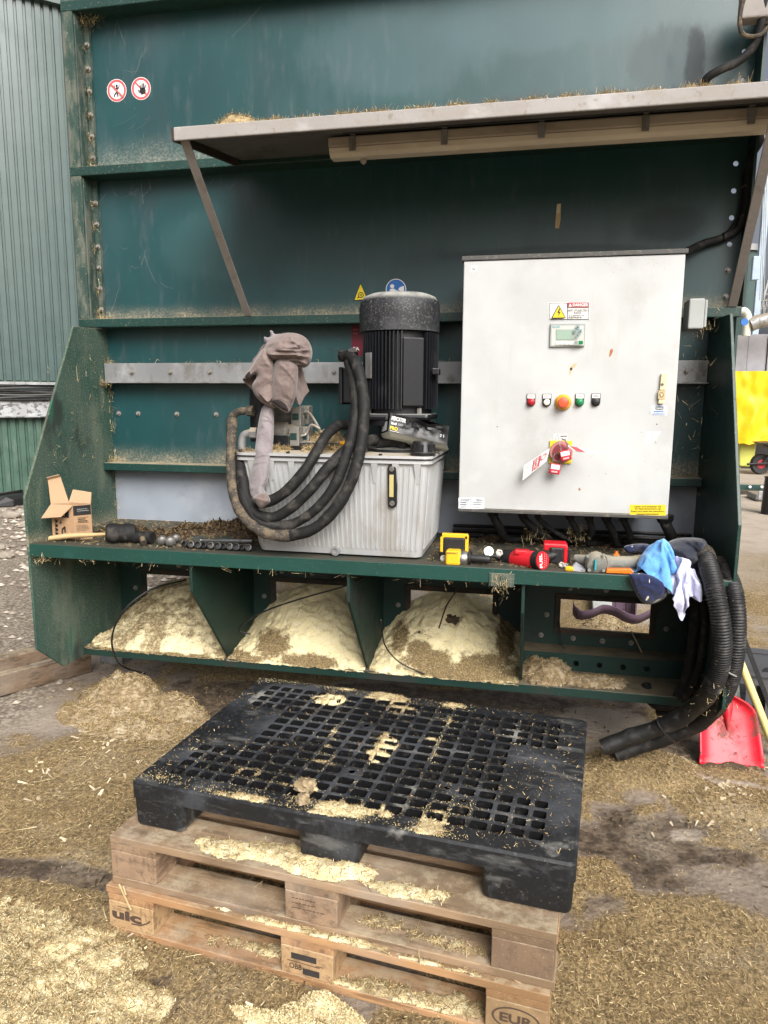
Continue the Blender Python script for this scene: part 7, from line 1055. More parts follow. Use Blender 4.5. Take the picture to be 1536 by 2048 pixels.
# ---------------------------------------------------------------- power tools on the right half of the shelf
def zbox(b, px0, py0, px1, py1, Y, dy, Mx=None, taper=0):
    p, q = at(px0, py1, Y), at(px1, py0, Y); b.box(p.x, q.x, Y, Y+dy, p.z, q.z)
yt = thing('impact_wrench', 'yellow and black cordless impact wrench lying with a long black socket', 'power tool', at(910, 1115, -.6))
b = MB(); zbox(b, 890, 1103, 921, 1131, -.645, .07); b.build('motor_housing', M['toolyellow'], yt, bevel=.010, segs=3)
b = MB(); c = at(920, 1117, -.61); b.lathe([(.030, 0), (.032, .008), (.030, .024), (.022, .036), (.016, .040)], c, (1, -.06, .0), 24); b.build('gear_case', M['steel'], yt, smooth=35)
b = MB(); c = at(938, 1116, -.613); b.lathe([(.027, 0), (.027, .009)], c, (1, -.06, 0), 24); b.lathe([(.0155, .009), (.0155, .075), (.014, .08)], c, (1, -.06, 0), 18); b.build('socket', M['tooldark'], yt, smooth=35)
b = MB(); zbox(b, 885, 1076, 931, 1108, -.599, .085); b.build('battery', M['tooldark'], yt, bevel=.008, segs=3)
b = MB()
for q in ((880, 1074, 888, 1104), (884, 1069, 936, 1077), (928, 1072, 937, 1104), (908, 1086, 927, 1089), (908, 1089, 911, 1108), (924, 1089, 927, 1108)): zbox(b, *q, -.594, .02)
b.build('battery_clip', M['toolyellow'], yt, bevel=.003)
b = MB(); zbox(b, 892, 1100, 912, 1110, -.60, .05); b.build('grip', M['tooldark'], yt, bevel=.006)
d = Decal(onY(-.6455)).text('DEWALT', 893, 1108, 916, 1104.5, 'black', .03); d.build('lettering', yt)
rd = thing('impact_driver', 'red and black cordless impact driver lying with its red end cap towards the viewer', 'power tool', at(1060, 1120, -.6))
cA, cB = at(1086, 1121, -.640), at(1003, 1117, -.50); ax = (cB-cA).normalized(); Ln = (cB-cA).length
b = MB(); b.lathe([(.030, .020), (.034, .028), (.035, Ln*.62), (.034, Ln*.66)], cA, ax, 28); b.build('motor_housing', M['toolred'], rd, smooth=35)
b = MB(); b.lathe([(.0365, .004), (.0365, .030), (.034, .034)], cA, ax, 28); b.lathe([(.036, Ln*.655), (.037, Ln*.9), (.030, Ln*1.0), (.018, Ln*1.05)], cA, ax, 28); b.build('rubber_boot', M['tooldark'], rd, smooth=35)
b = MB(); b.lathe([(.033, .0), (.034, .003)], cA, ax, 28); cap = b.build('end_cap', M['toolred'], rd)
n_ = -ax; U_ = Vector((n_.y*-1, n_.x, 0)).normalized(); W_ = n_.cross(U_); U_ = U_ if U_.x > 0 else -U_; W_ = W_ if W_.z > 0 else -W_
d = Decal(lambda u, v, l: cA+U_*u+W_*v+n_*(.0008+l*.0004)).text('FUEL', -.020, -.026, -.004, .026, 'white', .03, 90)
for k in range(7): d.circ(.004, -.024+.008*k, .0014, .0014, 'white', 8).circ(.013, -.020+.0065*k, .0012, .0012, 'white', 8)
d.build('lettering', cap)
b = MB(); p = at(1040, 1103, -.60); b.box(p.x-.02, p.x+.035, -.60, -.565, p.z-.012, p.z+.004); b.build('top_plate', M['toolred'], rd, bevel=.004)
b = MB(); b.tube([at(1085, 1117, -.55), at(1110, 1109, -.52), at(1128, 1104, -.50)], [.020, .018, .022], 14); b.build('grip', M['tooldark'], rd, smooth=True)
b = MB(); zbox(b, 1099, 1096, 1128, 1127, -.538, .085); b.build('battery_core', M['tooldark'], rd, bevel=.006)
b = MB(); 
for q in ((1087, 1089, 1134, 1097), (1126, 1092, 1136, 1130), (1087, 1092, 1098, 1101)): zbox(b, *q, -.53, .075)
b.build('battery', M['toolred'], rd, bevel=.005)
b = MB(); zbox(b, 1134, 1098, 1142, 1126, -.51, .05); b.build('battery_back', M['tooldark'], rd, bevel=.003)
gr = thing('angle_grinder', 'dusty grey green angle grinder lying with its head to the left', 'power tool', at(1200, 1125, -.6))
c = at(1192, 1126, -.62); b = MB(); b.lathe([(.020, -.026), (.036, -.022), (.040, -.005), (.038, .02), (.026, .032)], c, (-.15, .9, .25), 20)
b.build('gear_head', M['toolgrey'], gr, smooth=35)
b = MB(); b.tube([c+Vector((.02, .01, 0)), at(1222, 1125, -.585), at(1262, 1125, -.57), at(1300, 1122, -.55)], [.034, .025, .024, .028], 16); b.build('body', M['toolgrey'], gr, smooth=True)
b = MB(); p = at(1191, 1128, -.655); b.box(p.x-.003, p.x+.003, -.662, -.652, p.z-.020, p.z+.016); b.build('slot_insert', M['teal'], gr)
b = MB(); c2 = at(1168, 1117, -.58)
for k in range(12):
    a = PI*k/11; 
b.tube([at(1150, 1116, -.57), at(1172, 1120, -.59)], [.014, .020], 12); b.build('side_handle', M['toolgrey'], gr, smooth=True)
for k, (px, py) in enumerate(((1175, 1112), (1207, 1110), (1178, 1140), (1207, 1141))): b = MB(); b.lathe([(.006, 0), (.006, .012)], at(px, py, -.645), (0, -1, .2), 8); b.build('head_screw', M['toolgrey'], gr)
b = MB(); P = [at(1227, 1124, -.53), at(1228, 1108, -.53), at(1233, 1104, -.53), at(1246, 1124, -.53)]; b.prism(P, (.004, .035, 0)); o = b.build('plastic_wedge', M['orange'], bevel=.003); setp(o, 'upright orange plastic wedge behind the grey grinder', 'wedge')
b = MB(); P = [at(1212, 1146, -.655), at(1214, 1139, -.655), at(1262, 1139, -.655), at(1267, 1143, -.655), at(1267, 1148, -.655)]; b.prism(P, (.0, .03, 0)); o = b.build('plastic_trowel', M['orange'], bevel=.002); setp(o, 'flat orange plastic tool lying in front of the grinder body', 'tool')
b = MB(); P = [at(1140, 1141, -.64), at(1152, 1127, -.60), at(1172, 1140, -.63), at(1168, 1145, -.65)]; b.prism(P, (0, .02, .004)); o = b.build('grey_wedge', M['concretegrey'], bevel=.002); setp(o, 'small flat grey wedge in front of the grinder head', 'wedge')
b = MB(); c = at(1139, 1138, -.64); b.lathe([(.010, -.012), (.012, .0), (.008, .014)], c, (1, -.3, .1), 12); o = b.build('yellow_plug', M['toolyellow'], smooth=35); setp(o, 'little yellow plug on the shelf edge between the red driver and the grinder', 'plug')
for k, (px, py, r, m, tx) in enumerate(((977, 1103, .0185, 'white', 'small white round cap between the yellow wrench and the red driver'), (998, 1106, .014, 'steel', 'small steel nut right of the white cap'), (886, 1127, .012, 'galv', 'steel ring at the corner of the oil tank'), (1122, 1133, .011, 'bolt', 'grey nut lying below the red battery'), (1130, 1137, .009, 'bolt', 'smaller nut next to the yellow plug'), (955, 1127, .011, 'bolt', 'dull nut lying under the long black socket'))):
    c = at(px, py, -.6); c.z = max(c.z, SZ+r); b = MB(); b.lathe([(r, 0), (r, .008), (r*.6, .009), (r*.55, .003)], c, (.2, -.9, .3), 14 if k in (0, 2) else 6); o = b.build('loose_nut' if k else 'round_cap', M['bolt' if k else m], smooth=35); setp(o, tx, 'nut' if k else 'cap', 'small parts on the shelf')
b = MB(); b.tube(catmull([at(1000, 1116, -.55), at(985, 1112, -.55), at(965, 1112, -.56)], 4), [.008]*9, 10); o = b.build('extension_bar', M['tooldark'], smooth=True); setp(o, 'short dark extension bar between the two power tools', 'tool')

for k, (px, py, Y, r, tx) in enumerate(((625, 1226, -.105, .030, 'dark lump added for the shaded hollow in the second bay meal'), (903, 1242, -.115, .034, 'dark lump added for the shaded hollow in the third bay meal'), (845, 1272, -.19, .026, 'brown clod on the left flank of the third bay meal'), (350, 1222, -.12, .03, 'brown clod in the streaky meal of the first bay'))):  # the first two are dark lumps added for the shade of hollows
    b = MB(); b.ball(at(px, py, Y), r, 3, (1.15, .8, .75), .6, k*4+1); o = b.build('clod_and_hollow_shade', bpy.data.materials['dark_rotting_muck'], smooth=180); setp(o, tx, 'clod', 'clods in the meal')
# ---------------------------------------------------------------- corrugated hoses on the right
def corr(pts, r, frac, name, label, top):
    P = catmull(pts, 60); L = np.cumsum([0]+[(b_-a_).length for a_, b_ in zip(P, P[1:])]); T = L[-1]; n = int(T/.0022); out = []
    ks = np.linspace(0, T, n); xs = [np.interp(ks, L, [p[i] for p in P]) for i in range(3)]; PP = [Vector(v) for v in zip(*xs)]
    t = thing(name, label, 'hose', PP[0], 'thick black hoses at the right end')
    k = int(n*frac); rr = [r*(1+.075*math.sin(s/.0100*2*PI)) for s in ks[:k]]; b = MB(); b.tube(PP[:k], rr, 18); b.build('corrugated_section', M['corr'], t, smooth=180)
    m2 = PP[k-8::6]; b = MB(); b.tube(m2, [r*(1.02+.17*fbm(i*.13, frac*9+r*900, 2, 3)) for i in range(len(m2))], 16); b.build('taped_section', M['tape'], t, smooth=True)
    q_ = PP[k]; Pn = np.array([PP[max(0, k+int(RNG.normal(10, 26)))][:] for _ in range(220)])+RNG.normal(0, r*.62, (220, 3)); s_ = strands('hose_straw', Pn, RNG.gamma(3, .004, 220)+.004, .0016, M['straw'], .9); setp(s_, 'straw stuck where the tape starts on the ' + label.split(',')[0], 'straw', kind='stuff')
    b = MB(); b.lathe([(r*1.12, -.02), (r*1.15, .0), (r*1.12, .03)], PP[6], PP[10]-PP[6], 18); b.build('end_collar', M['rubber_dirty'], t, smooth=35)
    return PP
g0 = lambda x, y, z: atZ(x, y, z)
h1 = corr([at(1408, 1108, -.58), at(1418, 1135, -.66), at(1430, 1180, -.73), at(1441, 1240, -.76), at(1444, 1300, -.75), at(1434, 1352, -.70), at(1408, 1398, -.62), at(1365, 1433, -.54), at(1310, 1458, -.50), at(1255, 1476, -.49), at(1203, 1496, -.50)], .0315, .52, 'drain_hose', 'front thick black hose, corrugated above and taped below, curving to the floor', 0)
h2 = corr([at(1440, 1130, -.52), at(1456, 1152, -.60), at(1470, 1195, -.68), at(1474, 1250, -.70), at(1470, 1310, -.69), at(1458, 1365, -.64), at(1434, 1412, -.57), at(1392, 1450, -.49), at(1330, 1476, -.45), at(1270, 1495, -.44), at(1225, 1512, -.45)], .0305, .52, 'drain_hose', 'rear thick black hose, corrugated above and taped below, beside the red shovel', 0)
for f in (.40, .78):
    p, q = h1[int(len(h1)*f)], h2[int(len(h2)*f)]; b = MB(); n_ = (h1[int(len(h1)*f)+20]-p).normalized(); a_ = (q-p).normalized(); c_ = n_.cross(a_); R_ = (q-p).length/2+.039; m_ = (p+q)/2
    b.tube([m_+a_*(R_*math.cos(t))+c_*(.042*math.sin(t)) for t in np.linspace(0, 2*PI, 28, False)], .003, 6, closed=True); o = b.build('cable_tie', M['grey' if f < .5 else 'black'], smooth=True); setp(o, 'pale cable tie around the corrugated hoses' if f < .5 else 'dark cable tie around the taped hose ends', 'cable tie')
hose('rubber_cable', 'thick black cable looping low behind the hoses under the machine', 'cable', [at(1388, 1140, -.30), at(1392, 1220, -.34), at(1384, 1300, -.34), at(1372, 1360, -.33), at(1350, 1402, -.32), at(1322, 1412, -.31), at(1300, 1398, -.28), at(1292, 1370, -.22)], .021, 'rubber', .05)
hose('rubber_cable', 'second black cable beside the loop, hanging behind the front hose', 'cable', [at(1402, 1150, -.36), at(1410, 1250, -.38), at(1400, 1330, -.37), at(1375, 1385, -.34), at(1345, 1420, -.30), at(1315, 1424, -.26)], .017, 'rubber', .05)
hose('thin_cable', 'thin black cable bowing out of the first bay down to the floor', 'cable', [at(372, 1160, -.30), at(300, 1180, -.45), at(245, 1225, -.52), at(224, 1275, -.50), at(232, 1318, -.42), g0(250, 1335, .02), g0(290, 1347, .012)], .0042, 'blackplastic', 0)
hose('thin_cable', 'thin black cable crossing the second bay in front of the cream meal', 'cable', [at(752, 1142, -.60), at(690, 1172, -.52), at(620, 1192, -.46), at(540, 1218, -.42), at(492, 1243, -.38), at(478, 1262, -.36), at(500, 1268, -.33)], .0038, 'blackplastic', 0)
hose('thin_cable', 'short thin cable hanging over the meal in the third bay', 'cable', [at(925, 1150, -.5), at(912, 1182, -.45), at(893, 1212, -.42), at(878, 1256, -.35)], .0032, 'blackplastic', 0)
hose('thin_cable', 'thin cable curling on the divider of the third bay', 'cable', [at(762, 1240, -.5), at(770, 1290, -.4), at(800, 1325, -.36), at(850, 1348, -.35)], .003, 'blackplastic', 0)
hose('thin_cable', 'thin cable hanging down the wall of the fourth bay beside the opening', 'cable', [at(1118, 1240, -.03), at(1123, 1275, -.04), at(1134, 1305, -.06), at(1133, 1315, -.08)], .003, 'blackplastic', 0)
b = MB(); b.tube([at(1262, 1262, -.05), at(1284, 1305, -.10)], .0024, 6); o = b.build('long_straw', M['straw_pale']); setp(o, 'single long pale stalk below the fourth opening', 'straw')
# red shovel leaning at the right
sh = thing('shovel', 'bright red plastic shovel with its muddy blade standing on the floor', 'shovel', atZ(1460, 1533, 0))
Bl, Br = atZ(1395, 1528, .004), atZ(1526, 1537, .004); Tp = at(1449, 1392, -.17)
NX, NY = 22, 26; ex = (Br-Bl); axU = ex.normalized(); cen = (Bl+Br)/2; ey = Tp-cen; nrm = axU.cross(ey).normalized(); nrm = nrm if nrm.y < 0 else -nrm
# half width along the blade measured from the photo: straight sides, round shoulders
def half(t): return np.interp(t, [0, .45, .72, .82, .90, .96, 1], [.5, .475, .455, .40, .30, .16, .05])*ex.length
b = MB(); V = []
for j in range(NY+1):
    t = j/NY; row = []
    for i in range(NX+1):
        u = i/NX*2-1; wq = half(t); lift = .030*abs(u)**5*(1 if t > .1 else .6)+.022*max(0, (t-.55)/.45)**2
        c = cen+ey*t+axU*(u*wq+ex.length*.06*t*0)+nrm*lift; row.append(b.bm.verts.new(c))
    V.append(row)
for j in range(NY):
    for i in range(NX): b.face([V[j][i], V[j][i+1], V[j+1][i+1], V[j+1][i]])
o = b.build('blade', M['shovel'], sh, smooth=60); md = o.modifiers.new('thickness', 'SOLIDIFY'); md.thickness = .006
b = MB(); b.tube([cen+ey*.50+nrm*.008, cen+ey*.8+nrm*.026, cen+ey*1.02+nrm*.032, cen+ey*1.22+nrm*.034], [.004, .020, .024, .022], 12); b.build('socket', M['shovel'], sh, smooth=True)
b = MB(); b.tube([cen+ey*1.2+nrm*.034, cen+ey*2.2+nrm*.036+Vector((-.03, .04, 0)), cen+ey*3.6+nrm*.036+Vector((-.06, .05, .0))], .016, 10); b.build('shaft', M['blackplastic'], sh, smooth=True)
o, g = heap('shovel_mud', bpy.data.materials['dark_rotting_muck'], wb((1420,1533,0,.06,.02,.014), (1465,1537,0,.07,.025,.022), (1515,1540,0,.05,.02,.014)), 0, .006, crumb=.012, base=fl, seed=41); setp(o, 'dark mud along the bottom edge of the red shovel', 'mud', kind='stuff')
b = MB(); p = at(1474, 1306, -.10); q = Vector((1.335, -.185, .02)); b.tube([p, p.lerp(q, .5), q], .0165, 12); o = b.build('broom_handle', M['paleyellow'], smooth=True); setp(o, 'pale yellow tool shaft leaning beside the red shovel', 'tool shaft')
b = MB(); p, q = at(1480, 1255, -.05), Vector((1.40, -.08, .01)); X_ = Vector((.011, .004, 0)); Y_ = Vector((0, .004, 0)); b.hexa([p-X_-Y_, p+X_-Y_, p+X_+Y_, p-X_+Y_, q-X_-Y_, q+X_-Y_, q+X_+Y_, q-X_+Y_]); o = b.build('black_bar', M['blackplastic'], bevel=.002); setp(o, 'flat black bar leaning behind the pale yellow shaft', 'bar')
# grey crate behind the shovel
cr = thing('plastic_crate', 'dark grey plastic crate with slotted side behind the shovel', 'crate', (1.45, .18, 0))
o0 = Vector((1.22, .13, .0)); U_ = Vector((.50, -.06, 0)); D_ = Vector((.05, .34, 0)); Zc = Vector((0, 0, .24))
b = MB(); b.prism([o0, o0+U_, o0+U_+D_, o0+D_], (0, 0, .012))
b.holestrip(o0+Vector((0, 0, .012)), U_, Zc-Vector((0, 0, .012)), 6, 1, .62, .6, .008, (.1, 1, 0)); b.prism([o0+D_, o0+D_+U_, o0+D_+U_+Zc, o0+D_+Zc], (0, -.006, 0)); b.prism([o0, o0+D_, o0+D_+Zc, o0+Zc], (.006, 0, 0)); b.prism([o0+U_, o0+D_+U_, o0+D_+U_+Zc, o0+U_+Zc], (-.006, 0, 0))
b.build('shell', M['greycrate'], cr); b = MB()
for a_, c_ in ((o0, U_), (o0+D_, U_)): b.prism([a_+Zc-Vector((.01, .012, 0)), a_+c_+Zc-Vector((-.01, .012, 0)), a_+c_+Zc+Vector((.01, .012, 0)), a_+Zc+Vector((-.01, .012, 0))], (0, 0, .018))
b.build('rim', M['greycrate'], cr)
b = MB(); P = [atZ(1452, 1408, .02), atZ(1482, 1408, .02)]; z_ = Vector((-.02, .03, .17)); b.prism([P[0], P[1], P[1]+z_, P[0]+z_], (0, .01, .0)); o = b.build('pale_board', M['lightgrey'], bevel=.002); setp(o, 'pale grey board leaning behind the top of the red shovel', 'board')
b = MB(); c = atZ(1530, 1400, .1); b.lathe([(.05, -.05), (.115, -.05), (.12, -.03), (.12, .03), (.115, .05), (.05, .05)], (c.x+.06, c.y+.05, .115), (.8, -.5, .1), 28); o = b.build('small_tyre', M['tyre'], smooth=35); setp(o, 'black tyre lying at the right picture edge behind the yellow shaft', 'tyre')
# ---------------------------------------------------------------- pallets (built in their own frames, long side towards the viewer)
def pallet(name, label, loc, rz, ms):
    wx, wy, wb_ = ms; t = thing(name, label, 'pallet', loc, 'stacked wooden pallets', rz); ro = random.Random(name+label)
    def part(n, m, *bx): b = MB(); b.box(*bx); return b.build(n, M[m], t, bevel=.0025, local=True)
    for y0, w_ in ((0, .145), (.186, .10), (.3275, .145), (.514, .10), (.655, .145)): part('top_board', wx, -.002+ro.uniform(-.003, .003), 1.2+ro.uniform(-.003, .003), y0, y0+w_, .1225, .144)
    for x0 in (0, .5275, 1.055): part('stringer', wy, x0, x0+.145, .002, .798, .1003, .122)
    blocks = {}
    for i, x0 in enumerate((0, .5275, 1.055)):
        for j, y0 in enumerate((0, .35, .70)): blocks[i, j] = part('block', wb_, x0+.001, x0+.144, y0+.001, y0+.099, .0223, .100)
    for y0, w_ in ((0, .10), (.3275, .145), (.70, .10)): part('bottom_board', wx, ro.uniform(-.003, .003), 1.2+ro.uniform(-.004, .004), y0, y0+w_, 0, .022)
    return t, blocks
WB = Vector((-.812, -1.668, 0)); WA = -.102
t2, bl2 = pallet('wooden_pallet', 'lowest wooden pallet, warm brown with stamped blocks, standing on the floor', WB+Vector((-.008, -.012, 0)), WA, ('wood2_x', 'wood2_y', 'block2'))
t1, bl1 = pallet('wooden_pallet', 'greyer wooden pallet in the middle of the stack, under the black plastic one', WB+Vector((0, 0, .1445)), WA+.004, ('wood_x', 'wood_y', 'block'))
def brand(blk, t, x0, f): d = Decal(lambda u, v, l: Vector((x0+u, .0005-l*.0004, v))); f(d); o = d.b.build('burnt_mark', [M[m] for m in d.ms], t, local=True, fix=False); return o
M['burn'] = plain('burnt_brand', (.07, .045, .03), .9); M['char'] = plain('black_stencil', (.035, .03, .028), .9)
brand(bl2[0, 0], t2, 0, lambda d: (d.text('uic', .012, .048, .108, .078, 'burn', .05), d.line([(.075, .044), (.105, .046), (.128, .058), (.135, .066)], .004, 'burn'), d.line([(.03, .088), (.075, .088)], .002, 'burn')))
brand(bl2[1, 0], t2, .5275, lambda d: (d.rect(.03, .068, .10, .085, 'char'), d.rect(.062, .030, .108, .048, 'char'), d.text('OBB', .025, .040, .060, .056, 'burn', .02), d.line([(.02, .062), (.11, .060)], .002, 'burn'), d.line([(.10, .064), (.12, .064)], .002, 'burn')))
brand(bl2[2, 0], t2, 1.055, lambda d: (d.ring(.072, .060, .056, .030, .005, .004, 'burn', 36), d.text('EUR', .035, .048, .112, .072, 'burn', .03)))
brand(bl1[1, 0], t1, .5275, lambda d: (d.lines(.02, .05, .11, .09, 3, 'burn', .18),))
# black plastic pallet
PP0 = Vector((-.775, -1.612, .2892)); PA = -.096; pt = thing('plastic_pallet', 'black plastic pallet with a gridded deck lying on top of the wooden pallets', 'pallet', PP0, None, PA)
LX, LY, HT, SK = 1.205, .793, .136, .050
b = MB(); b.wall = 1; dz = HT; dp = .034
EDG = .055
def reg(x0, x1, y0, y1, nx, ny, hu, hv, sk=None): b.holestrip((x0, y0, dz), (x1-x0, 0, 0), (0, y1-y0, 0), nx, ny, hu, hv, dp, (0, 0, -1), skip=sk, rnd=.25)
xa, xb, xc, xd = .075, .212, .99, 1.128; ya, yb = .062, .736; yh = (yb-ya)
reg(xa, xb, ya, ya+yh*4/14, 3, 4, .74, .70); reg(xa, xb, yb-yh*4/14, yb, 3, 4, .74, .70); reg(xc, xd, ya, ya+yh*4/14, 3, 4, .74, .70); reg(xc, xd, yb-yh*4/14, yb, 3, 4, .74, .70)
pl_ = {(4, 1), (11, 3), (9, 12), (12, 2), (12, 11), (2, 5), (5, 9), (6, 3)}
reg(xb, xc, ya, yb, 14, 14, .79, .72, lambda i, j, c: (i, j) in pl_)
rc = .018
def fl4(x0, x1, y0, y1): b.poly([(x0, y0, dz), (x1, y0, dz), (x1, y1, dz), (x0, y1, dz)])
fl4(xa, xb, ya+yh*4/14, yb-yh*4/14); fl4(xc, xd, ya+yh*4/14, yb-yh*4/14)
def rounded(x0, x1, y0, y1, r): return [(cx+r*math.cos(R(a0+k*18)), cy+r*math.sin(R(a0+k*18))) for cx, cy, a0 in ((x1-r, y1-r, 0), (x0+r, y1-r, 90), (x0+r, y0+r, 180), (x1-r, y0+r, 270)) for k in range(6)]
ring = rounded(0, LX, 0, LY, rc); inn = [(xd, yb), (xa, yb), (xa, ya), (xd, ya)]; ins = rounded(.006, LX-.006, .006, LY-.006, rc-.004)
top = [b.bm.verts.new((x, y, dz)) for x, y in ins]; ch = [b.bm.verts.new((x, y, dz-.006)) for x, y in ring]; bot = [b.bm.verts.new((x, y, dz-SK)) for x, y in ring]; n = len(ring)
ib = [b.bm.verts.new((*( (min(max(x, .012), LX-.012), min(max(y, .012), LY-.012)) ), dz-SK)) for x, y in ring]; it = [b.bm.verts.new((v.co.x, v.co.y, dz-dp)) for v in ib]
for k in range(n):
    l = (k+1) % n
    for A_, B_ in ((top, ch), (ch, bot), (bot, ib), (ib, it)): b.face([A_[k], A_[l], B_[l], B_[k]])
iv = [b.bm.verts.new((x, y, dz)) for x, y in inn]
for q in range(4):
    ks = [q*6+k for k in range(6)]; b.face([iv[q]]+[top[k] for k in ks][::1])
    b.face([top[q*6+5], top[(q*6+6) % n], iv[(q+1) % 4], iv[q]])
b.build('deck', [M['navyplastic'], plain('pallet_hole_shade', (.005, .005, .006), .8, 0, .15)], pt, local=True, smooth=30)  # hole walls coloured darker than the deck: shade of the holes painted in
def foot(x0, x1, y0, y1):
    b = MB(); loft(b, [(.004, x0+.008, x1-.008, y0+.004, y1-.008, .014), (.010, x0+.004, x1-.004, y0+.0015, y1-.004, .017), (HT-SK-.001, x0, x1, y0, y1, .017)]); b.box(x0+.02, x1-.02, y0+.02, y1-.02, HT-SK, HT-dp-.002); return b.build('foot', M['navyplastic'], pt, local=True, smooth=35)
for x0, x1 in ((.003, .165), (.505, .672), (.985, LX-.003)):
    for y0, y1 in ((.0028, .16), (.32, .47), (.63, LY-.0028)): foot(x0, x1, y0, y1)
b = MB()
for (i, j) in pl_:
    x, y = xb+(xc-xb)*(i+.5)/14, ya+yh*(j+.5)/14; b.lathe([(.016, 0), (.016, .004), (.011, .004), (.011, -.004)], (x, y, dz), (0, 0, 1), 20)
b.build('grip_plug', M['navyplastic'], pt, local=True, smooth=30)
b = MB()
for k in (4, 8): b.box(xb+(xc-xb)*k/14-.004, xb+(xc-xb)*k/14+.004, .03, LY-.03, dz-.001, dz+.004)
b.build('deck_rib', M['navyplastic'], pt, local=True, bevel=.001)
PMi = (Matrix.Translation(PP0) @ Matrix.Rotation(PA, 4, 'Z')).inverted()
def hole_at(x, y):
    p = PMi @ Vector((x, y, 0)); u, v = p.x, p.y
    if not (.005 < u < LX-.005 and .005 < v < LY-.005): return True
    for x0, x1, y0, y1, nx, ny, hu, hv in ((xa, xb, ya, ya+yh*4/14, 3, 4, .74, .70), (xa, xb, yb-yh*4/14, yb, 3, 4, .74, .70), (xc, xd, ya, ya+yh*4/14, 3, 4, .74, .70), (xc, xd, yb-yh*4/14, yb, 3, 4, .74, .70), (xb, xc, ya, yb, 14, 14, .79, .72)):
        if x0 < u < x1 and y0 < v < y1:
            fu, fv = (u-x0)/(x1-x0)*nx, (v-y0)/(y1-y0)*ny
            if nx == 14 and (int(fu), int(fv)) in pl_: return False
            return abs(fu % 1-.5) < hu*.5 and abs(fv % 1-.5) < hv*.5
    return False
ZT = PP0.z+HT
# meal and straw spilled on the plastic deck
PB = [(500,1598,.10,.028,.010), (440,1588,.09,.02,.006), (680,1617,.10,.042,.014), (640,1628,.06,.03,.010), (720,1622,.05,.045,.010), (760,1500,.030,.085,.020), (768,1478,.022,.04,.018), (655,1402,.045,.03,.030), (630,1365,.10,.022,.010), (770,1398,.10,.05,.014), (800,1420,.06,.06,.010), (640,1520,.035,.03,.008), (668,1462,.014,.05,.008), (655,1495,.012,.05,.008), (490,1545,.11,.03,.007), (560,1570,.10,.02,.006), (610,1578,.025,.03,.035), (605,1600,.018,.02,.022),
      (870,1510,.012,.07,.007), (865,1480,.02,.03,.008), (905,1412,.06,.035,.009), (900,1445,.02,.05,.008), (868,1640,.035,.035,.010), (880,1620,.03,.05,.009), (855,1660,.04,.025,.012), (925,1620,.03,.03,.007), (860,1670,.04,.014,.008), (1065,1700,.0,.0,0), (320,1555,.06,.022,.006), (690,1380,.05,.02,.008), (840,1385,.04,.02,.008), (555,1362,.08,.015,.004)]
B = [(atZ(x, y, ZT).x, atZ(x, y, ZT).y, rx*1.4, ry*1.4, h*.7) for x, y, rx, ry, h in PB if rx]
o, g = heap('meal_on_pallet', M['meal_thin'], B, ZT+.0005, .0055, clip=lambda x, y, h: h > .019 or not hole_at(x, y), crumb=.008, edge=.6, seed=51, eps=.0012, smooth=True)
setp(o, 'pale yellow meal spilled over the deck of the black plastic pallet', 'meal', kind='stuff')
P = on_heap(g, 4200, ZT, None, .001); P2 = []
Mp = PMi.inverted()
while len(P2) < 2600:
    p = Mp @ Vector((RNG.uniform(.01, LX-.01), RNG.uniform(.01, LY-.01), HT+.0025))
    if not hole_at(p.x, p.y) and (fbm(p.x*3, p.y*3, 7, 3) > -.1 or RNG.random() < .25) : P2.append(p[:])
P = np.concatenate([P, np.array(P2)]); o = strands('straw_on_pallet', P, RNG.gamma(2.0, .0022, len(P))+.0018, RNG.uniform(.0008, .0018, len(P)), M['straw'], .35); setp(o, 'straw bits strewn over the black pallet deck', 'straw', kind='stuff')
P = []
for k in range(9000):
    c = RNG.choice(len(B)); p = (B[c][0]+RNG.normal(0, B[c][2]*.62), B[c][1]+RNG.normal(0, B[c][3]*.62))
    if not hole_at(*p): P.append((*p, ZT+.0022))
P = np.array(P); o = strands('meal_crumbs', P, RNG.uniform(.001, .003, len(P)), RNG.uniform(.0009, .0022, len(P)), strawmat('meal_grains', [(.42, .32, .13), (.66, .53, .25), (.76, .66, .38)]), .4); setp(o, 'crumbs of pale meal around the spills on the black pallet', 'meal', kind='stuff')
# brown clods on the deck
for k, (px, py, r) in enumerate(((612, 1583, .024), (606, 1606, .016))):
    c = atZ(px, py, ZT)+Vector((0, 0, r*.7)); b = MB(); b.ball(c, r, 3, (1.2, 1, .8), .5, k*3); o = b.build('dung_clod', bpy.data.materials['dusty_straw_mound'], smooth=True); setp(o, ('larger' if k == 0 else 'smaller')+' brown straw clod on the front of the black pallet deck', 'clod')
# meal on the wooden boards
WMi = (Matrix.Translation(WB) @ Matrix.Rotation(WA, 4, 'Z')).inverted()
def onboard(v0, v1): return lambda x, y, h: v0 < (WMi @ Vector((x, y, 0))).y < v1 and 0.01 < (WMi @ Vector((x, y, 0))).x < 1.19
def spill(z, L, v0, v1, label, seed, n=900):
    B = [(atZ(x, y, z).x, atZ(x, y, z).y, rx*1.3, ry*1.3, h*.85) for x, y, rx, ry, h in L]
    o, g = heap('spilled_meal', M['meal_thin'], B, z+.0005, .006, clip=onboard(v0, v1), crumb=.010, edge=.6, seed=seed, eps=.0012); setp(o, label, 'meal', kind='stuff')
    P = on_heap(g, n, z, None, .001); o = strands('straw_on_board', P, RNG.gamma(2.4, .0036, len(P))+.003, RNG.uniform(.001, .0022, len(P)), M['straw'], .4); setp(o, 'straw bits in the ' + label, 'straw', kind='stuff')
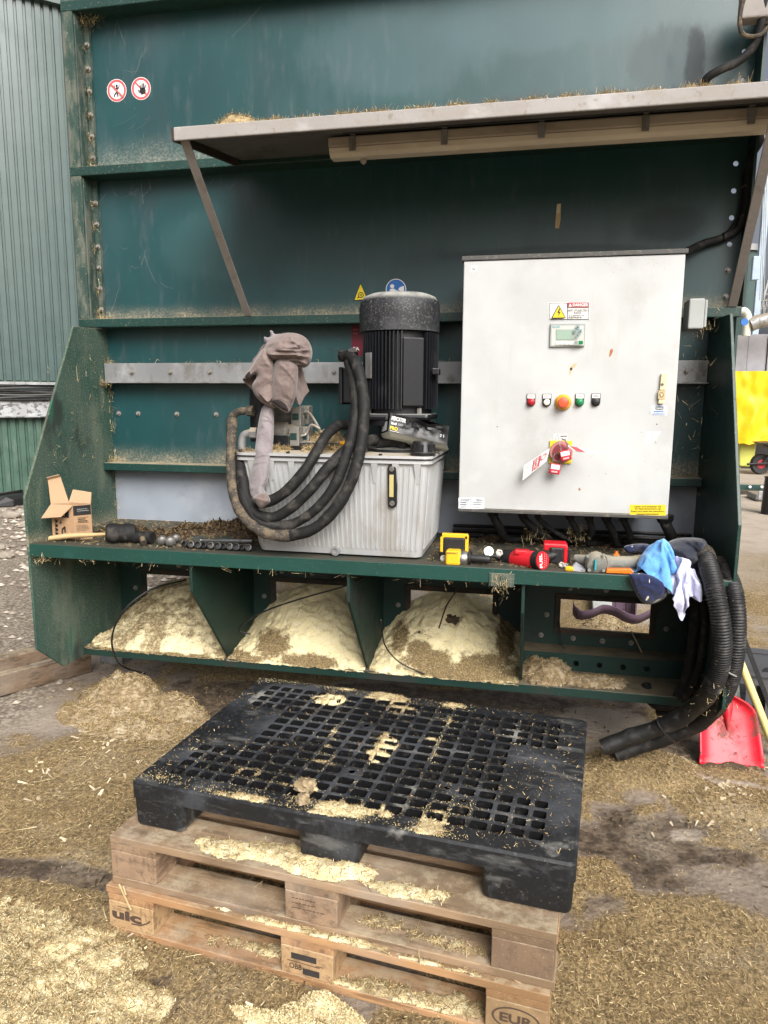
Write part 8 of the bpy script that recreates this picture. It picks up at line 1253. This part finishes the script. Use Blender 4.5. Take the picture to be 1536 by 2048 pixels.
spill(.2889, [(470, 1695, .10, .04, .014), (540, 1710, .10, .045, .02), (620, 1728, .10, .04, .022), (690, 1745, .07, .035, .03), (430, 1685, .07, .03, .006), (820, 1785, .09, .035, .014), (880, 1790, .05, .03, .008), (770, 1775, .08, .03, .008)], .004, .143, 'meal spilled on the front board of the middle pallet', 61, 1200)
spill(.1447, [(540, 1840, .08, .03, .010), (600, 1862, .12, .025, .012), (690, 1885, .12, .02, .014), (820, 1925, .12, .02, .014), (900, 1945, .12, .02, .010), (450, 1815, .05, .02, .014)], -.012, .10, 'meal spilled on the top board edge of the lowest pallet', 67, 900)
spill(.1672, [(500, 1765, .12, .03, .005), (760, 1850, .14, .04, .006), (900, 1890, .14, .04, .006), (640, 1810, .1, .03, .006)], .02, .099, 'thin meal on the lower board of the middle pallet', 71, 700)
spill(.0225, [(460, 1885, .12, .03, .006), (540, 1905, .12, .03, .008), (760, 1985, .14, .04, .012), (880, 2010, .14, .04, .012)], -.01, .085, 'meal and straw on the bottom board of the lowest pallet', 73, 1500)
# straws drooping over the left corner
for k, (a_, c_) in enumerate((((238, 1768, -1.69), (262, 1820, -1.70)), ((246, 1772, -1.69), (252, 1790, -1.70)))):
    b = MB(); b.tube([at(*a_), at(*c_)], .0022, 5); o = b.build('straw_stalk', M['straw_pale']); setp(o, ('long' if k == 0 else 'short')+' pale straw stalk hanging over the left front pallet corner', 'straw')
# ---------------------------------------------------------------- left: clad round tank, cable tray, gravel edge, timbers
sc = Vector((-13.5, 13.9, 0)); SR = 10.0; sl_ = thing('clad_tank', 'big round tank clad in grey green ribbed sheets left of the hopper', 'tank', sc)
def clad(z0, z1, a0, a1, nrib, m, name):
    b = MB(); prof = [(0, 0), (.62, 0), (.68, .036), (.94, .036)]; lo, hi = [], []
    for k in range(nrib):
        for f, d in prof:
            a = a0+(a1-a0)*(k+f)/nrib; p = Vector((sc.x+(SR+.028-d)*math.cos(a), sc.y+(SR+.028-d)*math.sin(a), 0)); lo.append(b.bm.verts.new(p+Vector((0, 0, z0)))); hi.append(b.bm.verts.new(p+Vector((0, 0, z1))))
    for k in range(len(lo)-1): b.face([lo[k], lo[k+1], hi[k+1], hi[k]])
    return b.build(name, M[m], sl_)
aL, aR = R(-100), R(35)
clad(1.72, 6.95, aL, aR, 205, 'siloclad', 'upper_cladding'); clad(0, 1.16, aL, aR, 205, 'siloclad2', 'base_cladding')
def arcbox(b, r0, r1, z0, z1, n=70):
    v = []
    for k in range(n+1):
        a = aL+(aR-aL)*k/n; v.append([b.bm.verts.new((sc.x+r*math.cos(a), sc.y+r*math.sin(a), z)) for r, z in ((r0, z0), (r1, z0), (r1, z1), (r0, z1))])
    for A_, B_ in zip(v, v[1:]):
        for i in range(4): b.face([A_[i], A_[(i+1) % 4], B_[(i+1) % 4], B_[i]])
b = MB(); arcbox(b, SR-.02, SR+.01, 1.16, 1.72); b.build('wall_band', M['siloclad2'], sl_)
b = MB(); arcbox(b, SR-.1, SR+.12, 6.95, 7.08); b.build('rim', M['siloclad'], sl_)
b = MB(); ring_ = [(sc.x+(SR+.05)*math.cos(2*PI*k/64), sc.y+(SR+.05)*math.sin(2*PI*k/64)) for k in range(64)]; t_ = b.bm.verts.new((sc.x, sc.y, 9.8)); vv = [b.bm.verts.new((x, y, 7.085)) for x, y in ring_]
mid = [b.bm.verts.new((sc.x+(x-sc.x)*.62, sc.y+(y-sc.y)*.62, 9.0)) for x, y in ring_]
for k in range(64): b.face([vv[k], vv[(k+1) % 64], mid[(k+1) % 64], mid[k]]); b.face([mid[k], mid[(k+1) % 64], t_])
b.build('roof', M['roofwhite'], sl_, smooth=True)
ct = thing('cable_tray', 'perforated steel tray with a bundle of black cables along the round tank wall', 'cable tray', (sc.x+10, sc.y-3, 1.1))
b = MB(); arcbox(b, SR+.06, SR+.07, 1.20, 1.44); arcbox(b, SR+.03, SR+.16, 1.185, 1.197); b.build('tray_side', M['tray'], ct)
b = MB(); arcbox(b, SR+.03, SR+.08, 1.66, 1.70); b.build('top_rail', M['galv'], ct)
for k in range(9):
    z = 1.45+.022*k; b = MB(); b.tube([(sc.x+(SR+.10)*math.cos(a), sc.y+(SR+.10)*math.sin(a), z+.012*math.sin(a*37+k*2.1)) for a in np.linspace(aL, aR, 160)], .014 if k % 3 else .019, 7); b.build('cable', M['blackplastic' if k % 2 else 'rubber'], ct, smooth=True)
b = MB(); p = atZ(-60, 1010, 0); q = atZ(160, 970, 0); n_ = Vector((0, 0, .10)); b.prism([p, q, q+n_, p+n_], (.05, .14, 0)); o = b.build('black_pipe', M['blackplastic'], bevel=.01); setp(o, 'long black channel lying on the ground along the foot of the round tank', 'channel')
b = MB(); p = atZ(-20, 1016, 0); q = atZ(28, 1014, 0); b.prism([p, q, q+Vector((0, 0, .10)), q+Vector((-.1, 0, .14)), p+Vector((0, 0, .14))], (0, .4, 0)); o = b.build('rubber_block', M['tooldark'], bevel=.015); setp(o, 'dark rubber block on the gravel near the round tank', 'block')
for k, (px, py, r, tx) in enumerate(((12, 1116, .065, 'largest rounded brown stone on the gravel at the left picture edge'), (2, 1098, .055, 'grey stone just behind the largest one'), (22, 1036, .09, 'pale stone on the far gravel below the rubber block'), (42, 1030, .07, 'small pale stone right of the pale one on the far gravel'), (6, 1028, .08, 'brownish stone on the far gravel at the picture edge'))):
    c = atZ(px, py, 0); b = MB(); b.ball(c+Vector((0, 0, r*.4)), r, 3, (1.35, .9, .62), .25, k*5); o = b.build('stone', M['stone'], smooth=True); setp(o, tx, 'stone', 'stones on the gravel')
P = []
for k in range(2600):
    x, y = RNG.uniform(-6.5, -1.95), RNG.uniform(-.6, 6)
    if float(samp(np.array([x]), np.array([y]), 4)[0]) > .4: P.append((x, y, float(samp(np.array([x]), np.array([y]))[0])))
me = MB()
for x, y, z in P:
    r = RNG.uniform(.008, .022)*(1+.25*max(0, y)); c = Vector((x, y, z+r*.25)); a = RNG.uniform(0, PI); 
    vs = [me.bm.verts.new(c+Vector((r*1.25*math.cos(a+t)*RNG.uniform(.8, 1.15), r*math.sin(a+t)*RNG.uniform(.8, 1.15), 0))) for t in np.linspace(0, 2*PI, 7)[:-1]]; tp = me.bm.verts.new(c+Vector((0, 0, r*.6))); 
    for k in range(6): me.face([vs[k], vs[(k+1) % 6], tp])
o = me.build('gravel', strawmat('gravel_pebbles', [(.13, .105, .085), (.25, .21, .17), (.38, .33, .27), (.5, .45, .38)]), fix=False); setp(o, 'loose pebbles on the left ground', 'gravel', kind='stuff')
E_ = Vector((-2.017, .025, 0)); dr = Vector((-.25, -.395, 0)).normalized(); nn = Vector((-dr.y, dr.x, 0))
def timber(e, ln, w_, z0, h, label):
    b = MB(); a = e; c = e+dr*ln; q = [a, c, c+nn*w_, a+nn*w_]; b.prism([v+Vector((0, 0, z0)) for v in q], (0, 0, h)); o = b.build('timber', M['plank'], bevel=.004); setp(o, label, 'timber', 'timbers on the left')
nn = nn if nn.x < 0 else -nn
timber(E_, 2.4, .06, .003, .108, 'front old timber beam lying under the left end of the hopper'); timber(E_+nn*.075+dr*.08, 2.4, .09, .003, .165, 'taller old timber beam behind the front one at the left edge')
b = MB(); p = E_+nn*.02+Vector((0, 0, .113)); b.prism([p, p+dr*.30, p+dr*.30+nn*.03, p+nn*.04], (0, 0, .003)); o = b.build('tin_strip', M['galv']); setp(o, 'thin bent metal strip lying on the end of the front timber', 'metal strip')
# ---------------------------------------------------------------- behind the openings: strap and pale board on the sunny straw
P = catmull([at(1147, 1213, 1.20), at(1150, 1222, 1.17), at(1162, 1230, 1.12), at(1185, 1226, 1.12), at(1205, 1218, 1.14), at(1228, 1222, 1.14), at(1252, 1234, 1.1), at(1275, 1238, 1.1), at(1300, 1227, 1.12), at(1330, 1215, 1.15)], 8)
b = MB(); W_ = [Vector((0, -.018, .040)) if i < 14 else Vector((0, -.03, .036)) for i in range(len(P))]
for i in range(len(P)-1): b.poly([P[i]-W_[i], P[i+1]-W_[i+1], P[i+1]+W_[i+1], P[i]+W_[i]])
bmesh.ops.remove_doubles(b.bm, verts=b.bm.verts[:], dist=1e-5)
o = b.build('lifting_strap', M['strap'], smooth=60); md = o.modifiers.new('thickness', 'SOLIDIFY'); md.thickness = .005; setp(o, 'purple lifting strap hanging behind the fourth opening', 'strap')
P = catmull([at(1225, 1200, 1.5), at(1250, 1208, 1.5), at(1268, 1218, 1.45), at(1272, 1226, 1.4)], 6); b = MB()
for i in range(len(P)-1): b.poly([P[i]-Vector((0, -.0, .05)), P[i+1]-Vector((0, 0, .05)), P[i+1]+Vector((0, 0, .05)), P[i]+Vector((0, 0, .05))])
o = b.build('strap_end', M['strap']); md = o.modifiers.new('thickness', 'SOLIDIFY'); md.thickness = .005; setp(o, 'darker loose end of purple strap behind the main one', 'strap')
b = MB(); p, q = atZ(1186, 1238, .03), atZ(1226, 1238, .03); r_ = atZ(1183, 1196, .03); b.prism([p, q, q+(r_-p)*1.0, r_], (0, 0, .05)); o = b.build('paint_tray', M['lightgrey'], bevel=.004); setp(o, 'pale grey flat box on the straw behind the fourth opening', 'box')
o, g = heap('straw_clump', bpy.data.materials['dusty_straw_mound'], [(atZ(1215, 1248, 0).x, atZ(1215, 1248, 0).y, .16, .12, .10)], 0, .015, crumb=.03, base=fl, seed=81); setp(o, 'dark based straw clump behind the fourth opening', 'straw heap')
P = on_heap(g, 1500, 0, fl); o = strands('straw_on_clump', P, .03, .003, M['straw_pale'], .5); setp(o, 'straw on the clump behind the opening', 'straw', kind='stuff')
# ---------------------------------------------------------------- right distance
Yd = 14.0
yb_ = thing('tarped_container', 'container under a bright yellow tarpaulin in the yard on the right', 'container', at(1500, 880, Yd))
p, q = at(1455, 887, Yd), at(1620, 742, Yd)
b = MB(); NXg, NZg = 40, 26
V = [[b.bm.verts.new((p.x+(q.x-p.x)*i/NXg, Yd+.10*fbm(i*.07, j*.06, 3, 3), p.z+(q.z-p.z)*j/NZg+.03*N3(i*.3, 1, 2)*(j == 0))) for i in range(NXg+1)] for j in range(NZg+1)]
for j in range(NZg):
    for i in range(NXg): b.face([V[j][i], V[j][i+1], V[j+1][i+1], V[j+1][i]])
bt = [b.bm.verts.new((p.x+(q.x-p.x)*i/NXg, Yd+2.2, q.z+.02)) for i in range(NXg+1)]
for i in range(NXg): b.face([V[NZg][i], V[NZg][i+1], bt[i+1], bt[i]])
sd = [b.bm.verts.new((p.x, Yd+2.2, p.z+(q.z-p.z)*j/NZg)) for j in range(NZg)]+[bt[0]]
for j in range(NZg): b.face([V[j][0], V[j+1][0], sd[j+1], sd[j]])
b.build('tarpaulin', M['tarp'], yb_, smooth=True)
b = MB(); a, c = at(1479, 912, Yd+.3), at(1514, 880, Yd+.3); a.z = .02; b.prism([Vector((a.x, Yd+.25, a.z)), Vector((c.x-.05, Yd+.25, a.z)), Vector((c.x, Yd+.25, c.z)), Vector((a.x-.05, Yd+.25, c.z))], (0, 1.2, 0)); b.build('tub', M['tub'], yb_, bevel=.03)
b = MB(); b.box(p.x+.05, q.x, Yd+1.6, Yd+2.1, .02, p.z+.3); b.build('pallet_base', M['tooldark'], yb_)
wbw = thing('wheelbarrow', 'black wheelbarrow with a red rimmed wheel in front of the yellow tarpaulin', 'wheelbarrow', at(1520, 928, 12.5))
Yw = 12.6; c = at(1522, 909, Yw); r = abs(at(1522, 887, Yw).z-c.z)*.92; c.z = max(r+.01, 0)
b = MB(); b.lathe([(r*.62, -.05), (r*.92, -.06), (r, -.03), (r, .03), (r*.92, .06), (r*.62, .05)], c, (.25, -1, 0), 28); wh = b.build('wheel', M['tyre'], wbw, smooth=40)
b = MB(); b.lathe([(.02, -.065), (r*.60, -.045), (r*.60, .045), (.02, .06)], c, (.25, -1, 0), 20); b.build('rim', M['rimred'], wh, smooth=30)
b = MB(); b.tube([c+Vector((-.28, -.12, .0)), c+Vector((.1, -.1, .02)), c+Vector((1.2, -.1, .1))], .022, 8); b.tube([c+Vector((0, .1, 0)), c+Vector((.3, .12, .32))], .022, 8); b.tube([c+Vector((0, -.1, 0)), c+Vector((.22, -.12, .34))], .022, 8); b.build('frame', M['tooldark'], wbw)
b = MB(); b.hexa([c+Vector(v) for v in ((.15, -.28, .30), (.95, -.28, .22), (.95, .28, .22), (.15, .28, .30), (-.12, -.34, .44), (1.3, -.34, .50), (1.3, .34, .50), (-.12, .34, .44))]); b.build('pan', M['tooldark'], wbw, bevel=.02)
b = MB(); p, q = atZ(1462, 988, 0), atZ(1640, 990, 0); zt = at(1462, 968, p.y).z; b.prism([p, q, q+Vector((0, 0, zt)), p+Vector((0, 0, zt))], (0, .1, 0)); be = b.build('steel_beam', M['green'], bevel=.01); setp(be, 'long green steel beam with bolt holes lying on the yard', 'beam')
b = MB(); b.prism([p+Vector((0, -.06, 0)), q+Vector((0, -.06, 0)), q+Vector((0, -.06, zt*.42)), p+Vector((0, -.06, zt*.42))], (0, .055, 0)); o_ = b.build('lower_flange', M['rust_frame'], be)
o_.parent = be; o_.matrix_parent_inverse = Matrix()
for k in range(5): c = at(1476+k*24, 973.5, p.y-.012); b = MB(); b.lathe([(.022, 0), (.022, .008)], c, (0, -1, 0), 10); o_ = b.build('bolt_hole', M['white'], be); o_.matrix_parent_inverse = Matrix()
gl = thing('steel_cradle', 'pale galvanised cradle with a light blue arm lying on the yard', 'steel part', atZ(1520, 1000, 0)); p = atZ(1512, 1003, 0)
b = MB(); b.box(p.x, p.x+.7, p.y, p.y+.5, .01, .10); b.box(p.x+.02, p.x+.08, p.y-.02, p.y-.001, .02, .16); b.build('frame', M['galv'], gl, bevel=.008); b = MB(); b.tube([Vector((p.x+.15, p.y+.1, .28)), Vector((p.x+.45, p.y, .18)), Vector((p.x+.8, p.y-.1, .14))], .03, 10); b.build('arm', M['paleblue'], gl, smooth=True)
b = MB(); c = atZ(1540, 1028, 0); b.lathe([(.115, 0), (.10, .48), (.11, .5)], c, (0, 0, 1), 20); o = b.build('black_bucket', M['blackplastic'], smooth=35); setp(o, 'black tapered bucket standing at the right picture edge', 'bucket')
b = MB(); c = atZ(1482, 937, 0); b.prism([c, c+Vector((.35, .02, 0)), c+Vector((.3, .25, 0)), c+Vector((.05, .2, 0))], (0, 0, .03)); o = b.build('rubber_scrap', M['tooldark']); setp(o, 'scrap of black rubber on the yard below the tarpaulin', 'scrap')
Ys = 17.0
wl = thing('concrete_bunker', 'grey panelled bunker wall behind the yellow container', 'wall', at(1500, 740, Ys)); a, c = at(1440, 900, Ys), at(1700, 668, Ys)
b = MB()
for k in range(6): x = a.x+(c.x-a.x)*k/6; b.box(x+.008, x+(c.x-a.x)/6-.008, Ys+(.0 if k % 2 else -.05), Ys+.3, 0, c.z+(.0 if k != 1 else .02))
b.build('wall_panels', M['concretegrey'], wl, bevel=.01)
Yp = 16.2; dp_ = thing('pipework', 'grey pipe elbow and insulated pipe above the bunker wall', 'pipes', at(1500, 640, Yp))
b = MB(); b.tube(catmull([at(1470, 625, Yp), at(1487, 622, Yp), at(1495, 632, Yp), at(1494, 650, Yp), at(1492, 672, Yp)], 6), abs(at(1490, 620, Yp).z-at(1490, 631, Yp).z)*.75, 14); b.build('elbow', M['lightgrey'], dp_, smooth=True)
b = MB(); b.tube(catmull([at(1500, 650, Yp), at(1515, 644, Yp), at(1545, 638, Yp), at(1600, 634, Yp)], 5), .17, 14); b.build('insulated_pipe', M['galv'], dp_, smooth=True)
b = MB(); c = at(1489, 644, Yp-.25); b.lathe([(.085, 0), (.085, .02)], c, (0, -1, 0), 18); b.build('valve_badge', M['blue'], dp_)
Yt = 24.0; tk = thing('far_tank', 'green ribbed tank far behind the hopper on the right', 'tank', at(1500, 640, Yt)); a, c = at(1482, 690, Yt), at(1522, 500, Yt)
b = MB(); ns = 34; rr_ = abs(c.x-a.x)*1.3; b.lathe([(rr_, 0), (rr_, c.z)], (c.x-rr_, Yt+rr_, 0), (0, 0, 1), 64)
for k in range(72): an = 2*PI*k/72; x, y = c.x-rr_+rr_*math.cos(an), Yt+rr_+rr_*math.sin(an); b.lathe([(.05, 0), (.05, c.z-.02)], (x, y, .01), (0, 0, 1), 5)
b.build('shell', M['siloclad'], tk, smooth=30); b = MB(); b.lathe([(rr_+.15, 0), (rr_+.15, .2)], (c.x-rr_, Yt+rr_, c.z+.001), (0, 0, 1), 48); b.build('rim', M['galv'], tk)
Ym = 19.0; ms_ = thing('service_mast', 'tall grey mast with a box and thin wires beyond the hopper corner', 'mast', at(1510, 640, Ym)); 
b = MB(); p, q = at(1507, 640, Ym), at(1521, 330, Ym); b.box(p.x, p.x+.16, Ym, Ym+.16, 0, q.z+2); b.build('post', M['paleblue'], ms_, bevel=.01)
b = MB(); p = at(1503, 560, Ym-.2); q = at(1518, 512, Ym-.2); b.box(p.x, q.x+.05, Ym-.22, Ym-.01, p.z, q.z); b.build('box', M['paleblue'], ms_, bevel=.02); b = MB()
for k in range(3): b.tube([at(1520+k*4, 600, Ym), at(1530+k*3, 250, Ym)], .012, 5)
b.build('wire', M['grey'], ms_)
ld = thing('platform_stair', 'galvanised platform and stair rails beyond the pipes', 'platform', at(1525, 640, 22)); b = MB()
for k in range(7): b.tube([at(1518+k*9, 640, 22), at(1518+k*9, 590, 22)], .025, 6)
for y in (590, 602, 614, 640): b.tube([at(1514, y, 22), at(1620, y-6, 22)], .025, 6)
b.tube([at(1516, 640, 22.5), at(1536, 560, 22.5)], .05, 6); b.tube([at(1524, 640, 22.5), at(1544, 560, 22.5)], .05, 6); b.build('rails', M['galv'], ld)
